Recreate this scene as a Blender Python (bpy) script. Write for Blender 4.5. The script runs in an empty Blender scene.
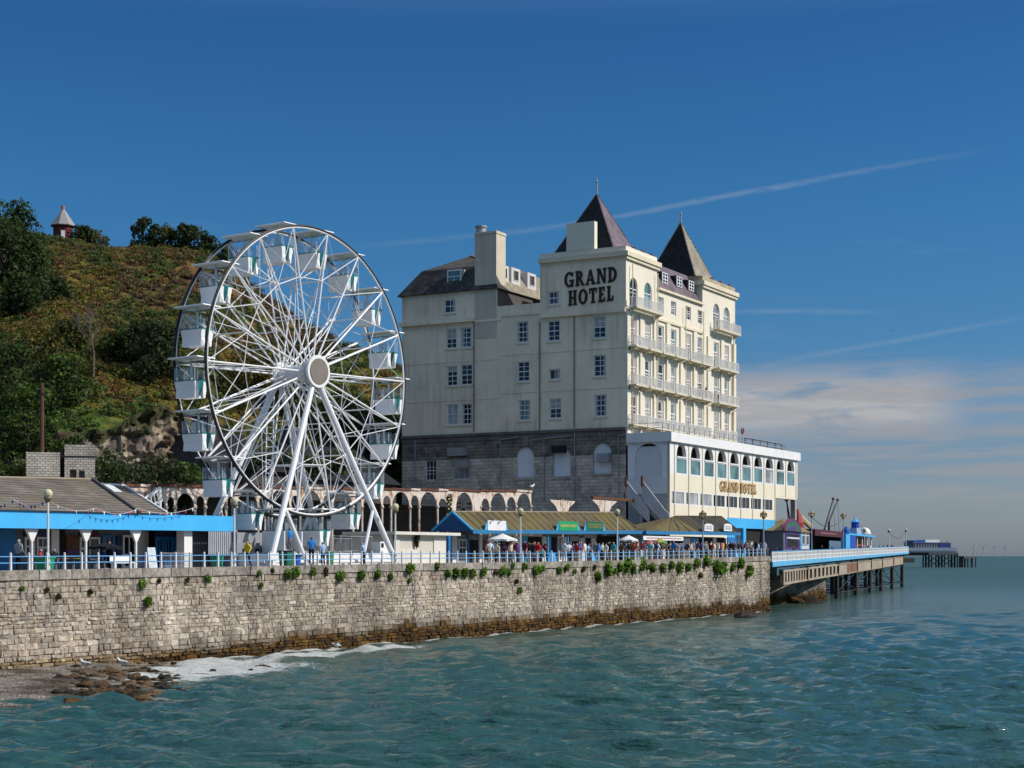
import bpy, math, random
import numpy as np
from mathutils import Vector, Matrix, noise
random.seed(7); RNG = np.random.default_rng(7)
SC = bpy.context.scene
COL = SC.collection
R = math.radians
# ------------------------------------------------------------------ camera geometry
F, CX, HY, H = 1634.0, 512.0, 556.0, 6.0
class Frame:
    """a plan frame: a runs along it, b to its left; used for every straight run of building"""
    def __init__(s, ox, oy, ang):
        s.o = (ox, oy); s.u = (math.sin(R(ang)), math.cos(R(ang))); s.v = (-s.u[1], s.u[0])
        s.rz = math.atan2(s.u[1], s.u[0])
    def W(s, a, b, z=0.0):
        return Vector((s.o[0]+a*s.u[0]+b*s.v[0], s.o[1]+a*s.u[1]+b*s.v[1], z))
    def A(s, px, b):
        r = (px-CX)/F
        return (r*(s.o[1]+b*s.v[1])-(s.o[0]+b*s.v[0]))/(s.u[0]-r*s.u[1])
    def B(s, px, a):
        r = (px-CX)/F
        return (r*(s.o[1]+a*s.u[1])-(s.o[0]+a*s.u[0]))/(s.v[0]-r*s.v[1])
    def Z(s, py, a, b):
        return H+(HY-py)*s.W(a, b).y/F
    def AZ(s, px, py, b):
        a = s.A(px, b); return a, s.Z(py, a, b)
    def BZ(s, px, py, a):
        b = s.B(px, a); return b, s.Z(py, a, b)
TOWN = Frame(-26.2, 86.0, 29.0)
def PT(px, py, Y): return Vector(((px-CX)/F*Y, Y, H+(HY-py)*Y/F))
def ground(a):           # top of the sea wall: the promenade climbs towards the pier
    return float(np.interp(a, [-60, 0, 20, 37, 58, 76, 100, 114, 200], [5.15, 5.24, 5.34, 5.44, 5.5, 5.6, 5.82, 6.0, 6.05]))
def floor(a): return ground(a)-0.14
# ------------------------------------------------------------------ things and parts
ORG = {}
def setp(o, label=None, cat=None, group=None, kind=None):
    if label: o['label'] = label
    if cat: o['category'] = cat
    if group: o['group'] = group
    if kind: o['kind'] = kind
    return o
def thing(name, label, cat, org, frame=TOWN, group=None, rz=None, loc=None):
    o = bpy.data.objects.new(name, None); COL.objects.link(o); o.empty_display_size = .3
    o.location = loc if loc is not None else frame.W(*org)
    o.rotation_euler = (0, 0, frame.rz if rz is None else rz)
    ORG[o.name] = tuple(org)
    return setp(o, label, cat, group)
class MB:
    def __init__(s): s.v = []; s.f = []; s.m = []; s.c = []; s.sm = False
    def poly(s, pts, m=0):
        n = len(s.v); s.v += [tuple(p) for p in pts]; s.f.append(tuple(range(n, n+len(pts)))); s.m.append(m); return s
    def box(s, x0, x1, y0, y1, z0, z1, m=0):
        if x0 > x1: x0, x1 = x1, x0
        if y0 > y1: y0, y1 = y1, y0
        if z0 > z1: z0, z1 = z1, z0
        n = len(s.v)
        s.v += [(x0,y0,z0),(x1,y0,z0),(x1,y1,z0),(x0,y1,z0),(x0,y0,z1),(x1,y0,z1),(x1,y1,z1),(x0,y1,z1)]
        s.f += [tuple(n+i for i in q) for q in ((0,3,2,1),(4,5,6,7),(0,1,5,4),(1,2,6,5),(2,3,7,6),(3,0,4,7))]
        s.m += [m]*6; return s
    def hexa(s, p, m=0):  # 8 points, bottom ring then top ring
        n = len(s.v); s.v += [tuple(q) for q in p]
        s.f += [tuple(n+i for i in q) for q in ((0,3,2,1),(4,5,6,7),(0,1,5,4),(1,2,6,5),(2,3,7,6),(3,0,4,7))]
        s.m += [m]*6; return s
    def tube(s, p, q, r, n=6, r2=None, m=0, cap=True):
        p, q = Vector(p), Vector(q); d = q-p
        if d.length < 1e-6: return s
        d.normalize(); h = Vector((0,0,1)) if abs(d.z) < .9 else Vector((1,0,0))
        x = d.cross(h).normalized(); y = d.cross(x); r2 = r if r2 is None else r2
        k = len(s.v)
        for c, rr in ((p, r), (q, r2)):
            for i in range(n):
                t = 2*math.pi*i/n; s.v.append(tuple(c+x*(rr*math.cos(t))+y*(rr*math.sin(t))))
        for i in range(n):
            j = (i+1) % n; s.f.append((k+i, k+j, k+n+j, k+n+i)); s.m.append(m)
        if cap:
            s.f.append(tuple(k+i for i in reversed(range(n)))); s.f.append(tuple(k+n+i for i in range(n))); s.m += [m, m]
        return s
    def path(s, pts, r, n=5, m=0):
        for p, q in zip(pts, pts[1:]): s.tube(p, q, r, n, m=m)
        return s
    def lathe(s, c, prof, n=12, m=0):
        k = len(s.v)
        for (r, z) in prof:
            for i in range(n):
                t = 2*math.pi*(i+.5)/n; s.v.append((c[0]+r*math.cos(t), c[1]+r*math.sin(t), c[2]+z))
        for a in range(len(prof)-1):
            for i in range(n):
                j = (i+1) % n; s.f.append((k+a*n+i, k+a*n+j, k+(a+1)*n+j, k+(a+1)*n+i)); s.m.append(m)
        s.f.append(tuple(k+i for i in reversed(range(n)))); s.m.append(m)
        s.f.append(tuple(k+(len(prof)-1)*n+i for i in range(n))); s.m.append(m)
        return s
    def ball(s, c, r, seg=10, rings=6, m=0):
        rx, ry, rz_ = (r, r, r) if not isinstance(r, (tuple, list)) else r
        k = len(s.v)
        for a in range(rings+1):
            p = math.pi*a/rings
            for i in range(seg):
                t = 2*math.pi*i/seg
                s.v.append((c[0]+rx*math.sin(p)*math.cos(t), c[1]+ry*math.sin(p)*math.sin(t), c[2]-rz_*math.cos(p)))
        for a in range(rings):
            for i in range(seg):
                j = (i+1) % seg; s.f.append((k+a*seg+i, k+a*seg+j, k+(a+1)*seg+j, k+(a+1)*seg+i)); s.m.append(m)
        return s
    def prism(s, pts, off, m=0):  # flat polygon extruded by the vector off
        off = Vector(off); a = [Vector(p) for p in pts]; b = [p+off for p in a]; n = len(a)
        s.poly(list(reversed(a)), m); s.poly(b, m)
        for i in range(n): s.poly([a[i], a[(i+1) % n], b[(i+1) % n], b[i]], m)
        return s
    def build(s, name, mats, parent=None, org=None, frame=TOWN, smooth=False, label=None, rz=None, loc=None, weld=False):
        if not isinstance(mats, (list, tuple)): mats = [mats]
        if org is None: org = ORG[parent.name] if parent is not None else (0, 0, 0)
        V = np.array(s.v, dtype=float).reshape(-1, 3)-np.array(org, dtype=float)
        me = bpy.data.meshes.new(name); me.from_pydata(V.tolist(), [], s.f)
        for m in mats: me.materials.append(m)
        if len(mats) > 1: me.polygons.foreach_set('material_index', s.m)
        if s.c:
            at = me.color_attributes.new('Col', 'FLOAT_COLOR', 'POINT')
            c = np.ones((len(s.v), 4)); c[:, :3] = np.array(s.c); at.data.foreach_set('color', c.ravel())
        if smooth or s.sm: me.polygons.foreach_set('use_smooth', [True]*len(me.polygons))
        me.validate(); me.update()
        o = bpy.data.objects.new(name, me); COL.objects.link(o)
        if parent is not None: o.parent = parent
        else:
            o.location = loc if loc is not None else frame.W(*org); o.rotation_euler = (0, 0, frame.rz if rz is None else rz)
        ORG[o.name] = tuple(org)
        if label: o['label'] = label
        return o
def dup(o, loc=None, rz=None, label=None, group=None, parent=None):
    kids = KIDS.get(o.name)
    if kids is None: kids = KIDS[o.name] = [c for c in COL.objects if c.parent == o]
    c = o.copy(); COL.objects.link(c)
    if parent is not None: c.parent = parent
    if loc is not None: c.location = loc
    if rz is not None: c.rotation_euler = (0, 0, rz)
    if label: c['label'] = label
    if group: c['group'] = group
    if o.name in ORG: ORG[c.name] = ORG[o.name]
    for k in kids: dup(k, parent=c)
    return c
KIDS = {}
def quads_obj(name, V, C, mats, parent=None, loc=(0,0,0), rz=0.0):
    """V (n,4,3) quads, C (n,3) colour per quad"""
    n = len(V); me = bpy.data.meshes.new(name)
    me.vertices.add(n*4); me.vertices.foreach_set('co', V.reshape(-1).astype(np.float32))
    me.loops.add(n*4); me.loops.foreach_set('vertex_index', np.arange(n*4, dtype=np.int32))
    me.polygons.add(n); me.polygons.foreach_set('loop_start', np.arange(0, n*4, 4, dtype=np.int32))
    at = me.color_attributes.new('Col', 'FLOAT_COLOR', 'POINT')
    c = np.ones((n*4, 4), dtype=np.float32); c[:, :3] = np.repeat(C, 4, axis=0); at.data.foreach_set('color', c.ravel())
    me.materials.append(mats); me.update(calc_edges=True); me.validate()
    o = bpy.data.objects.new(name, me); COL.objects.link(o)
    o.location = loc; o.rotation_euler = (0, 0, rz)
    if parent is not None: o.parent = parent
    return o
# ------------------------------------------------------------------ materials
def nt(name):
    m = bpy.data.materials.new(name); m.use_nodes = True; t = m.node_tree; t.nodes.clear()
    out = t.nodes.new('ShaderNodeOutputMaterial'); p = t.nodes.new('ShaderNodeBsdfPrincipled')
    t.links.new(p.outputs[0], out.inputs[0]); return m, t, p
def N(t, typ, **kw):
    n = t.nodes.new(typ)
    for k, v in kw.items():
        if k.startswith('i_'):
            key = k[2:]; key = int(key) if key.isdigit() else key.replace('_', ' ')
            n.inputs[key].default_value = v
        else: setattr(n, k, v)
    return n
def pos(t, scale=(1, 1, 1), rot=0.0, obj=False):
    mp = N(t, 'ShaderNodeMapping'); mp.inputs['Scale'].default_value = scale; mp.inputs['Rotation'].default_value = (0, 0, rot)
    if obj: g = N(t, 'ShaderNodeTexCoord'); t.links.new(g.outputs['Object'], mp.inputs['Vector'])
    else: g = N(t, 'ShaderNodeNewGeometry'); t.links.new(g.outputs['Position'], mp.inputs['Vector'])
    return mp.outputs[0]
def noise_(t, vec, scale, detail=4, rough=.55, dist=0.0):
    n = N(t, 'ShaderNodeTexNoise'); n.inputs['Scale'].default_value = scale; n.inputs['Detail'].default_value = detail
    n.inputs['Roughness'].default_value = rough; n.inputs['Distortion'].default_value = dist
    t.links.new(vec, n.inputs['Vector']); return n.outputs[0]
def ramp(t, fac, stops, interp='LINEAR'):
    r = N(t, 'ShaderNodeValToRGB'); e = r.color_ramp.elements; r.color_ramp.interpolation = interp
    while len(e) < len(stops): e.new(.5)
    for x, (p, c) in zip(e, stops): x.position = p; x.color = (*c, 1) if len(c) == 3 else c
    t.links.new(fac, r.inputs[0]); return r.outputs[0]
def mix(t, fac, a, b, mode='MIX'):
    n = N(t, 'ShaderNodeMix', data_type='RGBA', blend_type=mode)
    for s, x in ((n.inputs[0], fac), (n.inputs[6], a), (n.inputs[7], b)):
        if hasattr(x, 'default_value') or hasattr(x, 'links'): t.links.new(x, s)
        elif isinstance(x, (tuple, list)): s.default_value = (*x, 1) if len(x) == 3 else x
        else: s.default_value = x
    return n.outputs[2]
def mth(t, op, a, b=None, c=None, clamp=False):
    n = N(t, 'ShaderNodeMath', operation=op, use_clamp=clamp)
    for i, x in enumerate((a, b, c)):
        if x is None: continue
        if isinstance(x, (int, float)): n.inputs[i].default_value = x
        else: t.links.new(x, n.inputs[i])
    return n.outputs[0]
def smooth(t, x, lo, hi):
    n = N(t, 'ShaderNodeMapRange', interpolation_type='SMOOTHSTEP'); n.inputs['From Min'].default_value = lo; n.inputs['From Max'].default_value = hi
    t.links.new(x, n.inputs['Value']); return n.outputs[0]
def bump(t, p, h, strength=.3, dist=.05):
    b = N(t, 'ShaderNodeBump'); b.inputs['Strength'].default_value = strength; b.inputs['Distance'].default_value = dist
    t.links.new(h, b.inputs['Height']); t.links.new(b.outputs[0], p.inputs['Normal'])
MC = {}
def M(name, col, rough=.6, var=.18, scale=.8, spec=.35, metal=0.0, bmp=0.0, streak=0.0, streakcol=(.12, .1, .08)):
    if name in MC: return MC[name]
    m, t, p = nt(name); v = pos(t)
    n1 = noise_(t, v, scale, 5); n2 = noise_(t, v, scale*7, 3)
    f = mth(t, 'ADD', mth(t, 'MULTIPLY', n1, .7), mth(t, 'MULTIPLY', n2, .3))
    lo = tuple(max(0, c*(1-var*1.6)) for c in col); hi = tuple(min(1, c*(1+var)) for c in col)
    c = ramp(t, f, [(.3, lo), (.7, hi)])
    if streak:
        vs = pos(t, (1.6, 1.6, .12)); ns = noise_(t, vs, 1.0, 6, .65)
        nb = noise_(t, pos(t), .17, 3)
        k = mth(t, 'MULTIPLY', smooth(t, mth(t, 'ADD', mth(t, 'MULTIPLY', ns, .6), mth(t, 'MULTIPLY', nb, .5)), .5, .78), streak)
        c = mix(t, k, c, streakcol)
    t.links.new(c, p.inputs['Base Color']); p.inputs['Roughness'].default_value = rough
    p.inputs['Specular IOR Level'].default_value = spec; p.inputs['Metallic'].default_value = metal
    if bmp: bump(t, p, f, bmp, .05)
    MC[name] = m; return m
def leafmat(name, trans=.36):
    m, t, p = nt(name); a = N(t, 'ShaderNodeAttribute', attribute_name='Col')
    n = noise_(t, pos(t), 1.3, 3); c = mix(t, .45, a.outputs[0], ramp(t, n, [(.3, (.35, .35, .35)), (.7, (1.5, 1.5, 1.4))]), 'MULTIPLY')
    t.links.new(c, p.inputs['Base Color']); p.inputs['Roughness'].default_value = .75; p.inputs['Specular IOR Level'].default_value = .2
    tr = N(t, 'ShaderNodeBsdfTranslucent'); t.links.new(c, tr.inputs[0])
    mx = N(t, 'ShaderNodeMixShader'); mx.inputs[0].default_value = trans
    out = [n for n in t.nodes if n.type == 'OUTPUT_MATERIAL'][0]
    t.links.new(p.outputs[0], mx.inputs[1]); t.links.new(tr.outputs[0], mx.inputs[2]); t.links.new(mx.outputs[0], out.inputs[0])
    return m
def attrmat(name, rough=.85, spec=.2, bscale=3.0, bstr=.5, bdist=.06, grain=.35, big=.0):
    m, t, p = nt(name); a = N(t, 'ShaderNodeAttribute', attribute_name='Col'); v = pos(t)
    n1 = noise_(t, v, bscale, 6, .65); n2 = noise_(t, v, bscale*5, 4, .6)
    f = mth(t, 'ADD', mth(t, 'MULTIPLY', n1, .6), mth(t, 'MULTIPLY', n2, .4))
    c = mix(t, 1.0, a.outputs[0], ramp(t, f, [(.3, (1-grain*1.3,)*3), (.7, (1+grain,)*3)]), 'MULTIPLY')
    nb = noise_(t, pos(t, (.5, .5, .16)), 1.0, 6, .7); c = mix(t, big, c, ramp(t, nb, [(.32, (.42, .41, .40)), (.5, (.95, .94, .92)), (.7, (1.25, 1.24, 1.22))]), 'MULTIPLY')
    t.links.new(c, p.inputs['Base Color']); p.inputs['Roughness'].default_value = rough; p.inputs['Specular IOR Level'].default_value = spec
    bump(t, p, f, bstr, bdist); return m
def roofmat(name, c1, c2, rows=4.0, moss=None, rz=TOWN.rz, mort=.02, rough=.7, w=.5, h=.25):
    m, t, p = nt(name); v = pos(t, rot=-rz)
    sp = N(t, 'ShaderNodeSeparateXYZ'); t.links.new(v, sp.inputs[0])
    cb = N(t, 'ShaderNodeCombineXYZ'); t.links.new(mth(t, 'ADD', sp.outputs[0], mth(t, 'MULTIPLY', sp.outputs[1], 1.0)), cb.inputs[0]); t.links.new(sp.outputs[2], cb.inputs[1])
    b = N(t, 'ShaderNodeTexBrick'); b.inputs['Scale'].default_value = 1.0; b.inputs['Brick Width'].default_value = w; b.inputs['Row Height'].default_value = h
    b.inputs['Mortar Size'].default_value = mort; b.inputs['Color1'].default_value = (*c1, 1); b.inputs['Color2'].default_value = (*c2, 1); b.inputs['Mortar'].default_value = (*[x*.35 for x in c1], 1); b.inputs['Bias'].default_value = 0
    t.links.new(cb.outputs[0], b.inputs['Vector'])
    n = noise_(t, pos(t), .5, 6, .65)
    c = mix(t, .6, b.outputs[0], ramp(t, n, [(.3, (.45, .45, .45)), (.7, (1.45, 1.42, 1.38))]), 'MULTIPLY')
    if moss: c = mix(t, smooth(t, noise_(t, pos(t), .8, 5, .6), .48, .72), c, moss)
    t.links.new(c, p.inputs['Base Color']); p.inputs['Roughness'].default_value = rough; p.inputs['Specular IOR Level'].default_value = .12
    bump(t, p, mth(t, 'ADD', b.outputs[1], mth(t, 'MULTIPLY', n, .6)), .4, .04); MC[name] = m; return m
def glassmat(name, col, rough=.06):
    m, t, p = nt(name); n = noise_(t, pos(t), .45, 3)
    c = ramp(t, n, [(.35, tuple(x*.5 for x in col)), (.7, tuple(min(1, x*1.6) for x in col))])
    t.links.new(c, p.inputs['Base Color']); p.inputs['Roughness'].default_value = rough; p.inputs['Specular IOR Level'].default_value = .35
    bump(t, p, noise_(t, pos(t), .7, 2), .04, .1); MC[name] = m; return m
white = M('white_paint', (.78, .78, .76), .45, .05, .7, streak=.18, streakcol=(.4, .36, .3))
whitesteel = M('white_steel', (.8, .8, .8), .35, .04, .6, spec=.5)
black = M('black_paint', (.012, .012, .014), .45, .2, 1)
blue = M('mid_blue_paint', (.012, .17, .42), .5, .15, .8)
skyblue = M('sky_blue_paint', (.055, .42, .8), .45, .06, .5, streak=.12, streakcol=(.2, .45, .6))
railblue = M('rail_blue_paint', (.10, .33, .62), .4, .1, .8)
cream = M('cream_render', (.74, .69, .56), .75, .05, .25, streak=.2, streakcol=(.42, .34, .22))
creamd = M('shade_side_cream', (.88, .77, .58), .8, .10, .2, streak=.55, streakcol=(.34, .27, .19), bmp=.1)  # separate cream for the shaded side, brightened in colour to lift it
creamtrim = M('cream_trim', (.7, .63, .46), .7, .08, .4, streak=.35, streakcol=(.35, .27, .16))
winwhite = M('window_white', (.75, .76, .76), .45, .05, .8)
gdark = glassmat('dark_glass', (.02, .025, .032)); gblue = glassmat('blue_glass', (.02, .045, .09)); gcurt = glassmat('curtained_glass', (.30, .32, .33), .15); gteal = glassmat('teal_glass', (.10, .2, .21), .1)
concrete = M('concrete', (.36, .34, .31), .85, .15, .5, bmp=.2)
darkint = M('dark_interior', (.012, .012, .014), .9, .2, 1)  # near-black stand-in for the shade inside openings
rust = M('rusty_iron', (.13, .05, .025), .85, .35, 1.2, bmp=.2)
darkiron = M('dark_iron', (.035, .028, .024), .7, .3, .9, bmp=.2)
teal = M('teal_paint', (.02, .24, .24), .45, .1, .8)
lampcream = M('lamp_globe', (.62, .55, .36), .3, .06, .8)
lampgold = M('lamp_cap', (.30, .22, .08), .5, .15, .8)
greym = M('grey_metal', (.34, .35, .36), .5, .12, .8, metal=.3)
LEAF = leafmat('leaf_foliage')
# ------------------------------------------------------------------ foliage
def leafcloud(cs, rs, n, size, cols, flat=.0, shell=.45, seed=0):
    """leaf quads spread through ellipsoids; returns quads and colours"""
    g = np.random.default_rng(seed); Vs, Cs = [], []
    for (c, r, col) in zip(cs, rs, cols):
        r = np.array(r if hasattr(r, '__len__') else (r, r, r)); k = max(3, int(n))
        d = g.normal(size=(k, 3)); d /= np.linalg.norm(d, axis=1, keepdims=True)
        rad = shell+(1-shell)*g.random(k)**.6
        p = np.array(c)+d*r*rad[:, None]
        nrm = d*.7+g.normal(size=(k, 3))*.6+np.array([0, 0, .35]); nrm /= np.linalg.norm(nrm, axis=1, keepdims=True)
        t = np.cross(nrm, g.normal(size=(k, 3))); t /= np.linalg.norm(t, axis=1, keepdims=True)+1e-9
        bt = np.cross(nrm, t); s = size*(.55+.9*g.random(k))[:, None]
        q = np.stack([p-t*s*.5, p+bt*s*.36, p+t*s*.5, p-bt*s*.36], axis=1)
        Vs.append(q); lum = (.62+.55*g.random(k)+.28*d[:, 2])[:, None]
        Cs.append(np.clip(np.array(col)*lum*(1+.12*g.normal(size=(k, 3))), .003, .6))
    return np.concatenate(Vs), np.concatenate(Cs)
BARK = M('bark', (.07, .055, .04), .9, .3, 2, bmp=.3)
DG, MG, LG, OL, YE, BR = (.042, .066, .022), (.044, .076, .018), (.072, .12, .022), (.10, .098, .024), (.155, .115, .022), (.13, .078, .036)
def tree(loc, h, w, label, cols=(DG, MG), n=70, lobes=26, size=.5, group=None, name='tree', cat='tree', trunk=.35, seed=0, squash=.75):
    g = random.Random(seed); root = thing(name, label, cat, (0, 0, 0), group=group, rz=0.0, loc=loc)
    t = MB(); top = h*.8; t.tube((0, 0, -.5), (0, 0, top*.55), h*.03+.05, 7, h*.02+.03)
    cs, rs, cl = [], [], []
    for i in range(lobes):
        th = g.random()*6.283; ph = g.random(); zz = trunk*h+(1-trunk)*h*ph
        rad = w*.5*(1-abs(ph-.38)*1.15)*math.sqrt(g.random()); rad = max(rad, .03*w)
        c = (rad*math.cos(th), rad*math.sin(th), zz); r = w*(.13+.12*g.random())
        cs.append(c); rs.append((r, r, r*squash)); cl.append(cols[0] if g.random() < .5 else (cols[1] if g.random() < .75 else cols[-1]))
        if i % 3 == 0: t.tube((0, 0, top*(.2+.35*g.random())), c, h*.012+.02, 5, .02)
    t.build('trunk', BARK, root)
    V, C = leafcloud(cs, rs, n, size, cl, seed=seed); quads_obj('crown', V, C, LEAF, root); return root
def shrub(loc, r, label, cols=(MG, LG), n=60, lobes=7, size=.35, group=None, name='shrub', cat='shrub', seed=0, hz=.8):
    g = random.Random(seed); cs, rs, cl = [], [], []
    for i in range(lobes):
        th = g.random()*6.283; d = r*.62*math.sqrt(g.random())
        cs.append((d*math.cos(th), d*math.sin(th), r*hz*(.25+.55*g.random()))); q = r*(.32+.25*g.random()); rs.append((q, q, q*.85)); cl.append(g.choice(cols))
    V, C = leafcloud(cs, rs, n, size, cl, seed=seed); o = quads_obj(name, V, C, LEAF, None, loc); return setp(o, label, cat, group)
# ------------------------------------------------------------------ walls with openings, and windows
def facade(mb, f, s0, s1, z0, z1, holes, depth, m=0, mr=None, rev=True):
    """wall face in the plane d=0 of f(s,d,z) with real openings; each hole is (s0,s1,z0,z1,arched)"""
    mr = m if mr is None else mr
    Sx = sorted({round(x, 4) for x in [s0, s1]+[h[i] for h in holes for i in (0, 1)] if s0-1e-6 <= x <= s1+1e-6})
    Zx = sorted({round(x, 4) for x in [z0, z1]+[h[i] for h in holes for i in (2, 3)] if z0-1e-6 <= x <= z1+1e-6})
    for a, b in zip(Sx, Sx[1:]):
        for c, d in zip(Zx, Zx[1:]):
            x, y = (a+b)/2, (c+d)/2
            if any(h[0] < x < h[1] and h[2] < y < h[3] for h in holes): continue
            mb.poly([f(a, 0, c), f(b, 0, c), f(b, 0, d), f(a, 0, d)], m)
    for h in (holes if rev else []):
        a, b, c, d = h[:4]; arch = len(h) > 4 and h[4]; r = (b-a)/2; zs = d-r if arch else d; cx = (a+b)/2
        mb.poly([f(a, 0, c), f(a, depth, c), f(a, depth, zs), f(a, 0, zs)], mr); mb.poly([f(b, 0, c), f(b, depth, c), f(b, depth, zs), f(b, 0, zs)], mr)
        mb.poly([f(a, 0, c), f(b, 0, c), f(b, depth, c), f(a, depth, c)], mr)
        if not arch: mb.poly([f(a, 0, d), f(b, 0, d), f(b, depth, d), f(a, depth, d)], mr)
        else:
            P = [(cx-r*math.cos(math.pi*i/12), zs+r*math.sin(math.pi*i/12)) for i in range(13)]
            for i in range(12):
                p, q = P[i], P[i+1]; mb.poly([f(p[0], 0, p[1]), f(q[0], 0, q[1]), f(q[0], depth, q[1]), f(p[0], depth, p[1])], mr)
                mb.poly([f(p[0], 0, p[1]), f(q[0], 0, q[1]), f(q[0], 0, d), f(p[0], 0, d)], m)
def fbox(mb, f, s0, s1, d0, d1, z0, z1, m=0):
    p, q = f(s0, d0, z0), f(s1, d1, z1); mb.box(p[0], q[0], p[1], q[1], p[2], q[2], m)
def window(parent, f, s0, s1, z0, z1, d, nx=2, nz=2, low=True, arch=False, pane=None, frame=None, fw=.09, name='window', mid=.5, lab=None):
    """a timber window set back by d: frame, glazing bars and a pane as its sub-part"""
    frame = frame or winwhite; pane = pane or gdark; mb = MB(); t = .07; r = (s1-s0)/2; zt = z1-r if arch else z1
    B = lambda a, b, c, e, th=t: fbox(mb, f, a, b, d-th, d-.002, c, e)
    B(s0, s0+fw, z0, zt); B(s1-fw, s1, z0, zt); B(s0+fw, s1-fw, z0, z0+fw*1.1)
    zm = z0+(z1-z0)*mid
    if not arch: B(s0+fw, s1-fw, z1-fw, z1)
    if mid: B(s0+fw, s1-fw, zm-fw*.45, zm+fw*.45, t*1.15)
    for i in range(1, nx):
        x = s0+(s1-s0)*i/nx; B(x-fw*.3, x+fw*.3, z0+fw*1.1, (zm-fw*.45) if low else (zt-fw), t*.7)
        if low and nx > 2: pass
    for i in range(1, nz):
        z = z0+(z1-z0)*i/nz
        if abs(z-zm) > .12: B(s0+fw, s1-fw, z-fw*.25, z+fw*.25, t*.6)
    if arch:
        cx = (s0+s1)/2
        for i in range(12):
            a0, a1 = math.pi*i/12, math.pi*(i+1)/12; o = lambda a, rr, dd: f(cx-rr*math.cos(a), dd, zt+rr*math.sin(a))
            mb.poly([o(a0, r, d-t), o(a1, r, d-t), o(a1, r-fw, d-t), o(a0, r-fw, d-t)])
            mb.poly([o(a0, r-fw, d-t), o(a1, r-fw, d-t), o(a1, r-fw, d), o(a0, r-fw, d)])
    w = mb.build(name, frame, parent, label=lab)
    pb = MB()
    if arch:
        cx = (s0+s1)/2; pb.poly([f(s0, d, z0), f(s1, d, z0)]+[f(cx+r*math.cos(math.pi*i/12), d, zt+r*math.sin(math.pi*i/12)) for i in range(13)])
    else: pb.poly([f(s0, d, z0), f(s1, d, z0), f(s1, d, z1), f(s0, d, z1)])
    p = pb.build('pane', pane, w); return w
# ------------------------------------------------------------------ camera, sun, sky
cd = bpy.data.cameras.new('camera'); cam = bpy.data.objects.new('camera', cd); COL.objects.link(cam); SC.camera = cam
cam.location = (0, 0, H); cam.rotation_euler = (R(90), 0, 0); cd.sensor_width = 36; cd.lens = 36*F/1024
cd.shift_y = (HY-384)/1024; cd.clip_start = .5; cd.clip_end = 60000
SC.view_settings.view_transform = 'Standard'; SC.view_settings.look = 'None'; SC.view_settings.exposure = 0; SC.view_settings.gamma = 1
SC.render.resolution_x, SC.render.resolution_y = 1024, 768
SC.cycles.max_bounces = 6; SC.cycles.transparent_max_bounces = 6; SC.cycles.glossy_bounces = 3; SC.cycles.diffuse_bounces = 2; SC.cycles.transmission_bounces = 2
SC.cycles.caustics_reflective = False; SC.cycles.caustics_refractive = False; SC.cycles.use_denoising = True; SC.cycles.sample_clamp_indirect = 6
SUN_EL, SUN_AZ = R(38), math.atan2(.995, -.10)
sd = bpy.data.lights.new('sun', 'SUN'); sd.energy = 4.1; sd.angle = R(.5); sd.color = (1, .94, .86)
sun = bpy.data.objects.new('sun', sd); COL.objects.link(sun); sun.location = (200, -80, 200)
S = Vector((math.sin(SUN_AZ)*math.cos(SUN_EL), math.cos(SUN_AZ)*math.cos(SUN_EL), math.sin(SUN_EL)))
sun.rotation_euler = (-S).to_track_quat('-Z', 'Y').to_euler()
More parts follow.
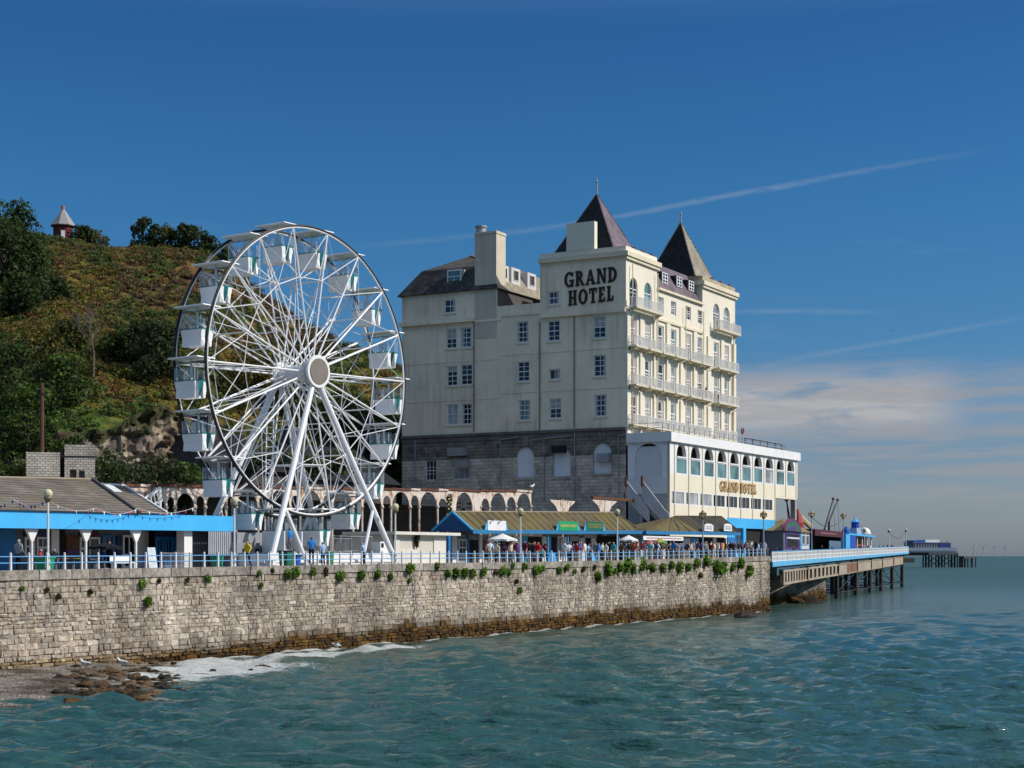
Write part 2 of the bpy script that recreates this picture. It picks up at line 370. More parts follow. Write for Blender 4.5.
def make_world():
    w = bpy.data.worlds.new('World'); SC.world = w; w.use_nodes = True; t = w.node_tree
    bg = t.nodes['Background']; bg.inputs[1].default_value = .1
    sk = N(t, 'ShaderNodeTexSky', sky_type='NISHITA', sun_disc=False); sk.sun_elevation = SUN_EL; sk.sun_rotation = SUN_AZ
    sk.altitude = 0; sk.air_density = 1; sk.dust_density = .6; sk.ozone_density = 2
    tc = N(t, 'ShaderNodeTexCoord'); sp = N(t, 'ShaderNodeSeparateXYZ'); t.links.new(tc.outputs['Generated'], sp.inputs[0])
    x, y, z = sp.outputs
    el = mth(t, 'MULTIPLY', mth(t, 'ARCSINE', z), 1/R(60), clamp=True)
    tint = ramp(t, el, [(0, (.47, .57, .90)), (.035, (.50, .58, .80)), (.075, (.36, .53, .78)), (.125, (.24, .53, .81)), (.2, (.19, .53, .82)), (.30, (.155, .465, .78)), (.42, (.85, 1.0, 1.15)), (.65, (3.1, 2.5, 1.95))])  # upper stops raised and warmed as added fill on shaded faces
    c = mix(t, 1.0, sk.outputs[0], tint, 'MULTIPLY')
    # clouds live on the sky dome, as azimuth and elevation about the coast
    az = mth(t, 'ARCTAN2', x, y); e = mth(t, 'ARCSINE', z)
    def dome(sx, sy, ox=0.0):
        cb = N(t, 'ShaderNodeCombineXYZ'); t.links.new(mth(t, 'MULTIPLY_ADD', az, sx, ox), cb.inputs[0]); t.links.new(mth(t, 'MULTIPLY', e, sy), cb.inputs[1]); return cb.outputs[0]
    front = smooth(t, y, .2, .6)
    def band(lo0, lo1, hi0, hi1): return mth(t, 'MULTIPLY', smooth(t, e, R(lo0), R(lo1)), mth(t, 'SUBTRACT', 1.0, smooth(t, e, R(hi0), R(hi1))))
    # long low bank of pinkish cloud over the sea
    n = noise_(t, dome(16, 85, 1.3), 1.0, 6, .6, .4)
    k = mth(t, 'MULTIPLY', smooth(t, n, .26, .52), band(3.7, 4.9, 5.4, 6.9))
    k = mth(t, 'MULTIPLY', mth(t, 'MULTIPLY', k, smooth(t, az, R(5.5), R(7.5))), mth(t, 'SUBTRACT', 1.0, mth(t, 'MULTIPLY', smooth(t, az, R(13.4), R(16.2)), .82)))
    c = mix(t, mth(t, 'MULTIPLY', k, .85), c, (4.9, 4.7, 4.6))
    n = noise_(t, dome(10, 130, 4.2), 1.0, 6, .62, .3)
    k = mth(t, 'MULTIPLY', mth(t, 'MULTIPLY', smooth(t, n, .40, .62), band(1.0, 2.6, 5.5, 7.2)), front)
    c = mix(t, mth(t, 'MULTIPLY', k, .62), c, (3.2, 3.25, 3.5))
    # thin cirrus and two contrails
    n = noise_(t, dome(7, 60, 2.2), 1.0, 6, .65, .6)
    c = mix(t, mth(t, 'MULTIPLY', mth(t, 'MULTIPLY', smooth(t, n, .58, .8), band(4.5, 7, 10, 12.5)), .14), c, (4, 4.4, 5))
    def trail(pts, wid, amt, fade):
        cv = N(t, 'ShaderNodeFloatCurve'); mp = cv.mapping; cu = mp.curves[0]
        xs = [math.atan((p[0]-CX)/F) for p in pts]; ys = [math.atan2(HY-p[1], math.hypot(F, p[0]-CX)) for p in pts]
        x0, x1 = xs[0], xs[-1]; sc_ = .4
        while len(cu.points) < len(pts): cu.points.new(.5, .5)
        for q, xx, yy in zip(cu.points, xs, ys): q.location = ((xx-x0)/(x1-x0), yy/sc_)
        mp.use_clip = True; mp.update()
        f = mth(t, 'MULTIPLY', mth(t, 'SUBTRACT', az, x0), 1/(x1-x0), clamp=True); t.links.new(f, cv.inputs['Value'])
        nn = noise_(t, dome(60, 200), 1.0, 4, .6)
        d = mth(t, 'ABSOLUTE', mth(t, 'SUBTRACT', mth(t, 'ADD', e, mth(t, 'MULTIPLY', mth(t, 'SUBTRACT', nn, .5), wid*.9)), mth(t, 'MULTIPLY', cv.outputs[0], sc_)))
        k = mth(t, 'SUBTRACT', 1.0, smooth(t, d, 0.0, wid))
        fd = ramp(t, f, fade); return mth(t, 'MULTIPLY', mth(t, 'MULTIPLY', mth(t, 'MULTIPLY', k, fd), front), mth(t, 'MULTIPLY', smooth(t, nn, .15, .6), amt))
    g = lambda v: (v, v, v)
    k = trail([(330, 248), (420, 241), (560, 226), (720, 197), (800, 183), (880, 168), (1000, 148)], .0026, .21, [(0, g(0)), (.1, g(.3)), (.45, g(.75)), (.68, g(1)), (.85, g(.5)), (.99, g(0))])
    c = mix(t, k, c, (5, 5.2, 5.6))
    k = trail([(740, 372), (800, 358), (900, 340), (1030, 316)], .0026, .15, [(0, g(0)), (.2, g(.6)), (.7, g(1)), (.99, g(.2))]); c = mix(t, k, c, (4.6, 4.9, 5.2))
    k = trail([(720, 312), (800, 311), (900, 313)], .0025, .14, [(0, g(0)), (.2, g(1)), (.6, g(1)), (.99, g(0))]); c = mix(t, k, c, (4.6, 4.9, 5.2))
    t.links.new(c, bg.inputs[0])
make_world()
# ------------------------------------------------------------------ sea
SEA = -.27
def make_sea():
    m, t, p = nt('sea_water'); v = pos(t); g = N(t, 'ShaderNodeNewGeometry'); sp = N(t, 'ShaderNodeSeparateXYZ'); t.links.new(g.outputs['Position'], sp.inputs[0])
    X, Y = sp.outputs[0], sp.outputs[1]
    # distance off the sea wall and along it
    u, vv, o = TOWN.u, TOWN.v, TOWN.o
    al = mth(t, 'ADD', mth(t, 'MULTIPLY', mth(t, 'SUBTRACT', X, o[0]), u[0]), mth(t, 'MULTIPLY', mth(t, 'SUBTRACT', Y, o[1]), u[1]))
    off = mth(t, 'MULTIPLY', mth(t, 'ADD', mth(t, 'MULTIPLY', mth(t, 'SUBTRACT', X, o[0]), vv[0]), mth(t, 'MULTIPLY', mth(t, 'SUBTRACT', Y, o[1]), vv[1])), -1.0)
    nl = noise_(t, pos(t, (.02, .045, 1)), 1.0, 5, .6)
    deep = ramp(t, nl, [(.3, (.014, .064, .058)), (.55, (.018, .076, .068)), (.75, (.024, .090, .078))])
    shal = mix(t, .5, (.035, .075, .065), (.06, .10, .085)); kk = mth(t, 'SUBTRACT', 1.0, smooth(t, off, 0.5, 16.0))
    c = mix(t, mth(t, 'MULTIPLY', kk, .75), deep, shal)
    # foam: churned water where the swell meets the wall and beach
    n1 = noise_(t, pos(t, (1.5, 1.9, 1)), .5, 10, .76, 1.6); n2 = noise_(t, v, .16, 4)
    near = mth(t, 'MULTIPLY', mth(t, 'MULTIPLY', smooth(t, off, -1.5, -.5), mth(t, 'SUBTRACT', 1.0, smooth(t, off, 2.0, 8.5))), mth(t, 'MULTIPLY', smooth(t, al, 2.0, 8.0), mth(t, 'SUBTRACT', 1.0, smooth(t, al, 27.0, 41.0))))
    brk = mth(t, 'SUBTRACT', 1.0, smooth(t, mth(t, 'ABSOLUTE', mth(t, 'SUBTRACT', off, 3.4)), .2, 2.2))
    brk = mth(t, 'MULTIPLY', brk, mth(t, 'MULTIPLY', smooth(t, al, 13, 19), mth(t, 'SUBTRACT', 1.0, smooth(t, al, 29, 40))))
    edge = mth(t, 'MULTIPLY', mth(t, 'MULTIPLY', mth(t, 'SUBTRACT', 1.0, smooth(t, off, .1, 1.6)), .34), mth(t, 'MULTIPLY', smooth(t, off, -1.5, -.5), mth(t, 'SUBTRACT', 1.0, smooth(t, al, 108, 116))))
    beachf = mth(t, 'MULTIPLY', mth(t, 'SUBTRACT', 1.0, smooth(t, mth(t, 'SUBTRACT', al, 0), 8, 22)), mth(t, 'SUBTRACT', 1.0, smooth(t, off, 8, 16)))
    amt = mth(t, 'ADD', mth(t, 'ADD', mth(t, 'MULTIPLY', near, .13), mth(t, 'MULTIPLY', brk, .35)), mth(t, 'MAXIMUM', edge, mth(t, 'MULTIPLY', beachf, .36)))
    cap = mth(t, 'MULTIPLY', smooth(t, noise_(t, pos(t, (.05, .09, 1)), 1.0, 6, .75), .74, .8), .15)
    lace = noise_(t, pos(t, (1.6, 2.6, 1), rot=-.5), 1.0, 10, .8, 2.2); fine = noise_(t, pos(t, (6, 9, 1)), 1.0, 6, .75)
    th = mth(t, 'ADD', mth(t, 'ADD', mth(t, 'MULTIPLY', n1, .35), mth(t, 'ADD', mth(t, 'MULTIPLY', lace, .45), mth(t, 'MULTIPLY', fine, .2))), mth(t, 'SUBTRACT', amt, .70))
    f = mth(t, 'MAXIMUM', smooth(t, th, .0, .11), cap)
    c = mix(t, mth(t, 'MULTIPLY', f, mth(t, 'MULTIPLY_ADD', smooth(t, fine, .32, .6), .5, .38)), c, (.60, .62, .60))
    t.links.new(c, p.inputs['Base Color']); t.links.new(mth(t, 'ADD', mth(t, 'MULTIPLY_ADD', f, .5, .07), mth(t, 'MULTIPLY', smooth(t, Y, 120, 420), .26)), p.inputs['Roughness'])
    p.inputs['IOR'].default_value = 1.33; t.links.new(mth(t, 'MULTIPLY_ADD', smooth(t, Y, 110, 520), -.32, .42), p.inputs['Specular IOR Level'])
    h1 = noise_(t, pos(t, (.9, 1.9, 1), rot=.25), 1.0, 4, .6, .3); h2 = noise_(t, pos(t, (3.2, 6.2, 1), rot=-.3), 1.0, 4, .6); h3 = noise_(t, pos(t, (.13, .30, 1), rot=.1), 1.0, 4, .55)
    h = mth(t, 'ADD', mth(t, 'ADD', mth(t, 'MULTIPLY', h1, .55), mth(t, 'MULTIPLY', h2, .26)), mth(t, 'MULTIPLY', h3, 3.0))
    bump(t, p, h, .9, .32)
    ys = np.concatenate([np.array([-400., 5.]), H*F/(np.arange(900, 567, -.6)-HY), H*F/(np.linspace(567, 558, 24)-HY), np.array([8000., 14000., 30000., 55000.])])
    nx = 420; tx = np.linspace(-1, 1, nx)
    half = np.maximum(.44*ys, 60); half[-4:] *= 2.2
    Xg = tx[None, :]*half[:, None]; Yg = np.repeat(ys[:, None], nx, 1)
    dY = np.gradient(ys)[:, None]; g_ = np.random.default_rng(3); Z = np.zeros_like(Xg)
    for i in range(80):
        L = .75*(6/.75)**g_.random(); th = -1.9+g_.normal()*.55; k = 2*math.pi/L; A = .0086*L**.72*(.6+.8*g_.random())
        att = np.clip((L/(2.2*np.abs(dY))-.6)/.8, 0, 1)
        ph = k*(Xg*math.cos(th)+Yg*math.sin(th))+g_.random()*6.28
        Z += A*att*(np.sin(ph)+.25*np.cos(2*ph))
    Z[:2] = 0; Z[-20:] *= 0
    n = len(ys); V = np.stack([Xg, Yg, Z], 2).reshape(-1, 3); idx = np.arange(n*nx).reshape(n, nx)
    Q = np.stack([idx[:-1, :-1], idx[:-1, 1:], idx[1:, 1:], idx[1:, :-1]], -1).reshape(-1, 4)
    me = bpy.data.meshes.new('sea'); me.vertices.add(len(V)); me.vertices.foreach_set('co', V.ravel())
    me.loops.add(Q.size); me.loops.foreach_set('vertex_index', Q.ravel().astype(np.int32)); me.polygons.add(len(Q)); me.polygons.foreach_set('loop_start', np.arange(0, Q.size, 4, dtype=np.int32))
    me.polygons.foreach_set('use_smooth', np.ones(len(Q), dtype=bool)); me.update(calc_edges=True); me.materials.append(m)
    o = bpy.data.objects.new('sea', me); o.location.z = SEA; COL.objects.link(o); setp(o, kind='structure')
make_sea()
# ------------------------------------------------------------------ promenade, sea wall, beach
paving = M('paving', (.30, .27, .24), .85, .15, .6, bmp=.15)
def make_ground():
    mb = MB(); A = [-80, -30, 0, 20, 37, 58, 76, 100, 114.6]
    for a0, a1 in zip(A, A[1:]):
        mb.poly([(a0, .9, floor(a0)), (a1, .9, floor(a1)), (a1, 45, floor(a1)), (a0, 45, floor(a0))])
    mb.poly([(114.6, 9, 5.7), (142, 9, 5.7), (142, 45, 5.7), (114.6, 45, 5.7)])
    mb.poly([(114.6, 9, 5.7), (142, 9, 5.7), (142, 9, -1), (114.6, 9, -1)]); mb.poly([(114.6, .9, 5.7), (114.6, 9, 5.7), (114.6, 9, -1), (114.6, .9, -1)])
    mb.poly([(142, 9, 5.7), (142, 45, 5.7), (142, 45, -1), (142, 9, -1)])
    o = mb.build('promenade', paving, None); setp(o, kind='structure')
make_ground()
STONE = attrmat('sea_wall_stone', .92, .12, 3.2, .8, .07, .62, .8)
def weedh(a): return float(np.interp(a, [-30, 2, 8, 14, 22, 37, 60, 114], [0, .05, .2, .45, .8, 1.1, 1.15, 1.15]))
def blocks(mb, a0, a1, b, top, bot, seed, weed=True, dark=1.0, cop=True, hmin=.17, hmax=.36):
    g = random.Random(seed)
    def block(x0, x1, z0, z1, z0b, z1b, out, col, ch=.035):
        # z0/z1 at x0, z0b/z1b at x1
        k = len(mb.v); y = b; o_ = b-out
        j = lambda: g.uniform(-.042, .042)
        P = [(x0, y, z0), (x1, y, z0b), (x1, y, z1b), (x0, y, z1)]
        Q = [(x0+ch+j(), o_+j()*.9, z0+ch+j()), (x1-ch+j(), o_+j()*.9, z0b+ch+j()), (x1-ch+j(), o_+j()*.9, z1b-ch+j()), (x0+ch+j(), o_+j()*.9, z1-ch+j())]
        mb.v += P+Q; mb.c += [tuple(c*.86 for c in col)]*4+[col]*4
        for q in ((4,5,6,7), (0,1,5,4), (1,2,6,5), (2,3,7,6), (3,0,4,7)): mb.f.append(tuple(k+i for i in q)); mb.m.append(0)
    def colour(x, z):
        n1 = noise.noise(Vector((x*.11, z*.35, 3.1))); n2 = noise.noise(Vector((x*.5, z*.2, 9.7))); r = g.random()
        base = Vector((.36, .318, .262)) if r < .5 else (Vector((.395, .358, .305)) if r < .72 else (Vector((.315, .27, .215)) if r < .9 else Vector((.27, .248, .22))))
        n3 = noise.noise(Vector((x*.9, z*.12, 4.4))); base = Vector((base.x*1.08, base.y*1.05, base.z*1.03))*(1+.30*n1+.25*n2+.25*n3+g.uniform(-.18, .16))*dark
        h = z-SEA; wh = weedh(x)*(1+.55*noise.noise(Vector((x*.3, 0, 1.3)))+.3*noise.noise(Vector((x*1.1, 0, 6)))) if weed else 0
        if weed:
            k = min(1, max(0, (wh+.35-h)/.45)) if wh > .03 else 0
            wc = Vector((.105, .058, .018)) if g.random() < .6 else Vector((.055, .035, .016))
            if g.random() < .15: wc = Vector((.15, .085, .022))
            base = base*(1-k)+wc*k
            if h < wh+1.1 and k < .5: base = base*(.70+.3*max(0, (h-wh)/1.1))
            if x < 14 and h < .8: base = Vector((base.x*.86, base.y*.76, base.z*.55))
        return tuple(max(.004, c) for c in base)
    z = bot; course = 0
    H0 = top(a0)
    cuts = [bot]
    while cuts[-1] < H0-.34: cuts.append(cuts[-1]+g.uniform(hmin, hmax))
    cuts[-1] = H0; tot = H0-bot
    for c0, c1 in zip(cuts, cuts[1:]):
        f0, f1 = (c0-bot)/tot, (c1-bot)/tot; x = a0-g.random()*.5
        while x < a1:
            w = g.choice((g.uniform(.18, .36), g.uniform(.3, .6), g.uniform(.45, .9)))*(1.15 if c0 < 1.2 else 1); x1 = min(x+w, a1); T0, T1 = top(x), top(x1)
            z0, z1 = bot+f0*(T0-bot), bot+f1*(T0-bot); z0b, z1b = bot+f0*(T1-bot), bot+f1*(T1-bot)
            low = max(0, 1-(z0-bot)/1.6); out = g.uniform(.02, .06)+low*g.uniform(0, .28)*(1 if weed else .3)
            zz = (z0+z1)*.5
            if g.random() < .07 and x1-x > .5:      # a stone split into two thin ones
                zm = z0+(z1-z0)*g.uniform(.4, .6); zmb = z0b+(z1b-z0b)*.5
                block(x+.005, x1-.005, z0+.004, zm-.004, z0b+.004, zmb-.004, out, colour(x, zz)); block(x+.005, x1-.005, zm+.004, z1-.004, zmb+.004, z1b-.004, out*.8, colour(x, zz))
            else: block(x+.005, x1-.005, z0+.004, z1-.004, z0b+.004, z1b-.004, out, colour(x, zz))
            x = x1
    mb.poly([(a0-.5, b+.004, bot-.6), (a1, b+.004, bot-.6), (a1, b+.004, top(a1)), (a0-.5, b+.004, top(a0))]); mb.c += [(.30, .275, .235)]*4
def make_wall():
    root = thing('sea_wall', 'long coursed grey stone sea wall rising out of the water below the promenade', 'sea wall', (0, 0, SEA))
    mb = MB(); blocks(mb, -34, 114.6, 0, lambda a: ground(a)-.52, SEA-.35, 4)
    n = len(mb.v); mb.poly([(114.6, 0, -1), (114.6, .9, -1), (114.6, .9, ground(114)), (114.6, 0, ground(114))]); mb.c += [(.25, .22, .18)]*4
    mb.build('masonry', STONE, root)
    cp = MB(); g = random.Random(9); x = -34
    while x < 114.6:
        x1 = min(114.6, x+g.uniform(.9, 1.7)); t0, t1 = ground(x), ground(x1); o_ = g.uniform(.10, .15); n0 = len(cp.v)
        cp.hexa([(x+.012, -o_, t0-.52), (x1-.012, -o_, t1-.52), (x1-.012, .95, t1-.52), (x+.012, .95, t0-.52), (x+.03, -o_+.03, t0), (x1-.03, -o_+.03, t1), (x1-.012, .95, t1), (x+.012, .95, t0)])
        c = Vector((.315, .29, .25))*g.uniform(.78, 1.15)*(1+.25*noise.noise(Vector((x*.2, 0, 5)))); cp.c += [tuple(c)]*8
        x = x1
    cp.build('coping', STONE, root)
    # iron stain pipe that runs down the wall
    a, _ = TOWN.AZ(414, 600, 0); pp = MB(); pp.path([(a-.9, -.16, ground(a)-.4), (a-.3, -.2, ground(a)-1.0), (a-.15, -.2, ground(a)-2.2), (a+.1, -.2, 1.9)], .05, 6)
    pp.build('drain_pipe', greym, root)
make_wall()
def make_abutment():
    root = thing('stone_abutment', 'dark stone abutment under the landward end of the pier', 'abutment', (115, 8.8, SEA))
    mb = MB(); blocks(mb, 114.7, TOWN.A(826, 8.8), 8.8, lambda a: 4.3-.03*(a-114), SEA-.35, 12, dark=.75); mb.build('masonry', STONE, root)  # stone colour darkened for the shade under the pier
make_abutment()
# beach at the foot of the wall
def _tw(px, py):
    w = PT(px, HY, (H-SEA)*F/(py-HY)); rel = (w.x-TOWN.o[0], w.y-TOWN.o[1]); return (rel[0]*TOWN.u[0]+rel[1]*TOWN.u[1], rel[0]*TOWN.v[0]+rel[1]*TOWN.v[1])
EDGE2 = (_tw(182, 693), _tw(-40, 709))
_q = _tw(60, 690); SGN = 1.0
_d2 = lambda a, b: (a-EDGE2[0][0])*(-(EDGE2[1][1]-EDGE2[0][1]))+(b-EDGE2[0][1])*(EDGE2[1][0]-EDGE2[0][0])
if _d2(*_q) < 0: SGN = -1.0
EDGE = ((14.5, 0.0), (-5.5, -14.4))
def beachz(a, b):
    (x0, y0), (x1, y1) = EDGE; L = math.hypot(x1-x0, y1-y0); nx, ny = -(y1-y0)/L, (x1-x0)/L
    d = (a-x0)*nx+(b-y0)*ny
    d = -d
    (u0, w0), (u1, w1) = EDGE2; L2 = math.hypot(u1-u0, w1-w0); d2 = (a-u0)*(-(w1-w0)/L2)+(b-w0)*((u1-u0)/L2)
    return min(d, d2*SGN)
def make_beach():
    g = np.random.default_rng(5); A = np.arange(-60, 17, .33); B = np.arange(0.1, -48, -.33)
    mb = MB(); nA, nB = len(A), len(B)
    for a in A:
        for b in B:
            d = beachz(a, b); z = SEA+.06*d if d < 5 else SEA+.3+.035*(d-5)
            z += .05*noise.noise(Vector((a*1.7, b*1.7, 0)))+.12*noise.noise(Vector((a*.3, b*.3, 4)))
            mb.v.append((a, b, min(z, SEA+1.1)-.02))
    for i in range(nA-1):
        for j in range(nB-1): mb.f.append((i*nB+j, (i+1)*nB+j, (i+1)*nB+j+1, i*nB+j+1)); mb.m.append(0)
    m, t, p = nt('shingle'); v = pos(t)
    vo = N(t, 'ShaderNodeTexVoronoi'); vo.inputs['Scale'].default_value = 6.5; t.links.new(v, vo.inputs['Vector'])
    c = ramp(t, vo.outputs['Color'], [(0, (.10, .085, .065)), (.4, (.22, .19, .15)), (.75, (.33, .29, .23)), (1, (.5, .46, .4))])
    big = noise_(t, v, .35, 5, .6); c = mix(t, smooth(t, big, .42, .62), c, (.06, .042, .02)); c = mix(t, .5, c, ramp(t, vo.outputs['Distance'], [(0, (1.1, 1.1, 1.1)), (.7, (.3, .3, .3))]), 'MULTIPLY')
    t.links.new(c, p.inputs['Base Color']); p.inputs['Roughness'].default_value = .8; bump(t, p, vo.outputs['Distance'], .9, .12)
    o = mb.build('beach', m, None, smooth=True); setp(o, kind='structure')
make_beach()
ROCK = attrmat('rock_surface', .9, .2, 1.6, .8, .1, .5)
def rock_mesh(seed, col, r=(1, .8, .55)):
    g = random.Random(seed); mb = MB(); mb.ball((0, 0, 0), 1.0, 12, 8)
    off = Vector((g.random()*50, g.random()*50, 0)); vv = []
    for v in mb.v:
        q = Vector(v); n = noise.noise(q*1.4+off)*.45+noise.noise(q*3.3+off)*.22
        q = q*(1+n); vv.append((q.x*r[0], q.y*r[1], q.z*r[2]))
        k = 1+.5*noise.noise(q*2.5+off); mb.c.append(tuple(c*k for c in col))
    mb.v = vv; return mb
def make_rocks():
    g = random.Random(21); cols = [(.025, .018, .011), (.085, .05, .022), (.04, .032, .024), (.12, .085, .05)]
    protos = [rock_mesh(i, cols[i % 4], (1, g.uniform(.6, .9), g.uniform(.35, .55))).build('beach_rock', ROCK, None, loc=(0, 0, -100), org=(0, 0, 0)) for i in range(8)]
    for i, o in enumerate(protos): setp(o, 'dark weedy rock lying among others on the shingle at the foot of the sea wall', 'rock', 'weedy rocks on the shingle')
    used = set(); i = 0; tries = 0
    while i < 150 and tries < 3000:
        tries += 1; px = g.triangular(40, 182, 135); py = g.uniform(662, 700); Y = H*F/(py-HY)*1.02; w = PT(px, HY, Y)
        rel = (w.x-TOWN.o[0], w.y-TOWN.o[1]); a = rel[0]*TOWN.u[0]+rel[1]*TOWN.u[1]; b = rel[0]*TOWN.v[0]+rel[1]*TOWN.v[1]
        d = beachz(a, b)
        if b > -.7 or d < -2.0 or d > 9 or (px < 75 and py < 680): continue
        p = protos[i % 8]; o = p if i < 8 else p.copy()
        if i >= 8: COL.objects.link(o)
        s = g.uniform(.12, .5)*(1.2 if g.random() < .15 else 1); z = SEA+max(.04*d, -.12)
        o.location = TOWN.W(a, b, z+.05*s); o.scale = (s, s, s); o.rotation_euler = (0, 0, g.random()*6.28); i += 1
        used.add(o.name)
    # boulders standing in the wash and at the far corner of the wall
    for j, (px, py, s, lab) in enumerate([(262, 668, .42, 'ochre boulder standing in the foam in front of the sea wall'), (251, 671, .25, 'small dark boulder standing in the foam beside an ochre one'),
                                          (213, 671, .22, 'small brown boulder in the shallows nearest the shingle'), (746, 617, 1.5, 'brown weedy boulder at the foot of the sea wall near the pier'),
                                          (792, 603, 2.2, 'large brown rock at the far corner of the sea wall under the pier'), (808, 603, 1.8, 'low brown rock in the water below the first pier girder')]):
        o = protos[(j*3+1) % 8].copy(); COL.objects.link(o); Y = (H-SEA)*F/(py-HY); w = PT(px, HY, Y); o.location = (w.x, w.y, SEA+.05); o.scale = (s, s*.8, s*.8)
        o.rotation_euler = (0, 0, j*1.3); o['label'] = lab; del o['group']
make_rocks()
# ------------------------------------------------------------------ hill
def crest(px):   # image height of the bare skyline, carried by the ridge 265 m away
    return float(np.interp(px, [-300, -100, 0, 30, 60, 80, 110, 135, 160, 190, 215, 240, 270, 300, 340, 380, 420, 500, 600, 700], [190, 205, 222, 232, 239, 242, 246, 247, 246, 250, 258, 275, 300, 322, 343, 358, 380, 430, 500, 545]))
def hillz(px, Y):
    yc = float(np.interp(px, [-300, 0, 200, 400, 700], [265, 262, 262, 255, 262])); zc = H+(HY-crest(px))*yc/F
    fy = float(np.interp(px, [-300, 0, 120, 200, 300, 420, 700], [128, 146, 152, 158, 168, 200, 240]))
    k = float(np.interp(px, [-100, 0, 60, 210, 260, 320], [.3, .4, 1, 1, .45, .15]))  # how much cliff there is
    z0 = float(np.interp(px, [-300, 0, 100, 200, 300, 450, 700], [12, 12, 12, 11, 9, 6, 5.5]))
    t = (Y-fy)/(yc-fy)
    if t <= 0: return z0-.0+max(-7.5, (Y-fy)*1.3)
    zcl = z0+7.5*k
    tc = .12
    if t < tc: 
        s = t/tc; return z0+(zcl-z0)*(s*s*(3-2*s))
    s = (t-tc)/(1-tc)
    if s <= 1: return zcl+(zc-zcl)*(s**.92)
    return zc+(Y-yc)*.02
def pxof(x, y): return CX+F*x/y
def hz_noise(x, y): return 1.3*noise.noise(Vector((x*.05, y*.05, 0)))+.8*noise.noise(Vector((x*.16, y*.16, 7)))+.35*noise.noise(Vector((x*.5, y*.5, 3)))
def terr(px, Y):
    x = (px-CX)/F*Y; t = min(1, max(0, (H+(HY-crest(px))*262/F-8)/12)); edge = min(1, max(.0, (262-Y)/20+.25)) if Y < 262 else .25
    return Vector((x, Y, hillz(px, Y)+hz_noise(x, Y)*edge*t))
def zonecol(px, py, g):
    r = g.random(); n = noise.noise(Vector((px*.022, py*.03, 2.0)))+.35*noise.noise(Vector((px*.07, py*.08, 5)))
    if py > 405 and px < 110: base = [MG, LG, DG, MG]
    elif px < 52 and py < 285: base = [DG, DG, MG]
    elif px < 115 and 270 < py < 355: base = [OL, YE, OL, BR, BR, OL] if n > -.1 else [OL, MG, OL, BR, BR]
    elif 95 < px and 262 < py < 352 and n > -.12: base = [BR, (.075, .05, .03), (.10, .075, .04), (.06, .035, .024), OL]
    elif py > 345: base = [DG, MG, OL, OL, DG] if n < .1 else [OL, OL, BR, YE]
    else: base = [OL, BR, BR, (.09, .06, .025), OL] if n > -.1 else [MG, OL, BR, DG]
    return g.choice(base)
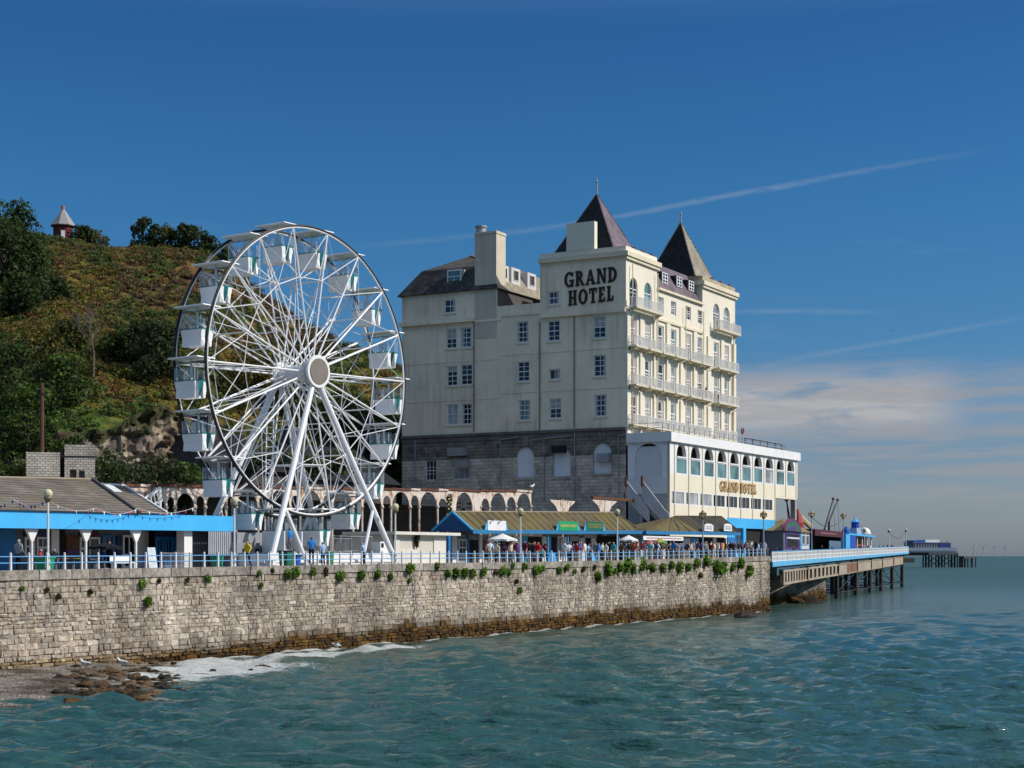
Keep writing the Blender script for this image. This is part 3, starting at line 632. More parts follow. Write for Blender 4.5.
def make_hill():
    pxs = list(range(-380, 720, 7)); Ys = list(np.arange(104, 150, 2.2))+list(np.arange(150, 176, 1.3))+list(np.arange(176, 275, 2.6))+[290, 320, 380]
    mb = MB(); n = len(Ys); g = random.Random(2)
    for px in pxs:
        for Y in Ys:
            p = terr(px, Y); py = HY-(p.z-H)*F/Y
            k = float(np.interp(px, [-100, 0, 60, 210, 260, 320], [0, .2, 1, 1, .4, 0]))
            if k > .05: # craggy face
                tt = abs(p.z-(16.2))
                if tt < 5: p.x += k*(1-tt/5)*1.6*noise.noise(Vector((p.x*.35, p.z*.5, 1))); p.y += k*(1-tt/5)*2.4*noise.noise(Vector((p.x*.3, p.z*.45, 9)))
            bb = (p.x-TOWN.o[0])*TOWN.v[0]+(p.y-TOWN.o[1])*TOWN.v[1]
            if bb < 19: p.z = min(p.z, 5.0-2.0*max(0, 17-bb))
            mb.v.append(tuple(p)); c = zonecol(px, py, g); mb.c.append(tuple(x*1.3 for x in c))
    for i in range(len(pxs)-1):
        for j in range(n-1): mb.f.append((i*n+j, (i+1)*n+j, (i+1)*n+j+1, i*n+j+1)); mb.m.append(0)
    m, t, p = nt('hillside'); v = pos(t); a = N(t, 'ShaderNodeAttribute', attribute_name='Col')
    n1 = noise_(t, v, .5, 8, .7); c = mix(t, .9, a.outputs[0], ramp(t, n1, [(.3, (.35, .34, .3)), (.7, (1.7, 1.6, 1.3))]), 'MULTIPLY')
    ge = N(t, 'ShaderNodeNewGeometry'); sp = N(t, 'ShaderNodeSeparateXYZ'); t.links.new(ge.outputs['Normal'], sp.inputs[0]); s2 = N(t, 'ShaderNodeSeparateXYZ'); t.links.new(ge.outputs['Position'], s2.inputs[0])
    vo = N(t, 'ShaderNodeTexVoronoi'); vo.inputs['Scale'].default_value = .9; t.links.new(pos(t, (1, 1, 1.6)), vo.inputs['Vector'])
    rk = ramp(t, noise_(t, v, .6, 8, .7), [(.25, (.05, .04, .03)), (.45, (.17, .12, .08)), (.6, (.26, .20, .14)), (.75, (.36, .30, .24))])
    rk = mix(t, .55, rk, ramp(t, vo.outputs['Distance'], [(.0, (1.25, 1.2, 1.15)), (.75, (.2, .18, .16))]), 'MULTIPLY')
    zz = mth(t, 'MULTIPLY', smooth(t, s2.outputs[2], 11.5, 13), mth(t, 'SUBTRACT', 1.0, smooth(t, mth(t, 'ADD', s2.outputs[2], mth(t, 'MULTIPLY', n1, 5.0)), 22.0, 23.8)))
    k = mth(t, 'MULTIPLY', mth(t, 'SUBTRACT', 1.0, smooth(t, mth(t, 'ADD', sp.outputs[2], mth(t, 'MULTIPLY', mth(t, 'SUBTRACT', n1, .5), .4)), .62, .86)), zz)
    c = mix(t, k, c, rk); t.links.new(c, p.inputs['Base Color']); p.inputs['Roughness'].default_value = .95; p.inputs['Specular IOR Level'].default_value = .1
    bump(t, p, mth(t, 'ADD', mth(t, 'MULTIPLY', noise_(t, v, .9, 8, .72), 1.4), mth(t, 'MULTIPLY', mth(t, 'MULTIPLY', vo.outputs['Distance'], k), -1.4)), 1.0, .5)
    o = mb.build('hill', m, None, loc=(0, 0, 0), rz=0, smooth=False); setp(o, kind='structure')
    # scrub too thick to count
    g = random.Random(11); cs, rs, cl = [], [], []; tries = 0
    while len(cs) < 6400 and tries < 40000:
        tries += 1; px = g.uniform(-60, 430); Y = g.uniform(140, 266); p = terr(px, Y); py = HY-(p.z-H)*F/Y
        if p.z < 9: continue
        if 95 < px < 215 and 10 < p.z < 20.2: continue
        if 20 < px < 98 and p.z < 15.5 and Y < 150: continue
        if 40 < px < 130 and Y > 257: # mown grass by the hut
            if g.random() < .93: continue
        r = g.uniform(.35, 1.15); c = zonecol(px, py, g)
        if c in (BR, (.075, .05, .03), (.10, .075, .04)): r *= .7
        if c in (DG,): r *= 1.25
        cs.append((p.x, p.y, p.z+r*.25)); rs.append((r, r, r*g.uniform(.45, .8))); cl.append(tuple(x*g.uniform(1.0, 1.6) for x in c))
    V, C = leafcloud(cs, rs, 48, .31, cl, seed=3); o = quads_obj('hillside_scrub', V, C, LEAF); setp(o, kind='stuff', label='thick autumn scrub and heather covering the hillside')
make_hill()
def on_hill(px, Y): return terr(px, Y)
def make_trees():
    G = 'trees along the hilltop skyline'
    sky = [(143, 262, 26, 'rounded dark tree at the left end of the skyline clump above the hill', DG, MG), (156, 262, 20, 'narrow dark pine-like tree second in the skyline clump', DG, DG), (168, 263, 17, 'low bushy tree in the middle of the skyline clump', MG, OL),
           (181, 262, 21, 'tall dark tree right of centre in the skyline clump', DG, MG), (194, 262, 22, 'broad dark tree near the right end of the skyline clump', DG, OL), (208, 263, 20, 'dark tree at the right end of the skyline clump behind the wheel rim', DG, DG),
           (226, 262, 14, 'small dark tree on the falling skyline just behind the wheel rim', DG, MG), (95, 263, 9, 'very low bush on the bare skyline right of the red hut', MG, OL), (83, 262, 12, 'low dark bush beside the red hilltop hut', DG, MG)]
    for i, (px, Y, hpx, lab, c1, c2) in enumerate(sky):
        p = on_hill(px, Y); h = hpx*Y/F+1.2; tree((p.x, p.y, p.z-.7), h, h*g_w(i), lab, (c1, c2), n=60, lobes=22, size=.42, group=G, trunk=.12, seed=40+i, name='skyline_tree', squash=.9)
    G = 'big dark trees at the left edge of the hill'
    for i, (px, Y, hpx, w, lab) in enumerate([(20, 232, 66, 7, 'tallest thin-topped dark tree at the left edge left of the red hut'), (30, 226, 44, 6.5, 'broad dark green tree just below the red hut'), (4, 222, 62, 9, 'dark green tree cut by the left edge of the picture'),
                                              (24, 205, 40, 8, 'dark green rounded tree low on the left of the hill'), (50, 212, 24, 6, 'smaller dark green tree below the hut on its right'), (-18, 225, 80, 11, 'dark tree just outside the left edge of the photo')]):
        p = on_hill(px, Y); h = hpx*Y/F; tree((p.x, p.y, p.z-.4), h, w, lab, (DG, MG), n=85, lobes=26, size=.5, group=G, trunk=.15, seed=60+i, squash=1.0)
    G = 'trees low on the hillside'
    low = [(152, 180, 62, 6.5, (DG, DG), 'dark dense conifer-like tree left of the wheel at mid height'), (165, 184, 52, 6, (DG, MG), 'dark green tree between the conifer and the left gondolas'), (136, 186, 44, 6, (DG, OL), 'olive dark tree left of the dark conifer'), (118, 186, 28, 5.5, (OL, MG), 'olive green tree above the rock outcrop'),
           (27, 158, 62, 7, (MG, LG), 'bright green tree behind the brown pole'), (60, 165, 50, 6.5, (MG, LG), 'light green tree right of the brown pole'), (14, 170, 70, 8, (MG, DG), 'green tree low at the left edge above the pavilion'), (72, 176, 52, 7, (OL, MG), 'olive tree behind the bare tree'),
           (40, 184, 34, 7, (OL, YE), 'yellowish green tree on the slope at the left'), 
           (262, 200, 60, 9, (DG, OL), 'dark tree seen through the left spokes of the wheel'), (285, 205, 50, 8, (MG, OL), 'green tree seen through the wheel left of the hub'), (345, 212, 56, 9, (DG, MG), 'dark tree seen through the wheel right of the hub'), (372, 214, 60, 9, (DG, OL), 'dark tree seen through the right spokes of the wheel'), (395, 216, 40, 8, (MG, OL), 'green tree between the wheel and the hotel'),
           (238, 190, 60, 8, (OL, YE), 'yellowing tree behind the left gondolas'), (318, 235, 40, 9, (DG, BR), 'brownish dark tree high behind the wheel hub')]
    for i, (px, Y, hpx, w, cl, lab) in enumerate(low):
        p = on_hill(px, Y); h = hpx*Y/F; tree((p.x, p.y, p.z-.3), h, w, lab, cl, n=70, lobes=24, size=.42, group=G, trunk=.12, seed=80+i, squash=.9)
    # the bare tree
    p = on_hill(93, 176); root = thing('bare_tree', 'leafless pale tree with a thin forked trunk on the hillside', 'tree', (0, 0, 0), rz=0, loc=p); g = random.Random(4)
    mb = MB(); mb.tube((0, 0, -.5), (.1, 0, 3.2), .16, 6, .12)
    def br(q, d, L, r, k):
        e = q+d*L; mb.tube(q, e, r, 4, r*.6, cap=False)
        if k:
            for _ in range(3): br(q+d*L*g.uniform(.55, 1), (d+Vector((g.uniform(-.7, .7), g.uniform(-.7, .7), g.uniform(-.1, .5)))).normalized(), L*.68, r*.6, k-1)
    for _ in range(4): br(Vector((.1, 0, 3.0)), Vector((g.uniform(-.6, .6), g.uniform(-.6, .6), 1)).normalized(), 2.4, .09, 3)
    mb.build('trunk', M('pale_bark', (.13, .11, .09), .9, .2, 2), root)
    # big rounded bush above the pavilion roof and yellow gorse
    for i, (px, py, Y, r, cl, lab) in enumerate([(118, 487, 137, 3.5, (DG, DG, MG), 'large rounded dark green bush behind the slate roofed pavilion'), (150, 487, 140, 3.5, (DG, (.05, .045, .02)), 'large brownish dark bush beside the rounded green one'), (182, 482, 143, 2.0, (LG, MG), 'bright green bush at the right of the large dark bushes'), (28, 482, 135, 1.9, (MG, OL), 'green bush above the left end of the slate roof'), (46, 486, 136, 1.2, (LG, OL), 'small yellow-green bush by the foot of the brown pole'),
                                                (104, 448, 158, 1.6, (LG, YE), 'yellow-green creeper bush on the rock outcrop'), (120, 503, 126, 1.4, (DG, MG), 'dark bush under the white stair by the pavilion'), (172, 506, 128, 2.0, (DG, (.03, .03, .012)), 'dark rounded bush between the pavilion roof and the wheel'), (216, 503, 133, 1.6, (MG, DG), 'dark green bush behind the lowest left gondola'),
                                                (258, 470, 150, 2.4, (OL, DG), 'dark shrub under the wheel left of the front leg'), (305, 474, 152, 2.2, (MG, OL), 'dark shrub behind the wheel between its front legs'), (338, 470, 156, 2.4, (DG, OL), 'dark shrub behind the wheel right of the hub')]):
        P = PT(px, py, Y); shrub((P.x, P.y, P.z-.2), r, lab, cl, n=110, lobes=10, size=.34, group='bushes above the promenade', seed=120+i)
def g_w(i): return [.85, .7, 1.1, .8, 1.0, .95, 1.2, 1.8, 1.3][i % 9]
make_trees()
def make_cliff():
    g = np.random.default_rng(6); mb = MB(); P0, P1 = PT(52, 470, 143), PT(222, 462, 151); L = (P1.xy-P0.xy).length; n, m = int(L/.28), 34
    d = (P1.xy-P0.xy).normalized(); nx_ = Vector((d.y, -d.x))
    pts = g.random((260, 2))*np.array([L, 11]); hgt = g.random(260); tone = g.random(260)
    for i in range(n+1):
        s = L*i/n; px = 52+170*i/n; top = float(np.interp(px, [52, 62, 80, 100, 130, 160, 190, 222], [2.5, 3.5, 4.3, 5.6, 6.6, 7.6, 7.2, 5.0]))+.9*noise.noise(Vector((s*.4, 2, 0)))
        for j in range(m+1):
            h = j/m; z = 10.2+top*h*1.25; q = (pts[:, 0]-s)**2+((pts[:, 1]-(z-10))*1.1)**2; k = int(np.argmin(q)); e = float(np.sort(q)[1]-q[k])
            out = 1.1*hgt[k]+.5*noise.noise(Vector((s*.7, z*.7, 3)))+.25*noise.noise(Vector((s*2, z*2, 8)))-h*2.8-.35*max(0, 1-e*1.5)
            c = P0.xy+d*s+nx_*out; mb.v.append((c.x, c.y, z+.3*noise.noise(Vector((s, z, 1)))))
            warm = min(1, max(0, (px-95)/70)); base = Vector((.30, .26, .21)).lerp(Vector((.34, .22, .12)), warm*.45)*(.55+.75*float(tone[k]))*(.5+.5*min(1, e*2))
            if h > .86+.2*noise.noise(Vector((s*.5, 7, 7))): base = Vector((.05, .05, .02))
            mb.c.append(tuple(base))
    for i in range(n):
        for j in range(m): mb.f.append((i*(m+1)+j, (i+1)*(m+1)+j, (i+1)*(m+1)+j+1, i*(m+1)+j+1)); mb.m.append(0)
    o = mb.build('rock_cliff', ROCK, None, loc=(0, 0, 0), rz=0, org=(0, 0, 0)); setp(o, kind='structure')
make_cliff()
def make_hill_bits():
    # octagonal red hut with a pale pyramid roof
    P = on_hill(63, 262); Y = 262; m = Y/F
    root = thing('hilltop_hut', 'small dark red octagonal hut with a pale grey pointed roof on the hilltop', 'hut', (0, 0, 0), rz=.35, loc=(P.x, P.y, P.z-.3))
    red = M('red_boards', (.12, .022, .02), .8, .25, 1.5); zr = PT(63, 226, Y).z-(P.z-.3); za = PT(63, 209, Y).z-(P.z-.3)
    MB().lathe((0, 0, 0), [(10*m, 0), (10*m, zr)], 8).build('wall', red, root)
    MB().lathe((0, 0, 0), [(12.6*m, zr-.1), (12.9*m, zr), (1.2*m, za)], 8).build('roof', M('lead_roof', (.27, .27, .275), .6, .12, .8), root)
    MB().lathe((0, 0, 0), [(1.9*m, za-.3), (1.9*m, za+.5)], 8).build('vent', M('red_vent', (.35, .16, .12), .7, .1, 1), root)
    d = MB(); d.box(-.3, .3, -.1, .1, 0, zr*.55); o = d.build('door', white, root); dr = Vector((-P.x, -P.y, 0)).normalized(); o.rotation_euler = (0, 0, math.atan2(-dr.x, dr.y)+math.pi-.35); q = Matrix.Rotation(-.35, 3, 'Z') @ dr; o.location = q*(10*m*.965)
    # brown wooden pole
    P = PT(42, 478, 132); root = thing('utility_pole', 'tall plain brown wooden pole standing above the pavilion roof', 'pole', (0, 0, 0), rz=0, loc=(P.x, P.y, P.z-3)); zt = PT(42, 383, 132).z-P.z+3
    MB().tube((0, 0, 0), (0, 0, zt), .2, 8, .15).build('pole', M('brown_pole', (.10, .05, .035), .8, .2, 1), root); MB().box(-.2, .2, -.14, .14, zt-1.0, zt-.8).build('bracket', darkiron, root)
    # ruined pale stone building under the cliff
    f = Frame(*PT(26, 480, 131).xy, 75); root = thing('stone_building', 'pale roofless stone building with dark doorways under the rock outcrop', 'building', (0, 0, 10.5), frame=f)
    Lx = f.A(95, 0); stone = roofmat('rubble_stone', (.50, .45, .37), (.66, .60, .50), mort=.02, rz=f.rz, w=.42, h=.2, rough=.9); z = lambda py, a=0: f.Z(py, a, 0)
    holes = [(f.A(70, 0), f.A(76.5, 0), 10.5, z(469), False), (f.A(79, 0), f.A(85, 0), 10.5, z(469), False)]
    mb = MB(); facade(mb, lambda s, d, zz: (s, d, zz), 0, f.A(60, 0), 10.5, z(452), [], .4); facade(mb, lambda s, d, zz: (s, d, zz), f.A(64.5, 0), Lx, 10.5, z(445, Lx), holes, .4)
    mb.box(0, f.A(60, 0), .01, 4, 10.4, z(452)-.05).box(f.A(64.5, 0), Lx, .45, 4, 10.4, z(445, Lx)-.05); mb.build('wall', stone, root)
    MB().box(f.A(59.5, 0), f.A(65, 0), .5, 3.5, 10.4, z(448)).build('gap_block', darkint, root)  # near-black block filling the gap between the wall pieces
    MB().box(holes[0][0]+.02, holes[0][1]-.02, .3, .4, 10.5, z(470)).box(holes[1][0]+.02, holes[1][1]-.02, .3, .4, 10.5, z(470)).build('door', M('grey_door', (.12, .11, .10), .8, .2, 1), root)
    MB().box(f.A(62, 0), f.A(95, 0)+.1, -.06, .01, z(456), z(455)).build('ledge', darkiron, root)
    # pitched roofs behind the wheel, deep shade put into near-black slate
    slate = roofmat('deep_shade_slate', (.016, .017, .02), (.024, .025, .03), w=.6, h=.3)
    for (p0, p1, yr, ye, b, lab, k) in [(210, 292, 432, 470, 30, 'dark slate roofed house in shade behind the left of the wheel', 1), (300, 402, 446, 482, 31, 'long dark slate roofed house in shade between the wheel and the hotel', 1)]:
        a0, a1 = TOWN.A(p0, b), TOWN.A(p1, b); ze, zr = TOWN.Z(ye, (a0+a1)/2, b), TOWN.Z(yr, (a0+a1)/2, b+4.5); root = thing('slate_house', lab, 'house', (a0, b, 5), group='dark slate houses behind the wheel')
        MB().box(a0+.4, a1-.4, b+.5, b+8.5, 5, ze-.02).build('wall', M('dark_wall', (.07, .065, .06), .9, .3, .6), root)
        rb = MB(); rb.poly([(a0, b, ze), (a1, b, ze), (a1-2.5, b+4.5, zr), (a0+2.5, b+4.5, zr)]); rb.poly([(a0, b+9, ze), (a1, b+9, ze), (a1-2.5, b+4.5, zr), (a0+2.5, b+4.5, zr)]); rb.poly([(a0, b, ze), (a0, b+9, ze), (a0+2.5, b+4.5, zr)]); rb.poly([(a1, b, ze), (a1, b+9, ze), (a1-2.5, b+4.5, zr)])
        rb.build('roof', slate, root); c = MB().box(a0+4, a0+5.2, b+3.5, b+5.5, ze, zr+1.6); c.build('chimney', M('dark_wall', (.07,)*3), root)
make_hill_bits()
# ------------------------------------------------------------------ the big wheel
def make_wheel():
    zb = floor(22)+.05; rz = math.atan2(math.cos(R(35.9)), math.sin(R(35.9))); C = PT(296.8, 556, 117.0)
    root = thing('ferris_wheel', 'tall white ferris wheel with white and teal gondolas on the promenade', 'ferris wheel', (0, 0, 0), rz=rz, loc=(C.x, C.y, zb))
    zh, RR, hf = 19.08-zb, 10.15, 1.5; Pn = lambda r, th, y: (r*math.sin(th), y, zh+r*math.cos(th)); NG = 18; th0 = R(8.93); st = 2*math.pi/NG
    for y, nm in ((-hf, 'front'), (hf, 'rear')):
        mb = MB(); k = 96
        for i in range(k): mb.tube(Pn(RR, 2*math.pi*i/k, y), Pn(RR, 2*math.pi*(i+1)/k, y), .075, 6, cap=False)
        o = mb.build('rim', whitesteel, root)
        mb = MB()
        for i in range(k): mb.tube(Pn(RR+.11, 2*math.pi*i/k, y), Pn(RR+.11, 2*math.pi*(i+1)/k, y), .10, 6, cap=False)
        mb.build('light_strip', black, o, org=(0, 0, 0))
    for i in range(NG):
        th = th0+i*st
        for sg in (-1, 1):
            s = MB(); s.tube(Pn(.75, th, sg*1.45), Pn(RR, th, sg*hf), .066, 6); s.build('spoke', whitesteel, root)
            s = MB(); s.tube(Pn(.7, th+.12, sg*.5), Pn(RR*.985, th, sg*hf*.98), .036, 5); s.build('stay', whitesteel, root)
            s = MB(); f = .66
            s.tube(Pn(RR*f, th, sg*(1.45-(1.45-hf)*f)), Pn(RR, th+st, sg*hf), .033, 4).tube(Pn(RR*f, th+st, sg*(1.45-(1.45-hf)*f)), Pn(RR, th, sg*hf), .033, 4).tube(Pn(RR*f, th, sg*(1.45-(1.45-hf)*f)), Pn(RR*f, th+st, sg*(1.45-(1.45-hf)*f)), .04, 4)
            s.build('cross_brace', whitesteel, root)
        s = MB(); s.tube(Pn(RR, th, -hf), Pn(RR, th, hf), .06, 6); s.tube(Pn(RR*.66, th, -1.48), Pn(RR*.66, th, 1.48), .05, 5).tube(Pn(RR*.4, th, -1.46), Pn(RR*.4, th, 1.46), .04, 5)
        s.tube(Pn(RR*.4, th, -1.46), Pn(RR*.66, th, 1.48), .035, 4); s.tube(Pn(RR*.66, th, -1.48), Pn(RR, th, hf), .035, 4); s.build('cross_tie', whitesteel, root)
    hb = MB(); n = 20
    for (y0, y1, r) in ((-1.4, 1.4, .55), (-1.55, -1.35, .92), (1.35, 1.55, .92), (-1.9, -1.55, .5), (1.55, 1.9, .5)): hb.tube((0, y0, zh), (0, y1, zh), r, n)
    h = hb.build('hub', whitesteel, root)
    d = MB(); d.tube((0, -2.15, zh), (0, -1.92, zh), 1.16, 32); d.build('hub_ring', white, h, org=(0, 0, 0))
    d = MB(); d.tube((0, -2.20, zh), (0, -2.152, zh), .92, 32); d.build('hub_disc', M('hub_disc_grey', (.20, .17, .145), .55, .12, .8), h, org=(0, 0, 0))
    for sg, x0, x1 in ((-1, -6.1, 7.2), (1, -6.9, 6.6)):
        yf = sg*3.3; feet = [Vector((x0, yf, .1)), Vector((x1, yf, .1))]
        for ft in feet:
            MB().tube((0, sg*1.75, zh-.2), ft, .21, 10).build('leg', whitesteel, root)
            MB().tube(ft+Vector((0, 0, 0)), ft+Vector((0, sg*.0, -.15)), .5, 10).build('foot', greym, root)
            q = ft.lerp(Vector((0, sg*1.75, zh)), .30); e = Vector((ft.x*.42, yf+sg*.2, .1)); MB().tube(q, e, .13, 8).build('strut', whitesteel, root)
    for x in (-6.5, 6.9): MB().tube((x, -3.3, .35), (x, 3.3, .35), .16, 8).build('base_beam', whitesteel, root)
    for yy in (-3.3, 3.3): MB().tube((-6.5, yy, .35), (6.9, yy, .35), .13, 8).build('base_beam', whitesteel, root)
    # access ladder and drive tower under the hub
    t = MB()
    for x in (-.35, .35): t.tube((x, 2.9, .1), (x, 2.6, zh-1), .06, 5)
    for i in range(26): t.tube((-.35, 2.88-.01*i, .5+i*.48), (.35, 2.88-.01*i, .5+i*.48), .03, 4)
    t.build('ladder', whitesteel, root)
    # gondola: a tub with a teal doorway, clear screens and a flat canopy
    clear, t_, p = nt('clear_screen'); tr = N(t_, 'ShaderNodeBsdfTransparent'); tr.inputs[0].default_value = (.95, .97, .98, 1); mx = N(t_, 'ShaderNodeMixShader'); mx.inputs[0].default_value = .86
    p.inputs['Base Color'].default_value = (.55, .60, .66, 1); p.inputs['Roughness'].default_value = .08
    out = [n_ for n_ in t_.nodes if n_.type == 'OUTPUT_MATERIAL'][0]; t_.links.new(p.outputs[0], mx.inputs[1]); t_.links.new(tr.outputs[0], mx.inputs[2]); t_.links.new(mx.outputs[0], out.inputs[0])
    def tub(x0, x1):
        b = MB(); sg = 1 if x1 > 0 else -1; xo, xi = (x1, x0) if sg > 0 else (x0, x1)
        b.hexa([(xi, -0.92, -1.82), (xo-sg*.10, -0.92, -1.82), (xo-sg*.10, 0.92, -1.82), (xi, 0.92, -1.82), (xi, -0.97, -1.30), (xo, -0.97, -1.30), (xo, 0.97, -1.30), (xi, 0.97, -1.30)])
        b.hexa([(xi, -.98, -2.40), (xo-sg*.12, -0.84, -2.40), (xo-sg*.12, .98, -2.40), (xi, .98, -2.40), (xi, -0.92, -1.823), (xo-sg*.10, -0.90, -1.823), (xo-sg*.12, 0.92, -1.823), (xi, 0.92, -1.823)])
        return b
    def gondola(loc):
        b = tub(-0.60, -.20); c2 = tub(.20, 0.60); k = len(b.v); b.v += c2.v; b.f += [tuple(i+k for i in q) for q in c2.f]; b.m += c2.m
        b.box(-.24, .24, -.8, .8, -2.40, -2.28); g = b.build('gondola', M('cabin_white', (.86, .86, .85), .4, .04, .8), root, org=(0, 0, 0)); g.location = loc
        mb = MB(); mb.hexa([(-.82, -1.48, .22), (.82, -1.48, .22), (.82, 1.48, .22), (-.82, 1.48, .22), (-.8, -1.36, .31), (.8, -1.36, .31), (.8, 1.36, .31), (-.8, 1.36, .31)]); mb.build('canopy', M('cabin_white', (.86, .86, .85)), g, org=(0, 0, 0))
        mb = MB(); mb.box(-.62, -.19, -1.0, 1.0, -1.297, -1.235); mb.box(.19, .62, -1.0, 1.0, -1.297, -1.235); mb.build('trim', teal, g, org=(0, 0, 0))
        mb = MB(); mb.hexa([(-.195, -.62, -2.3), (.195, -.62, -2.3), (.195, .62, -2.3), (-.195, .62, -2.3), (-.195, -.98, -1.25), (.195, -.98, -1.25), (.195, .98, -1.25), (-.195, .98, -1.25)]); mb.build('door', teal, g, org=(0, 0, 0))
        for sx in (-1, 1):
            mb = MB(); mb.box(sx*.585-.01, sx*.585+.01, -.95, .95, -1.2, -.42); mb.box(min(sx*.2, sx*.575), max(sx*.2, sx*.575), -.96, -.94, -1.2, -.42); mb.box(min(sx*.2, sx*.575), max(sx*.2, sx*.575), .94, .96, -1.2, -.42); mb.build('screen', clear, g, org=(0, 0, 0))
        mb = MB()
        for sx in (-.575, .575):
            for sy in (-.95, 0, .95): mb.tube((sx, sy, -1.22), (sx, sy, -.40), .02, 4)
        mb.tube((0, 0, -1.25), (0, 0, .24), .08, 8).tube((0, -1.5, .0), (0, 1.5, .0), .06, 6).tube((-.7, 0, -.02), (.7, 0, -.02), .05, 5); mb.build('pole', whitesteel, g, org=(0, 0, 0))
        mb = MB(); mb.box(-.46, -.25, -.7, .7, -1.52, -1.34); mb.build('seat', teal, g, org=(0, 0, 0))
        return g
    g0 = None
    for i in range(NG):
        q = Pn(RR, th0+i*st, 0)
        if g0 is None: g0 = gondola(q)
        else: dup(g0, loc=q, parent=root)
make_wheel()
def make_platform():
    z0 = floor(22); a0, a1 = TOWN.A(268, 2.9), TOWN.A(446, 2.9); zt = TOWN.Z(553, (a0+a1)/2, 2.9)
    a2 = TOWN.A(393, 2.9)
    root = thing('ride_platform', 'low white boarded platform under the ferris wheel', 'platform', (a0, 2.9, z0))
    MB().box(a0, a2, 2.95, 14, zt-.12, zt).build('deck', greym, root)
    x = a0
    while x < a2-.1:
        x1 = min(a2, x+2.4); MB().box(x+.01, x1-.01, 2.88, 2.95, z0-.2, zt).build('skirt_panel', white, root); x = x1
    MB().box(a0, a0+.06, 2.96, 14, z0, zt-.13).build('side_panel', white, root)
    # railings round the platform
    def fence(b, p0, p1, h, label, step, bars=True):
        x0, x1 = TOWN.A(p0, b), TOWN.A(p1, b); r = thing('safety_fence', label, 'fence', (x0, b, zt)); n = max(2, int((x1-x0)/step))
        for i in range(n+1):
            x = x0+(x1-x0)*i/n; MB().tube((x, b, zt), (x, b, zt+h), .035, 6).build('post', greym, r)
        MB().tube((x0, b, zt+h), (x1, b, zt+h), .03, 5).build('rail', greym, r); MB().tube((x0, b, zt+.15), (x1, b, zt+.15), .025, 5).build('rail', greym, r)
        if bars:
            m = MB(); k = int((x1-x0)/.14)
            for i in range(1, k): x = x0+(x1-x0)*i/k; m.box(x-.009, x+.009, b-.009, b+.009, zt+.15, zt+h)
            m.build('bar_panel', greym, r)
    fence(4.6, 330, 372, 1.25, 'grey barred fence on the platform right of the man in blue', 1.3)
    fence(4.4, 272, 284, 1.2, 'short grey barred fence on the platform left of the man on the steps', 1.0)
    fence(12.6, 262, 386, 1.2, 'long grey fence along the back of the wheel platform', 1.6)
    # loading steps
    a, b = TOWN.A(290, 3.6), 3.6; r = thing('loading_steps', 'white loading steps on the wheel platform where a man in blue stands', 'steps', (a, b, zt))
    for i in range(3): MB().box(a-1.0, a+1.0, b+.3+i*.4, b+.7+i*.4, zt+.003, zt+.25*(i+1)).build('step', greym, r)
    for s in (-1, 1): MB().box(a+s*1.0-.05, a+s*1.0+.05, b-.3, b+1.6, zt+.003, zt+1.5).build('side_panel', white, r)
    # control cabinet and drive housing
    a, b = TOWN.A(380, 3.6), 3.6; r = thing('control_cabinet', 'white control cabinet with a small dark screen beside the right leg of the wheel', 'cabinet', (a, b, zt)); zc = TOWN.Z(543, a, b)
    MB().box(a-.55, a+.55, b-.4, b+.4, zt+.003, zc+.1).build('body', white, r); MB().box(a-.45, a-.12, b-.42, b-.401, zc-.35, zc-.02).build('screen', black, r)
    a, b = TOWN.A(250, 6.0), 6.0; r = thing('drive_housing', 'grey and white machinery housing at the left foot of the wheel', 'machinery', (a, b, z0))
    MB().box(a-2.2, a+2.6, b-.6, b+1.2, z0, z0+1.7).build('body', M('housing_grey', (.24, .25, .27), .6, .1, .7), r); MB().box(a-1.8, a+2.2, b-.3, b+.9, z0+1.7, z0+2.4).build('cover', greym, r)
    for i in range(5): MB().box(a-1.6+i*.7, a-1.2+i*.7, b-.63, b-.601, z0+.5, z0+1.3).build('vent', darkint, r)
    # white and green strips by the right leg
    a, b = TOWN.A(390.5, 3.4), 3.4; zt2 = TOWN.Z(543, a, b); r = MB(); r.prism([(a-.3, b, zt2), (a+.25, b, zt2-.1), (a+.3, b, zt2-.9), (a-.1, b, zt2-1.15), (a-.35, b, zt2-.8)], (0, .06, 0)); o = r.build('feather_flag', M('flag_green', (.02, .16, .05), .6, .1, 1), None, org=(a, b, zt2-1.2)); setp(o, 'dark green leaf shaped flag hanging beside the right leg of the wheel', 'flag')
    # bins
    for px, w, hgt, mt, lab in ((286.3, .75, 1.05, M('bin_green', (.02, .14, .08), .5, .1, 1), 'dark green wheelie bin in front of the white platform'), (296, .5, .75, M('bin_blue', (.02, .10, .45), .5, .1, 1), 'small blue bin beside the dark green wheelie bin'), (330, .4, .95, M('bin_lightgreen', (.03, .2, .07), .5, .1, 1), 'green litter bin between two people by the railing'), (217, .6, .8, M('bin_teal', (.02, .26, .15), .5, .1, 1), 'green bin below the grey shutter of the pavilion'), (45, .75, .75, M('bin_green2', (.02, .28, .13), .5, .1, 1), 'bright green crate among the tables at the left end of the railing')):
        a = TOWN.A(px, 1.7); z = floor(a); r = thing('litter_bin', lab, 'bin', (a, 1.7, z), group='bins along the promenade'); q = MB(); q.hexa([(a-w*.42, 1.7-w*.4, z), (a+w*.42, 1.7-w*.4, z), (a+w*.42, 1.7+w*.4, z), (a-w*.42, 1.7+w*.4, z), (a-w*.5, 1.7-w*.5, z+hgt), (a+w*.5, 1.7-w*.5, z+hgt), (a+w*.5, 1.7+w*.5, z+hgt), (a-w*.5, 1.7+w*.5, z+hgt)]); q.build('body', mt, r)
        MB().box(a-w*.54, a+w*.54, 1.7-w*.54, 1.7+w*.54, z+hgt, z+hgt+.08).build('lid', black if 'dark' in lab else mt, r)
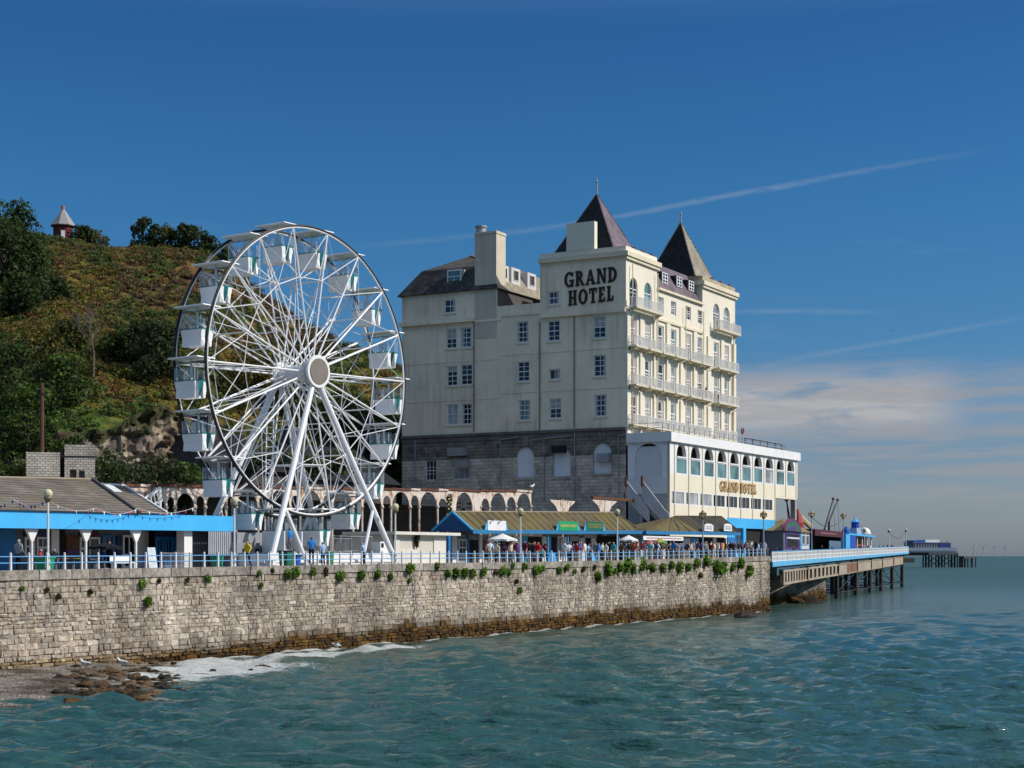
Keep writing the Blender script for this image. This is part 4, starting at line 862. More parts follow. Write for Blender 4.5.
make_platform()
# ------------------------------------------------------------------ lettering (bold serif capitals cut as solid shapes)
def rect(x0, y0, x1, y1): return [(x0, y0), (x1, y0), (x1, y1), (x0, y1)]
def arc(cx, cy, rx, ry, a0, a1, tx, ty, n=10):
    out = []
    for i in range(n):
        t0, t1 = R(a0+(a1-a0)*i/n), R(a0+(a1-a0)*(i+1)/n); q = lambda t, k: (cx+(rx-k*tx)*math.cos(t), cy+(ry-k*ty)*math.sin(t))
        out.append([q(t0, 0), q(t1, 0), q(t1, 1), q(t0, 1)])
    return out
def glyph(c):
    s, h = .19, .08; S_ = lambda x, y: rect(x-s/2-.055, y, x+s/2+.055, y+h)
    if c == 'H': return .84, [rect(.1, 0, .1+s, 1), rect(.55, 0, .55+s, 1), rect(.1+s, .44, .55, .56), S_(.195, 0), S_(.195, .92), S_(.645, 0), S_(.645, .92)]
    if c == 'O': return .90, arc(.45, .5, .42, .51, 0, 360, .19, .11, 20)
    if c == 'T': return .76, [rect(.285, 0, .475, 1), rect(.03, .87, .73, 1), rect(.03, .68, .10, .87), rect(.66, .68, .73, .87), rect(.2, 0, .56, h)]
    if c == 'E': return .68, [rect(.1, 0, .1+s, 1), rect(.1+s, .88, .58, 1), rect(.1+s, 0, .60, .12), rect(.1+s, .45, .48, .56), rect(.51, .72, .58, .88), rect(.54, .12, .61, .28), rect(.03, 0, .1, h), rect(.03, .92, .1, 1)]
    if c == 'L': return .66, [rect(.1, 0, .1+s, 1), rect(.1+s, 0, .58, .12), rect(.52, .12, .60, .32), S_(.195, .92), rect(.03, 0, .1, h)]
    if c == 'A': return .88, [[(.06, 0), (.20, 0), (.47, 1), (.36, 1)], [(.62, 0), (.83, 0), (.52, 1), (.34, 1)], rect(.22, .26, .64, .36), rect(.0, 0, .27, h), rect(.56, 0, .88, h)]
    if c == 'N': return .90, [rect(.1, 0, .22, 1), rect(.68, 0, .80, 1), [(.1, 1), (.33, 1), (.80, 0), (.62, 0)], rect(.02, 0, .31, h), rect(.60, .92, .88, 1), rect(.02, .92, .12, 1)]
    if c == 'D': return .86, [rect(.1, 0, .1+s, 1)]+arc(.29, .5, .50, .5, -90, 90, .19, .12, 12)+[rect(.03, 0, .1, h), rect(.03, .92, .1, 1)]
    if c == 'R': return .84, [rect(.1, 0, .1+s, 1)]+arc(.29, .74, .36, .26, -90, 90, .18, .11, 10)+[[(.34, .50), (.52, .50), (.84, 0), (.60, 0)], S_(.195, 0), rect(.03, .92, .1, 1)]
    if c == 'G': return .90, arc(.46, .5, .43, .51, 45, 330, .19, .11, 16)+[rect(.66, .0, .82, .44), rect(.50, .38, .88, .46), rect(.72, .72, .80, .95)]
    return .4, []
def word(parent, txt, place, width, height, mface, medge, grow, gap=.08, dep=.12):
    """place(x,y,d) maps the written line to the wall; every letter is a part"""
    G = [glyph(c) for c in txt]; tot = sum(g[0] for g in G)+gap*(len(G)-1); sx = width/tot; x = 0
    for (w, ps), ch in zip(G, txt):
        if ps:
            mb = MB()
            for i, p in enumerate(ps):
                P = [(x*sx+q[0]*sx, q[1]*height) for q in p]; cx, cy = sum(q[0] for q in P)/len(P), sum(q[1] for q in P)/len(P)
                for (gr, d0, d1, m) in ((grow, .0, dep*.5+.0015*i, 1), (0, .0, dep+.0015*i, 0)):
                    Q = [(q[0]+math.copysign(gr, q[0]-cx) if abs(q[0]-cx) > .02 else q[0], q[1]+math.copysign(gr, q[1]-cy) if abs(q[1]-cy) > .02 else q[1]) for q in P]
                    a = [place(q[0], q[1], d0) for q in Q]; b = [place(q[0], q[1], d1) for q in Q]
                    mb.poly(b, m)
                    for k in range(len(a)): mb.poly([a[k], a[(k+1) % len(a)], b[(k+1) % len(a)], b[k]], m)
            mb.build('letter', [mface, medge], parent)
        x += w+gap
# ------------------------------------------------------------------ the hotel
AS = 112.0; BE = TOWN.B(626, AS)
purple = roofmat('purple_slate', (.155, .125, .15), (.21, .17, .195), w=.45, h=.28, mort=.025)
darkshade_slate = roofmat('dark_shade_slate', (.022, .025, .030), (.036, .039, .045), w=.45, h=.28, mort=.02, rough=.9)  # dark copy carrying the shaded spire sides, also lean-to and dormers
lit_moss_slate = roofmat('lit_weathered_slate', (.28, .26, .20), (.38, .35, .28), w=.45, h=.28, mort=.02, moss=(.20, .17, .12))  # pale mossy copy carrying the sunlit spire and roof slopes
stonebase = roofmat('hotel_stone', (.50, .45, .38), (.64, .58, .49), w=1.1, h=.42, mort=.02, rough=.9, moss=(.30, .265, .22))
panel = M('arch_panel', (.80, .82, .84), .7, .06, .6, streak=.2)
pipe_grey = M('pipe_grey', (.30, .32, .34), .5, .1, 1)
gold = M('gold_letter', (.42, .22, .03), .45, .1, .8, metal=.2); ink = M('dark_letter', (.020, .016, .010), .55, .2, 1)
def dress(root, f, s0, s1, z0, z1, d, g):
    r = g.random(); q = MB(); w = s1-s0; h = z1-z0; nm = 'curtain'
    if r < .35: fbox(q, f, s0, s0+w*g.uniform(.16, .3), d, d+.012, z0, z1); fbox(q, f, s1-w*g.uniform(.16, .3), s1, d, d+.012, z0, z1)
    elif r < .6: fbox(q, f, s0, s1, d, d+.012, z1-h*g.uniform(.25, .6), z1); nm = 'blind'
    elif r < .75: fbox(q, f, s0, s0+w*g.uniform(.2, .45), d, d+.012, z0, z1)
    else: return
    q.build(nm, M('curtain_cloth', (.42, .41, .38), .9, .2, 1.5), root)
def make_hotel():
    fs = lambda s, d, z: (AS+d, s, z); fe = lambda s, d, z: (s, BE+d, z)
    root = thing('grand_hotel', 'large cream seaside hotel with stone base and two slate spires', 'hotel', (AS, BE, 5.5))
    ZS = lambda px, py: TOWN.Z(py, AS, TOWN.B(px, AS)); b_ = lambda px: TOWN.B(px, AS)
    zst = ZS(626, 429.5); z1 = ZS(621, 254.5); zlow = ZS(520, 309); zw = ZS(474, 290.5)
    A1, A2, A3 = TOWN.A(657, BE), TOWN.A(702.5, BE), TOWN.A(735, BE); B1, B2, B3, B4 = b_(540), b_(497.5), b_(475), b_(402)
    # south windows: px centre, top, bottom, px width, pane
    SW = [(599.5, 316, 338, 12.5, gblue, 2), (599.8, 355, 376.5, 12.5, gdark, 2), (600.5, 394.5, 416.5, 12.5, gblue, 2), (553.8, 320.5, 341, 12, gdark, 2), (554.6, 369, 379.5, 11, gdark, 2), (555.3, 398.5, 418.5, 12, gdark, 2),
          (522.6, 321.5, 342.5, 12, gdark, 2), (523.5, 361.5, 381.5, 12, gdark, 2), (524.3, 400, 420.5, 12, gteal, 2), (449.8, 299.5, 313, 11, gblue, 1), (451.3, 328.5, 348.5, 10.5, gdark, 2), (466, 327.5, 347.5, 11.5, gblue, 2), (452, 366, 386, 10.5, gdark, 2), (466.5, 364.5, 385, 11.5, gdark, 2), (452.3, 404, 425, 11, gcurt, 1), (467, 403.5, 424.5, 11.5, gdark, 2), (553.3, 291.5, 304.5, 11.5, M_purple, 2)]
    holes = []; W_ = []
    for (px, y0, y1, w, pm, nx) in SW:
        s0, s1 = b_(px+w/2), b_(px-w/2); bc = b_(px); zt, zb = TOWN.Z(y0, AS, bc), TOWN.Z(y1, AS, bc); holes.append((s0, s1, zb, zt, False)); W_.append((s0, s1, zb, zt, pm, nx, y1-y0))
    mb = MB(); 
    inr = lambda h, p, q: p <= h[0] < q
    facade(mb, fs, BE, B1, zst, z1, [h for h in holes if inr(h, BE, B1)], .28); facade(mb, fs, B1, B2, zst, zlow, [h for h in holes if inr(h, B1, B2)], .28)
    facade(mb, fs, B2, B3, zst, zw, [], .28); facade(mb, fs, B3, B4, zst, zw, [h for h in holes if inr(h, B3, B4)], .28)
    mb.build('side_wall', creamd, root)
    gw = random.Random(12)
    for (s0, s1, zb, zt, pm, nx, hp) in W_:
        window(root, fs, s0, s1, zb, zt, .2, nx=2, nz=4 if nx == 2 and hp > 15 else 1, low=False, pane=pm, mid=.5 if hp > 12 else 0, fw=.13)
        dress(root, fs, s0+.1, s1-.1, zb+.1, zt-.1, .17, gw)
        sb = MB(); fbox(sb, fs, s0-.15, s1+.15, -.10, .0, zb-.22, zb-.05); sb.build('sill', creamtrim, root)
    # stone base with arched recesses
    arch = [(525.3, 447, 477.5, 17.5), (561.8, 447, 476.5, 17.5), (602.3, 443, 473.5, 18)]; rect_w = [(431, 460.5, 480.5, 10.5), (461, 458, 479.5, 16)]
    ah, ap = [], []
    for (px, y0, y1, w) in arch: bc = b_(px); ah.append((b_(px+w/2), b_(px-w/2), TOWN.Z(y1, AS, bc), TOWN.Z(y0, AS, bc), True))
    for (px, y0, y1, w) in rect_w: bc = b_(px); ah.append((b_(px+w/2), b_(px-w/2), TOWN.Z(y1, AS, bc), TOWN.Z(y0, AS, bc), False))
    zmid = ZS(520, 457.5); mb = MB(); facade(mb, fs, BE, B4, 5.0, zmid, ah, .3); mb.build('stone_base', stonebase, root)
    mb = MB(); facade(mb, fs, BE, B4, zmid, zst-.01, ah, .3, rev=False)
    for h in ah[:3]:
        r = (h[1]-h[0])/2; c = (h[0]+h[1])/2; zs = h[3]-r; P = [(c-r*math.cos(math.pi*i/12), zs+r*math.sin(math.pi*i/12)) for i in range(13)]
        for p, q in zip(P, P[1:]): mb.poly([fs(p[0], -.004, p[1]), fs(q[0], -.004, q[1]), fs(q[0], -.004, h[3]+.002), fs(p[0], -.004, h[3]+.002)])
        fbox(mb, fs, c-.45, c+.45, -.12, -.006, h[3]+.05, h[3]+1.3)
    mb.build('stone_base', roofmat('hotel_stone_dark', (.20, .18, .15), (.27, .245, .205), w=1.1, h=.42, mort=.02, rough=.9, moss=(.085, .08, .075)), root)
    for h in ah[:3]:
        r = (h[1]-h[0])/2; c = (h[0]+h[1])/2; pb = MB(); pb.poly([fs(h[0], .2, h[2]), fs(h[1], .2, h[2])]+[fs(c+r*math.cos(math.pi*i/12), .2, h[3]-r+r*math.sin(math.pi*i/12)) for i in range(13)]); pb.build('arch_panel', panel, root)
        sb = MB(); fbox(sb, fs, h[0]-.2, h[1]+.2, -.12, .0, h[2]-.25, h[2]-.05); sb.build('sill', stonebase, root)
    window(root, fs, *ah[3][:4], .2, nx=3, nz=3, low=False, pane=gdark, fw=.1); window(root, fs, *ah[4][:4], .2, nx=3, nz=2, low=False, pane=gcurt, fw=.1)
    sb = MB(); fbox(sb, fs, BE-.05, B4+.05, -.28, .0, zst-.02, zst+.30); fbox(sb, fs, BE, B4, -.10, -.003, zst-.62, zst-.05, 0); sb.build('string_course', M('dirty_string', (.16, .15, .13), .9, .3, .5), root)
    # darkened ducts and boxes on the stone base
    for (px, py, w, h, lab) in ((459, 452, 18, 8, 'grey metal extractor duct'), (464, 464, 13, 8, 'grey extractor hood'), (605, 458, 12, 9, 'blue-grey air unit'), (560, 449.5, 12, 7, 'black louvred vent')):
        bc = b_(px); k = AS; s0, s1 = b_(px+w/2), b_(px-w/2); z0 = TOWN.Z(py+h/2, AS, bc); zt = TOWN.Z(py-h/2, AS, bc); q = MB(); fbox(q, fs, s0, s1, -.7, .19 if py > 440 else 0, z0, zt); q.build('air_duct', black if 'black' in lab else greym, root, label=lab)
    # drain pipes
    for (px, y0, y1) in ((415.5, 440, 487), (501, 440, 490), (544.5, 438, 500), (575, 432, 500), (619, 436, 500), (474.2, 322, 432), (540, 322, 432), (574.5, 312, 428)):
        s = b_(px); zt, zb = TOWN.Z(y0, AS, s), TOWN.Z(y1, AS, s); MB().tube((AS-.12, s, zb), (AS-.12, s, zt), .075, 6).build('drain_pipe', pipe_grey if y0 > 430 else M('old_pipe', (.24, .20, .16), .7, .2, 1), root)
    for (p0, y0, p1, y1) in ((501, 440, 519, 437), (531, 440, 552, 438), (571, 436, 549, 438), (619, 436, 628, 434)): MB().tube((AS-.2, b_(p0), ZS(p0, y0)), (AS-.2, b_(p1), ZS(p1, y1)), .07, 6).build('drain_pipe', pipe_grey, root)
    # strings and cornices
    def band(p0, p1, y, th, out, m=creamd):
        q = MB(); s0, s1 = b_(p0), b_(p1); z = ZS((p0+p1)/2, y); fbox(q, fs, min(s0, s1), max(s0, s1), -out, .0, z-th, z); q.build('string_course', m, root)
    band(626, 540, 311, .5, .32); band(540, 502, 312.5, .35, .15); band(626, 502, 350.5, .13, .06); band(626, 502, 389.5, .13, .06); band(475, 401, 320.5, .5, .55); band(501, 475.4, 319.5, .25, .12); band(501, 402, 361.5, .12, .05); band(501, 402, 400, .12, .05)
    # other faces of the block
    mb = MB(); mb.poly([(AS, B4, 5), (AS+27, B4, 5), (AS+27, B4, zw), (AS, B4, zw)]); mb.poly([(AS+27, B2, 5), (AS+27, B4, 5), (AS+27, B4, zw), (AS+27, B2, zw)]); q = MB(); q.poly([(AS, B2, zlow-.3), (AS+27, B2, zlow-.3), (AS+27, B2, zw), (AS, B2, zw)]); q.build('return_wall', M('return_shade_grey', (.09, .085, .08), .8, .15, .6), root)  # dark grey stands in for shadow on the cream return wall
    mb.poly([(A3, BE, 5), (A3, B2, 5), (A3, B2, zlow), (A3, BE, zlow)]); mb.poly([(A1, B1, zlow), (AS, B1, zlow), (AS, B1, z1), (A1, B1, z1)]); mb.poly([(A1, BE, zlow), (A1, B1, zlow), (A1, B1, z1), (A1, BE, z1)])
    mb.poly([(AS, B1, zlow-.35), (A3, B1, zlow-.35), (A3, B2, zlow-.35), (AS, B2, zlow-.35)]); mb.poly([(A3, B2, 5), (AS+27, B2, 5), (AS+27, B2, zlow), (A3, B2, zlow)])
    mb.build('rear_wall', cream, root)
    # parapet over the low part, with a dark lean-to behind
    MB().box(AS+.002, AS+.3, B1, B2, zlow, zlow+.55).build('parapet', creamd, root)
    q = MB(); q.box(AS+3, AS+8, B1+.4, b_(521), zlow-.3, ZS(530, 296)); q.build('lean_to', darkshade_slate, root)
    # ---- sea front
    cols = [TOWN.A(p, BE) for p in (633.7, 648, 661, 673.6, 688.4, 700, 716.4, 726.6)]
    ZE = lambda px, py: TOWN.Z(py, TOWN.A(px, BE), BE)
    rB = (ZE(633.7, 346), ZE(633.7, 317.5)); rC = (ZE(633.7, 384.5), ZE(633.7, 356.5)); rD = (ZE(633.7, 424), ZE(633.7, 395.5)); rA = (ZE(633.3, 307.5), ZE(633.3, 277.5)); rm = (ZE(660.3, 311), ZE(660.3, 297)); r2 = (ZE(714.6, 329), ZE(714.6, 303))
    hs, wl = [], []
    for i, a in enumerate(cols):
        for r in (rB, rC, rD): hs.append((a-.85, a+.85, r[0], r[1], False)); wl.append((a-.85, a+.85, r[0], r[1], 'door'))
        if i < 2: hs.append((a-1.1, a+1.1, rA[0], rA[1], True)); wl.append((a-1.1, a+1.1, *rA, 'arch'))
        elif i < 6: hs.append((a-.8, a+.8, rm[0], rm[1], False)); wl.append((a-.8, a+.8, *rm, 'sash'))
        else: hs.append((a-1.15, a+1.15, r2[0], r2[1], True)); wl.append((a-1.15, a+1.15, *r2, 'arch'))
    zt2 = ZE(704, 284); zm = ZE(657, 288.5)
    mb = MB(); facade(mb, fe, AS, A1, 19, z1, [h for h in hs if h[0] < A1-.5], .26); facade(mb, fe, A1, A2, 19, zm, [h for h in hs if A1 < h[0] < A2], .26); facade(mb, fe, A2, A3, 19, zt2, [h for h in hs if h[0] > A2], .26)
    mb.poly([(A2, BE, zm-.5), (A2, BE+9.5, zm-.5), (A2, BE+9.5, zt2), (A2, BE, zt2)]); mb.poly([(A3, BE, 19), (A3, BE+9.5, 19), (A3, BE+9.5, zt2), (A3, BE, zt2)]); mb.poly([(A2, BE+9.5, zm), (A3, BE+9.5, zm), (A3, BE+9.5, zt2), (A2, BE+9.5, zt2)])
    mb.build('front_wall', cream, root)
    g = random.Random(5)
    for (a0, a1, zb, zt, k) in wl:
        pm = g.choice([gdark, gteal, gcurt, gcurt, gblue])
        window(root, fe, a0, a1, zb, zt, .2, nx=2, nz=2 if k != 'sash' else 3, low=(k != 'sash'), arch=(k == 'arch'), pane=pm, mid=.62 if k != 'sash' else .5, fw=.16 if k == 'door' else .12)
        if k != 'arch': dress(root, fe, a0+.12, a1-.12, zb+.12, zt-.12, .17, g)
    # pilasters between the bays, drain pipes
    for a in [AS+.55]+[(cols[i]+cols[i+1])/2 for i in range(7)]+[A3-.6]:
        top = z1-.6 if a < A1-.3 else (zm-.3 if a < A2-.3 else zt2-.6)
        wd = .55
        for (lo, hi) in ((19, rD[1]+.55), (rC[0]-.3, rC[1]+.55), (rB[0]-.3, rB[1]+.5)):
            MB().box(a-wd, a+wd, BE-.2, BE-.002, lo, hi).build('pilaster', cream, root)
    for a in (AS+1.15, A1-.5, cols[4]-1.6, A2-.4, A3-1.3): MB().tube((a, BE-.34, 20), (a, BE-.34, (z1 if a < A1 else zm)-1), .07, 6).build('drain_pipe', creamtrim, root)
    # cornices and parapets of the two corner towers
    def cornice(a0, a1, b1, z, pz, par):
        MB().box(a0-.45, a1+.45, BE-.45, BE-.003, z-.2, z+.35).box(a0-.45, a0-.003, BE-.003, b1, z-.2, z+.35).box(a0-.3, a1+.3, BE-.28, BE-.004, z-.55, z-.2).build('cornice', creamtrim, root)
        q = MB(); q.box(a0, a1, BE, BE+.4, z+.35, pz).box(a0, a0+.4, BE+.4, b1, z+.35, pz)
        q.box(a0, a1, BE+.01, b1, z-.1, z+.2); q.build('parapet', cream if par else M('stained_parapet', (.40, .34, .24), .85, .25, .6), root)
        for i in range(3):
            x = a0+(a1-a0)*(.30+.27*i); MB().box(x-.28, x+.28, BE-.02, BE+.42, pz, pz+.22).build('parapet_cap', rust, root)
    cornice(AS, A1, B1, z1, ZS(621, 246), True); cornice(A2, A3, BE+9.5, zt2, ZE(704, 276), False)
    # chimney-like attic block over the name
    q = MB(); q.box(AS-.02, AS+.75, b_(594.5), b_(566.5), ZS(580, 250), ZS(580, 222.5)); q.build('chimney', cream, root)
    # spires: lit and shaded sides put into separate slate colours
    def spire(ac, bc, ha, hb, zb, za, mats, zf):
        P = [(ac-ha, bc-hb, zb), (ac+ha, bc-hb, zb), (ac+ha, bc+hb, zb), (ac-ha, bc+hb, zb)]; ap = (ac, bc, za); q = MB()
        for i in range(4): q.poly([P[i], P[(i+1) % 4], ap], 1 if i == 3 else 0)
        o = q.build('spire', mats, root)
        fb = MB(); fb.tube((ac, bc, za-.5), (ac, bc, zf), .14, 8, .05); fb.ball((ac, bc, zf-.5), .16, 8, 5); fb.build('finial', M('lead_finial', (.35, .36, .37), .5, .1, 1), o)
        hb_ = MB()
        for i in range(4): hb_.tube(P[i], ap, .09, 5)
        hb_.build('hip_tile', mats[0], o)
    a = AS+1.3; b0 = TOWN.B(613, a); ac, bc = a+3.4, b0+3.8; Y = TOWN.W(ac, bc).y; zz = lambda py: H+(HY-py)*Y/F
    spire(ac, bc, 3.6, 4.0, zz(256), zz(194), [purple, darkshade_slate], zz(177.5))
    a = A2+2.6; b0 = TOWN.B(694.6, a); ac, bc = a+3.1, b0+3.3; Y = TOWN.W(ac, bc).y
    spire(ac, bc, 3.4, 3.5, zz(281), zz(222), [lit_moss_slate, darkshade_slate], zz(210.5))
    # mansard between the towers with three dormers
    zr = ZE(680, 265.5); q = MB(); q.poly([(A1, BE+.1, zm+.15), (A2, BE+.1, zm+.15), (A2, BE+2.2, zr), (A1, BE+2.2, zr)]); q.poly([(A1, BE+2.2, zr), (A2, BE+2.2, zr), (A2, B1, zr+.6), (A1, B1, zr+.6)]); q.poly([(A2, B1, zm-6), (A1, B1, zm-6), (A1, B1, zr+.6), (A2, B1, zr+.6)]); rf = q.build('mansard_roof', purple, root)
    MB().box(A1, A2, BE-.35, BE+.15, zm-.12, zm+.14).build('cornice', creamtrim, root)
    for px, py in ((665, 277.5), (679.3, 281.5), (691.3, 285.5)):
        b = BE+.75; a = TOWN.A(px, b); zc = TOWN.Z(py, a, b); fd = lambda s, d, z: (s, b+d, z); d = MB(); d.box(a-1.1, a+1.1, b+.06, b+2.2, zc-.75, zc+.62); dm = d.build('dormer', darkshade_slate, root)
        w = MB(); fbox(w, fd, a-.85, a+.85, -.03, .05, zc-.7, zc+.58); wf = w.build('dormer_window', winwhite, dm)
        p = MB()
        for i in (-1, 1):
            for j in (-1, 0, 1): p.poly([fd(a+i*.38-.28, -.04, zc-.06+j*.40-.15), fd(a+i*.38+.28, -.04, zc-.06+j*.40-.15), fd(a+i*.38+.28, -.04, zc-.06+j*.40+.15), fd(a+i*.38-.28, -.04, zc-.06+j*.40+.15)])
        p.build('dormer_pane', gdark, dm)
    # ---- rear wing roof
    bm0, bm1 = B2-.3, B4+.5; a0, a1 = AS-.45, AS+28; zE = zw; ZK = ZS(430, 267.5); ZR = ZS(474, 246.0); ki = 2.3; R1 = [(a0, bm0, zE), (a1, bm0, zE), (a1, bm1, zE), (a0, bm1, zE)]; R2 = [(a0+ki, bm0+ki, ZK), (a1-ki, bm0+ki, ZK), (a1-ki, bm1-ki, ZK), (a0+ki, bm1-ki, ZK)]; bmid = (bm0+bm1)/2
    q = MB()
    for i in range(4): q.poly([R1[i], R1[(i+1) % 4], R2[(i+1) % 4], R2[i]], 0 if i in (1, 2, 3) else 1)  # east slopes take the sunlit slate copy, the others darker shaded ones
    e0, e1 = (a0+6.0, bmid, ZR), (a1-6, bmid, ZR)
    q.poly([R2[0], R2[1], e1, e0], 1); q.poly([R2[1], R2[2], e1], 2); q.poly([R2[2], R2[3], e0, e1], 2); q.poly([R2[3], R2[0], e0], 2); q.poly(R1, 0)
    q.build('rear_roof', [roofmat('shaded_worn_slate', (.045, .045, .048), (.085, .082, .078), w=.45, h=.28, mort=.02, rough=.9, moss=(.11, .105, .09)), lit_moss_slate, roofmat('grey_slate', (.10, .095, .085), (.15, .14, .125), w=.45, h=.28)], root)
    MB().tube(R2[0], e0, .12, 5).tube(e0, e1, .12, 5).build('ridge_tile', M('red_ridge', (.30, .08, .05), .7, .15, 1), root)
    def dormer_s(px, py, w, h):
        a = a0+1.0; b = TOWN.B(px, a); zc = TOWN.Z(py, a, b); fd = lambda s, d, z: (a+d, s, z); d = MB(); d.box(a+.06, a+2.6, b-w/2, b+w/2, zc-h/2-.3, zc+h/2+.1); o = d.build('dormer', M('dormer_white', (.6, .6, .58), .6, .1, .8), root); window(o, fd, b-w/2+.05, b+w/2-.05, zc-h/2, zc+h/2, .05, nx=2, nz=2, pane=gteal, fw=.12, name='dormer_window')
    dormer_s(454, 276.5, 2.1, 1.6)
    for px, py in ((504.5, 272.5), (516, 275.5), (532, 280.5)):
        b = bm0+.9; a = TOWN.A(px, b); zc = TOWN.Z(py, a, b); d = MB(); d.box(a-1.15, a+1.15, b+.02, b+2.4, zc-1.5, zc+.9); o = d.build('dormer', M('dormer_white', (.6, .6, .58)), root)
        w = MB(); w.box(a-.58, a+.58, b-.05, b+.018, zc-.68, zc+.62); w.build('dormer_window', winwhite, o); w = MB()
        for i in (-1, 0, 1): w.box(a+i*.38-.155, a+i*.38+.155, b-.07, b-.051, zc-.60, zc+.55)
        w.build('dormer_pane', gdark, o)
    # tall chimney stack
    b0c, b1c = b_(496.5), b_(475); zc = ZS(486, 231.5); q = MB(); q.box(AS-.06, AS+2.3, b0c, b1c, zw-6.0, zc).box(AS-.14, AS+2.36, b0c-.08, b1c+.08, zc-.35, zc-.1); o = q.build('chimney', creamd if 0 else M('chimney_render', (.60, .55, .43), .8, .1, .3, streak=.4, streakcol=(.25, .22, .17)), root)
    bc = TOWN.B(481, AS+1); MB().lathe((AS+1, bc, zc), [(.62, 0), (.62, .75), (.75, .75), (.75, .95)], 14).build('chimney_pot', greym, o); bc = b_(476.5); MB().lathe((AS+1, bc, zc), [(.3, 0), (.3, 1.0)], 10).build('chimney_pot', black, o)
    MB().box(AS+4, AS+5, B4-1.6, B4-.8, zw+1, ZS(419, 276)).build('chimney', darkshade_slate, root)
    # the painted name
    for txt, x0, x1, y0, y1 in (('GRAND', 564.5, 617.5, 270.5, 285.2), ('HOTEL', 568.5, 614, 289.2, 303.8)):
        bl, br = b_(x0), b_(x1); zb = ZS((x0+x1)/2, y1); ht = ZS((x0+x1)/2, y0)-zb; k = (ZS(x1, y1)-ZS(x0, y1+.0))*0
        sl = -.0 
        word(root, txt, lambda x, y, d: (AS-d-.01, bl-x, zb+y+ (x/(bl-br))*.18), bl-br, ht, ink, M('old_gold', (.24, .17, .06), .6, .1, 1), .05, .13)
    # balconies
    def balcony(a0, a1, z, dep=1.15):
        q = MB(); q.box(a0, a1, BE-dep, BE-.21, z-.16, z); o = q.build('balcony', creamtrim, root)
        r = MB(); b = BE-dep+.06; h = 1.12
        for (p, s) in (((a0, b), (a1, b)), ((a0+.03, b), (a0+.03, BE-.3)), ((a1-.03, b), (a1-.03, BE-.3))):
            r.tube((p[0], p[1], z+h), (s[0], s[1], z+h), .05, 4); r.tube((p[0], p[1], z+.1), (s[0], s[1], z+.1), .04, 4); L = math.hypot(s[0]-p[0], s[1]-p[1]); n = int(L/.2)
            for i in range(n+1): t = i/max(1, n); x, y = p[0]+(s[0]-p[0])*t, p[1]+(s[1]-p[1])*t; r.box(x-.022, x+.022, y-.022, y+.022, z, z+h)
        r.build('balcony_rail', white, o)
        for x in (a0+.35, a1-.35): MB().prism([(x-.1, BE-.205, z-.165), (x-.1, BE-dep+.15, z-.165), (x-.1, BE-.205, z-.6)], (.2, 0, 0)).build('bracket', creamtrim, o)
    for i, a in enumerate(cols):
        for z in (rB[0]-.12, rC[0]-.12): balcony(a-1.72, a+1.72, z)
        balcony(a-1.9, a+1.9, rD[0]-.12, .9)
    balcony(cols[0]-1.8, cols[1]+2.0, rA[0]-.12, 1.25); balcony(cols[6]-1.8, cols[7]+2.2, r2[0]-.12, 1.25)
    for z in (rB[0]-.55, rC[0]-.55): MB().box(AS, A3, BE-.12, BE-.001, z, z+.25).build('string_course', creamtrim, root)
    MB().box(A1, A2, BE-.2, BE-.001, rm[0]-1.25, rm[0]-.95).build('string_course', creamtrim, root)
    return cols, A3
M_purple = glassmat('purple_glass', (.05, .03, .10), .1)
HC, HA3 = make_hotel()
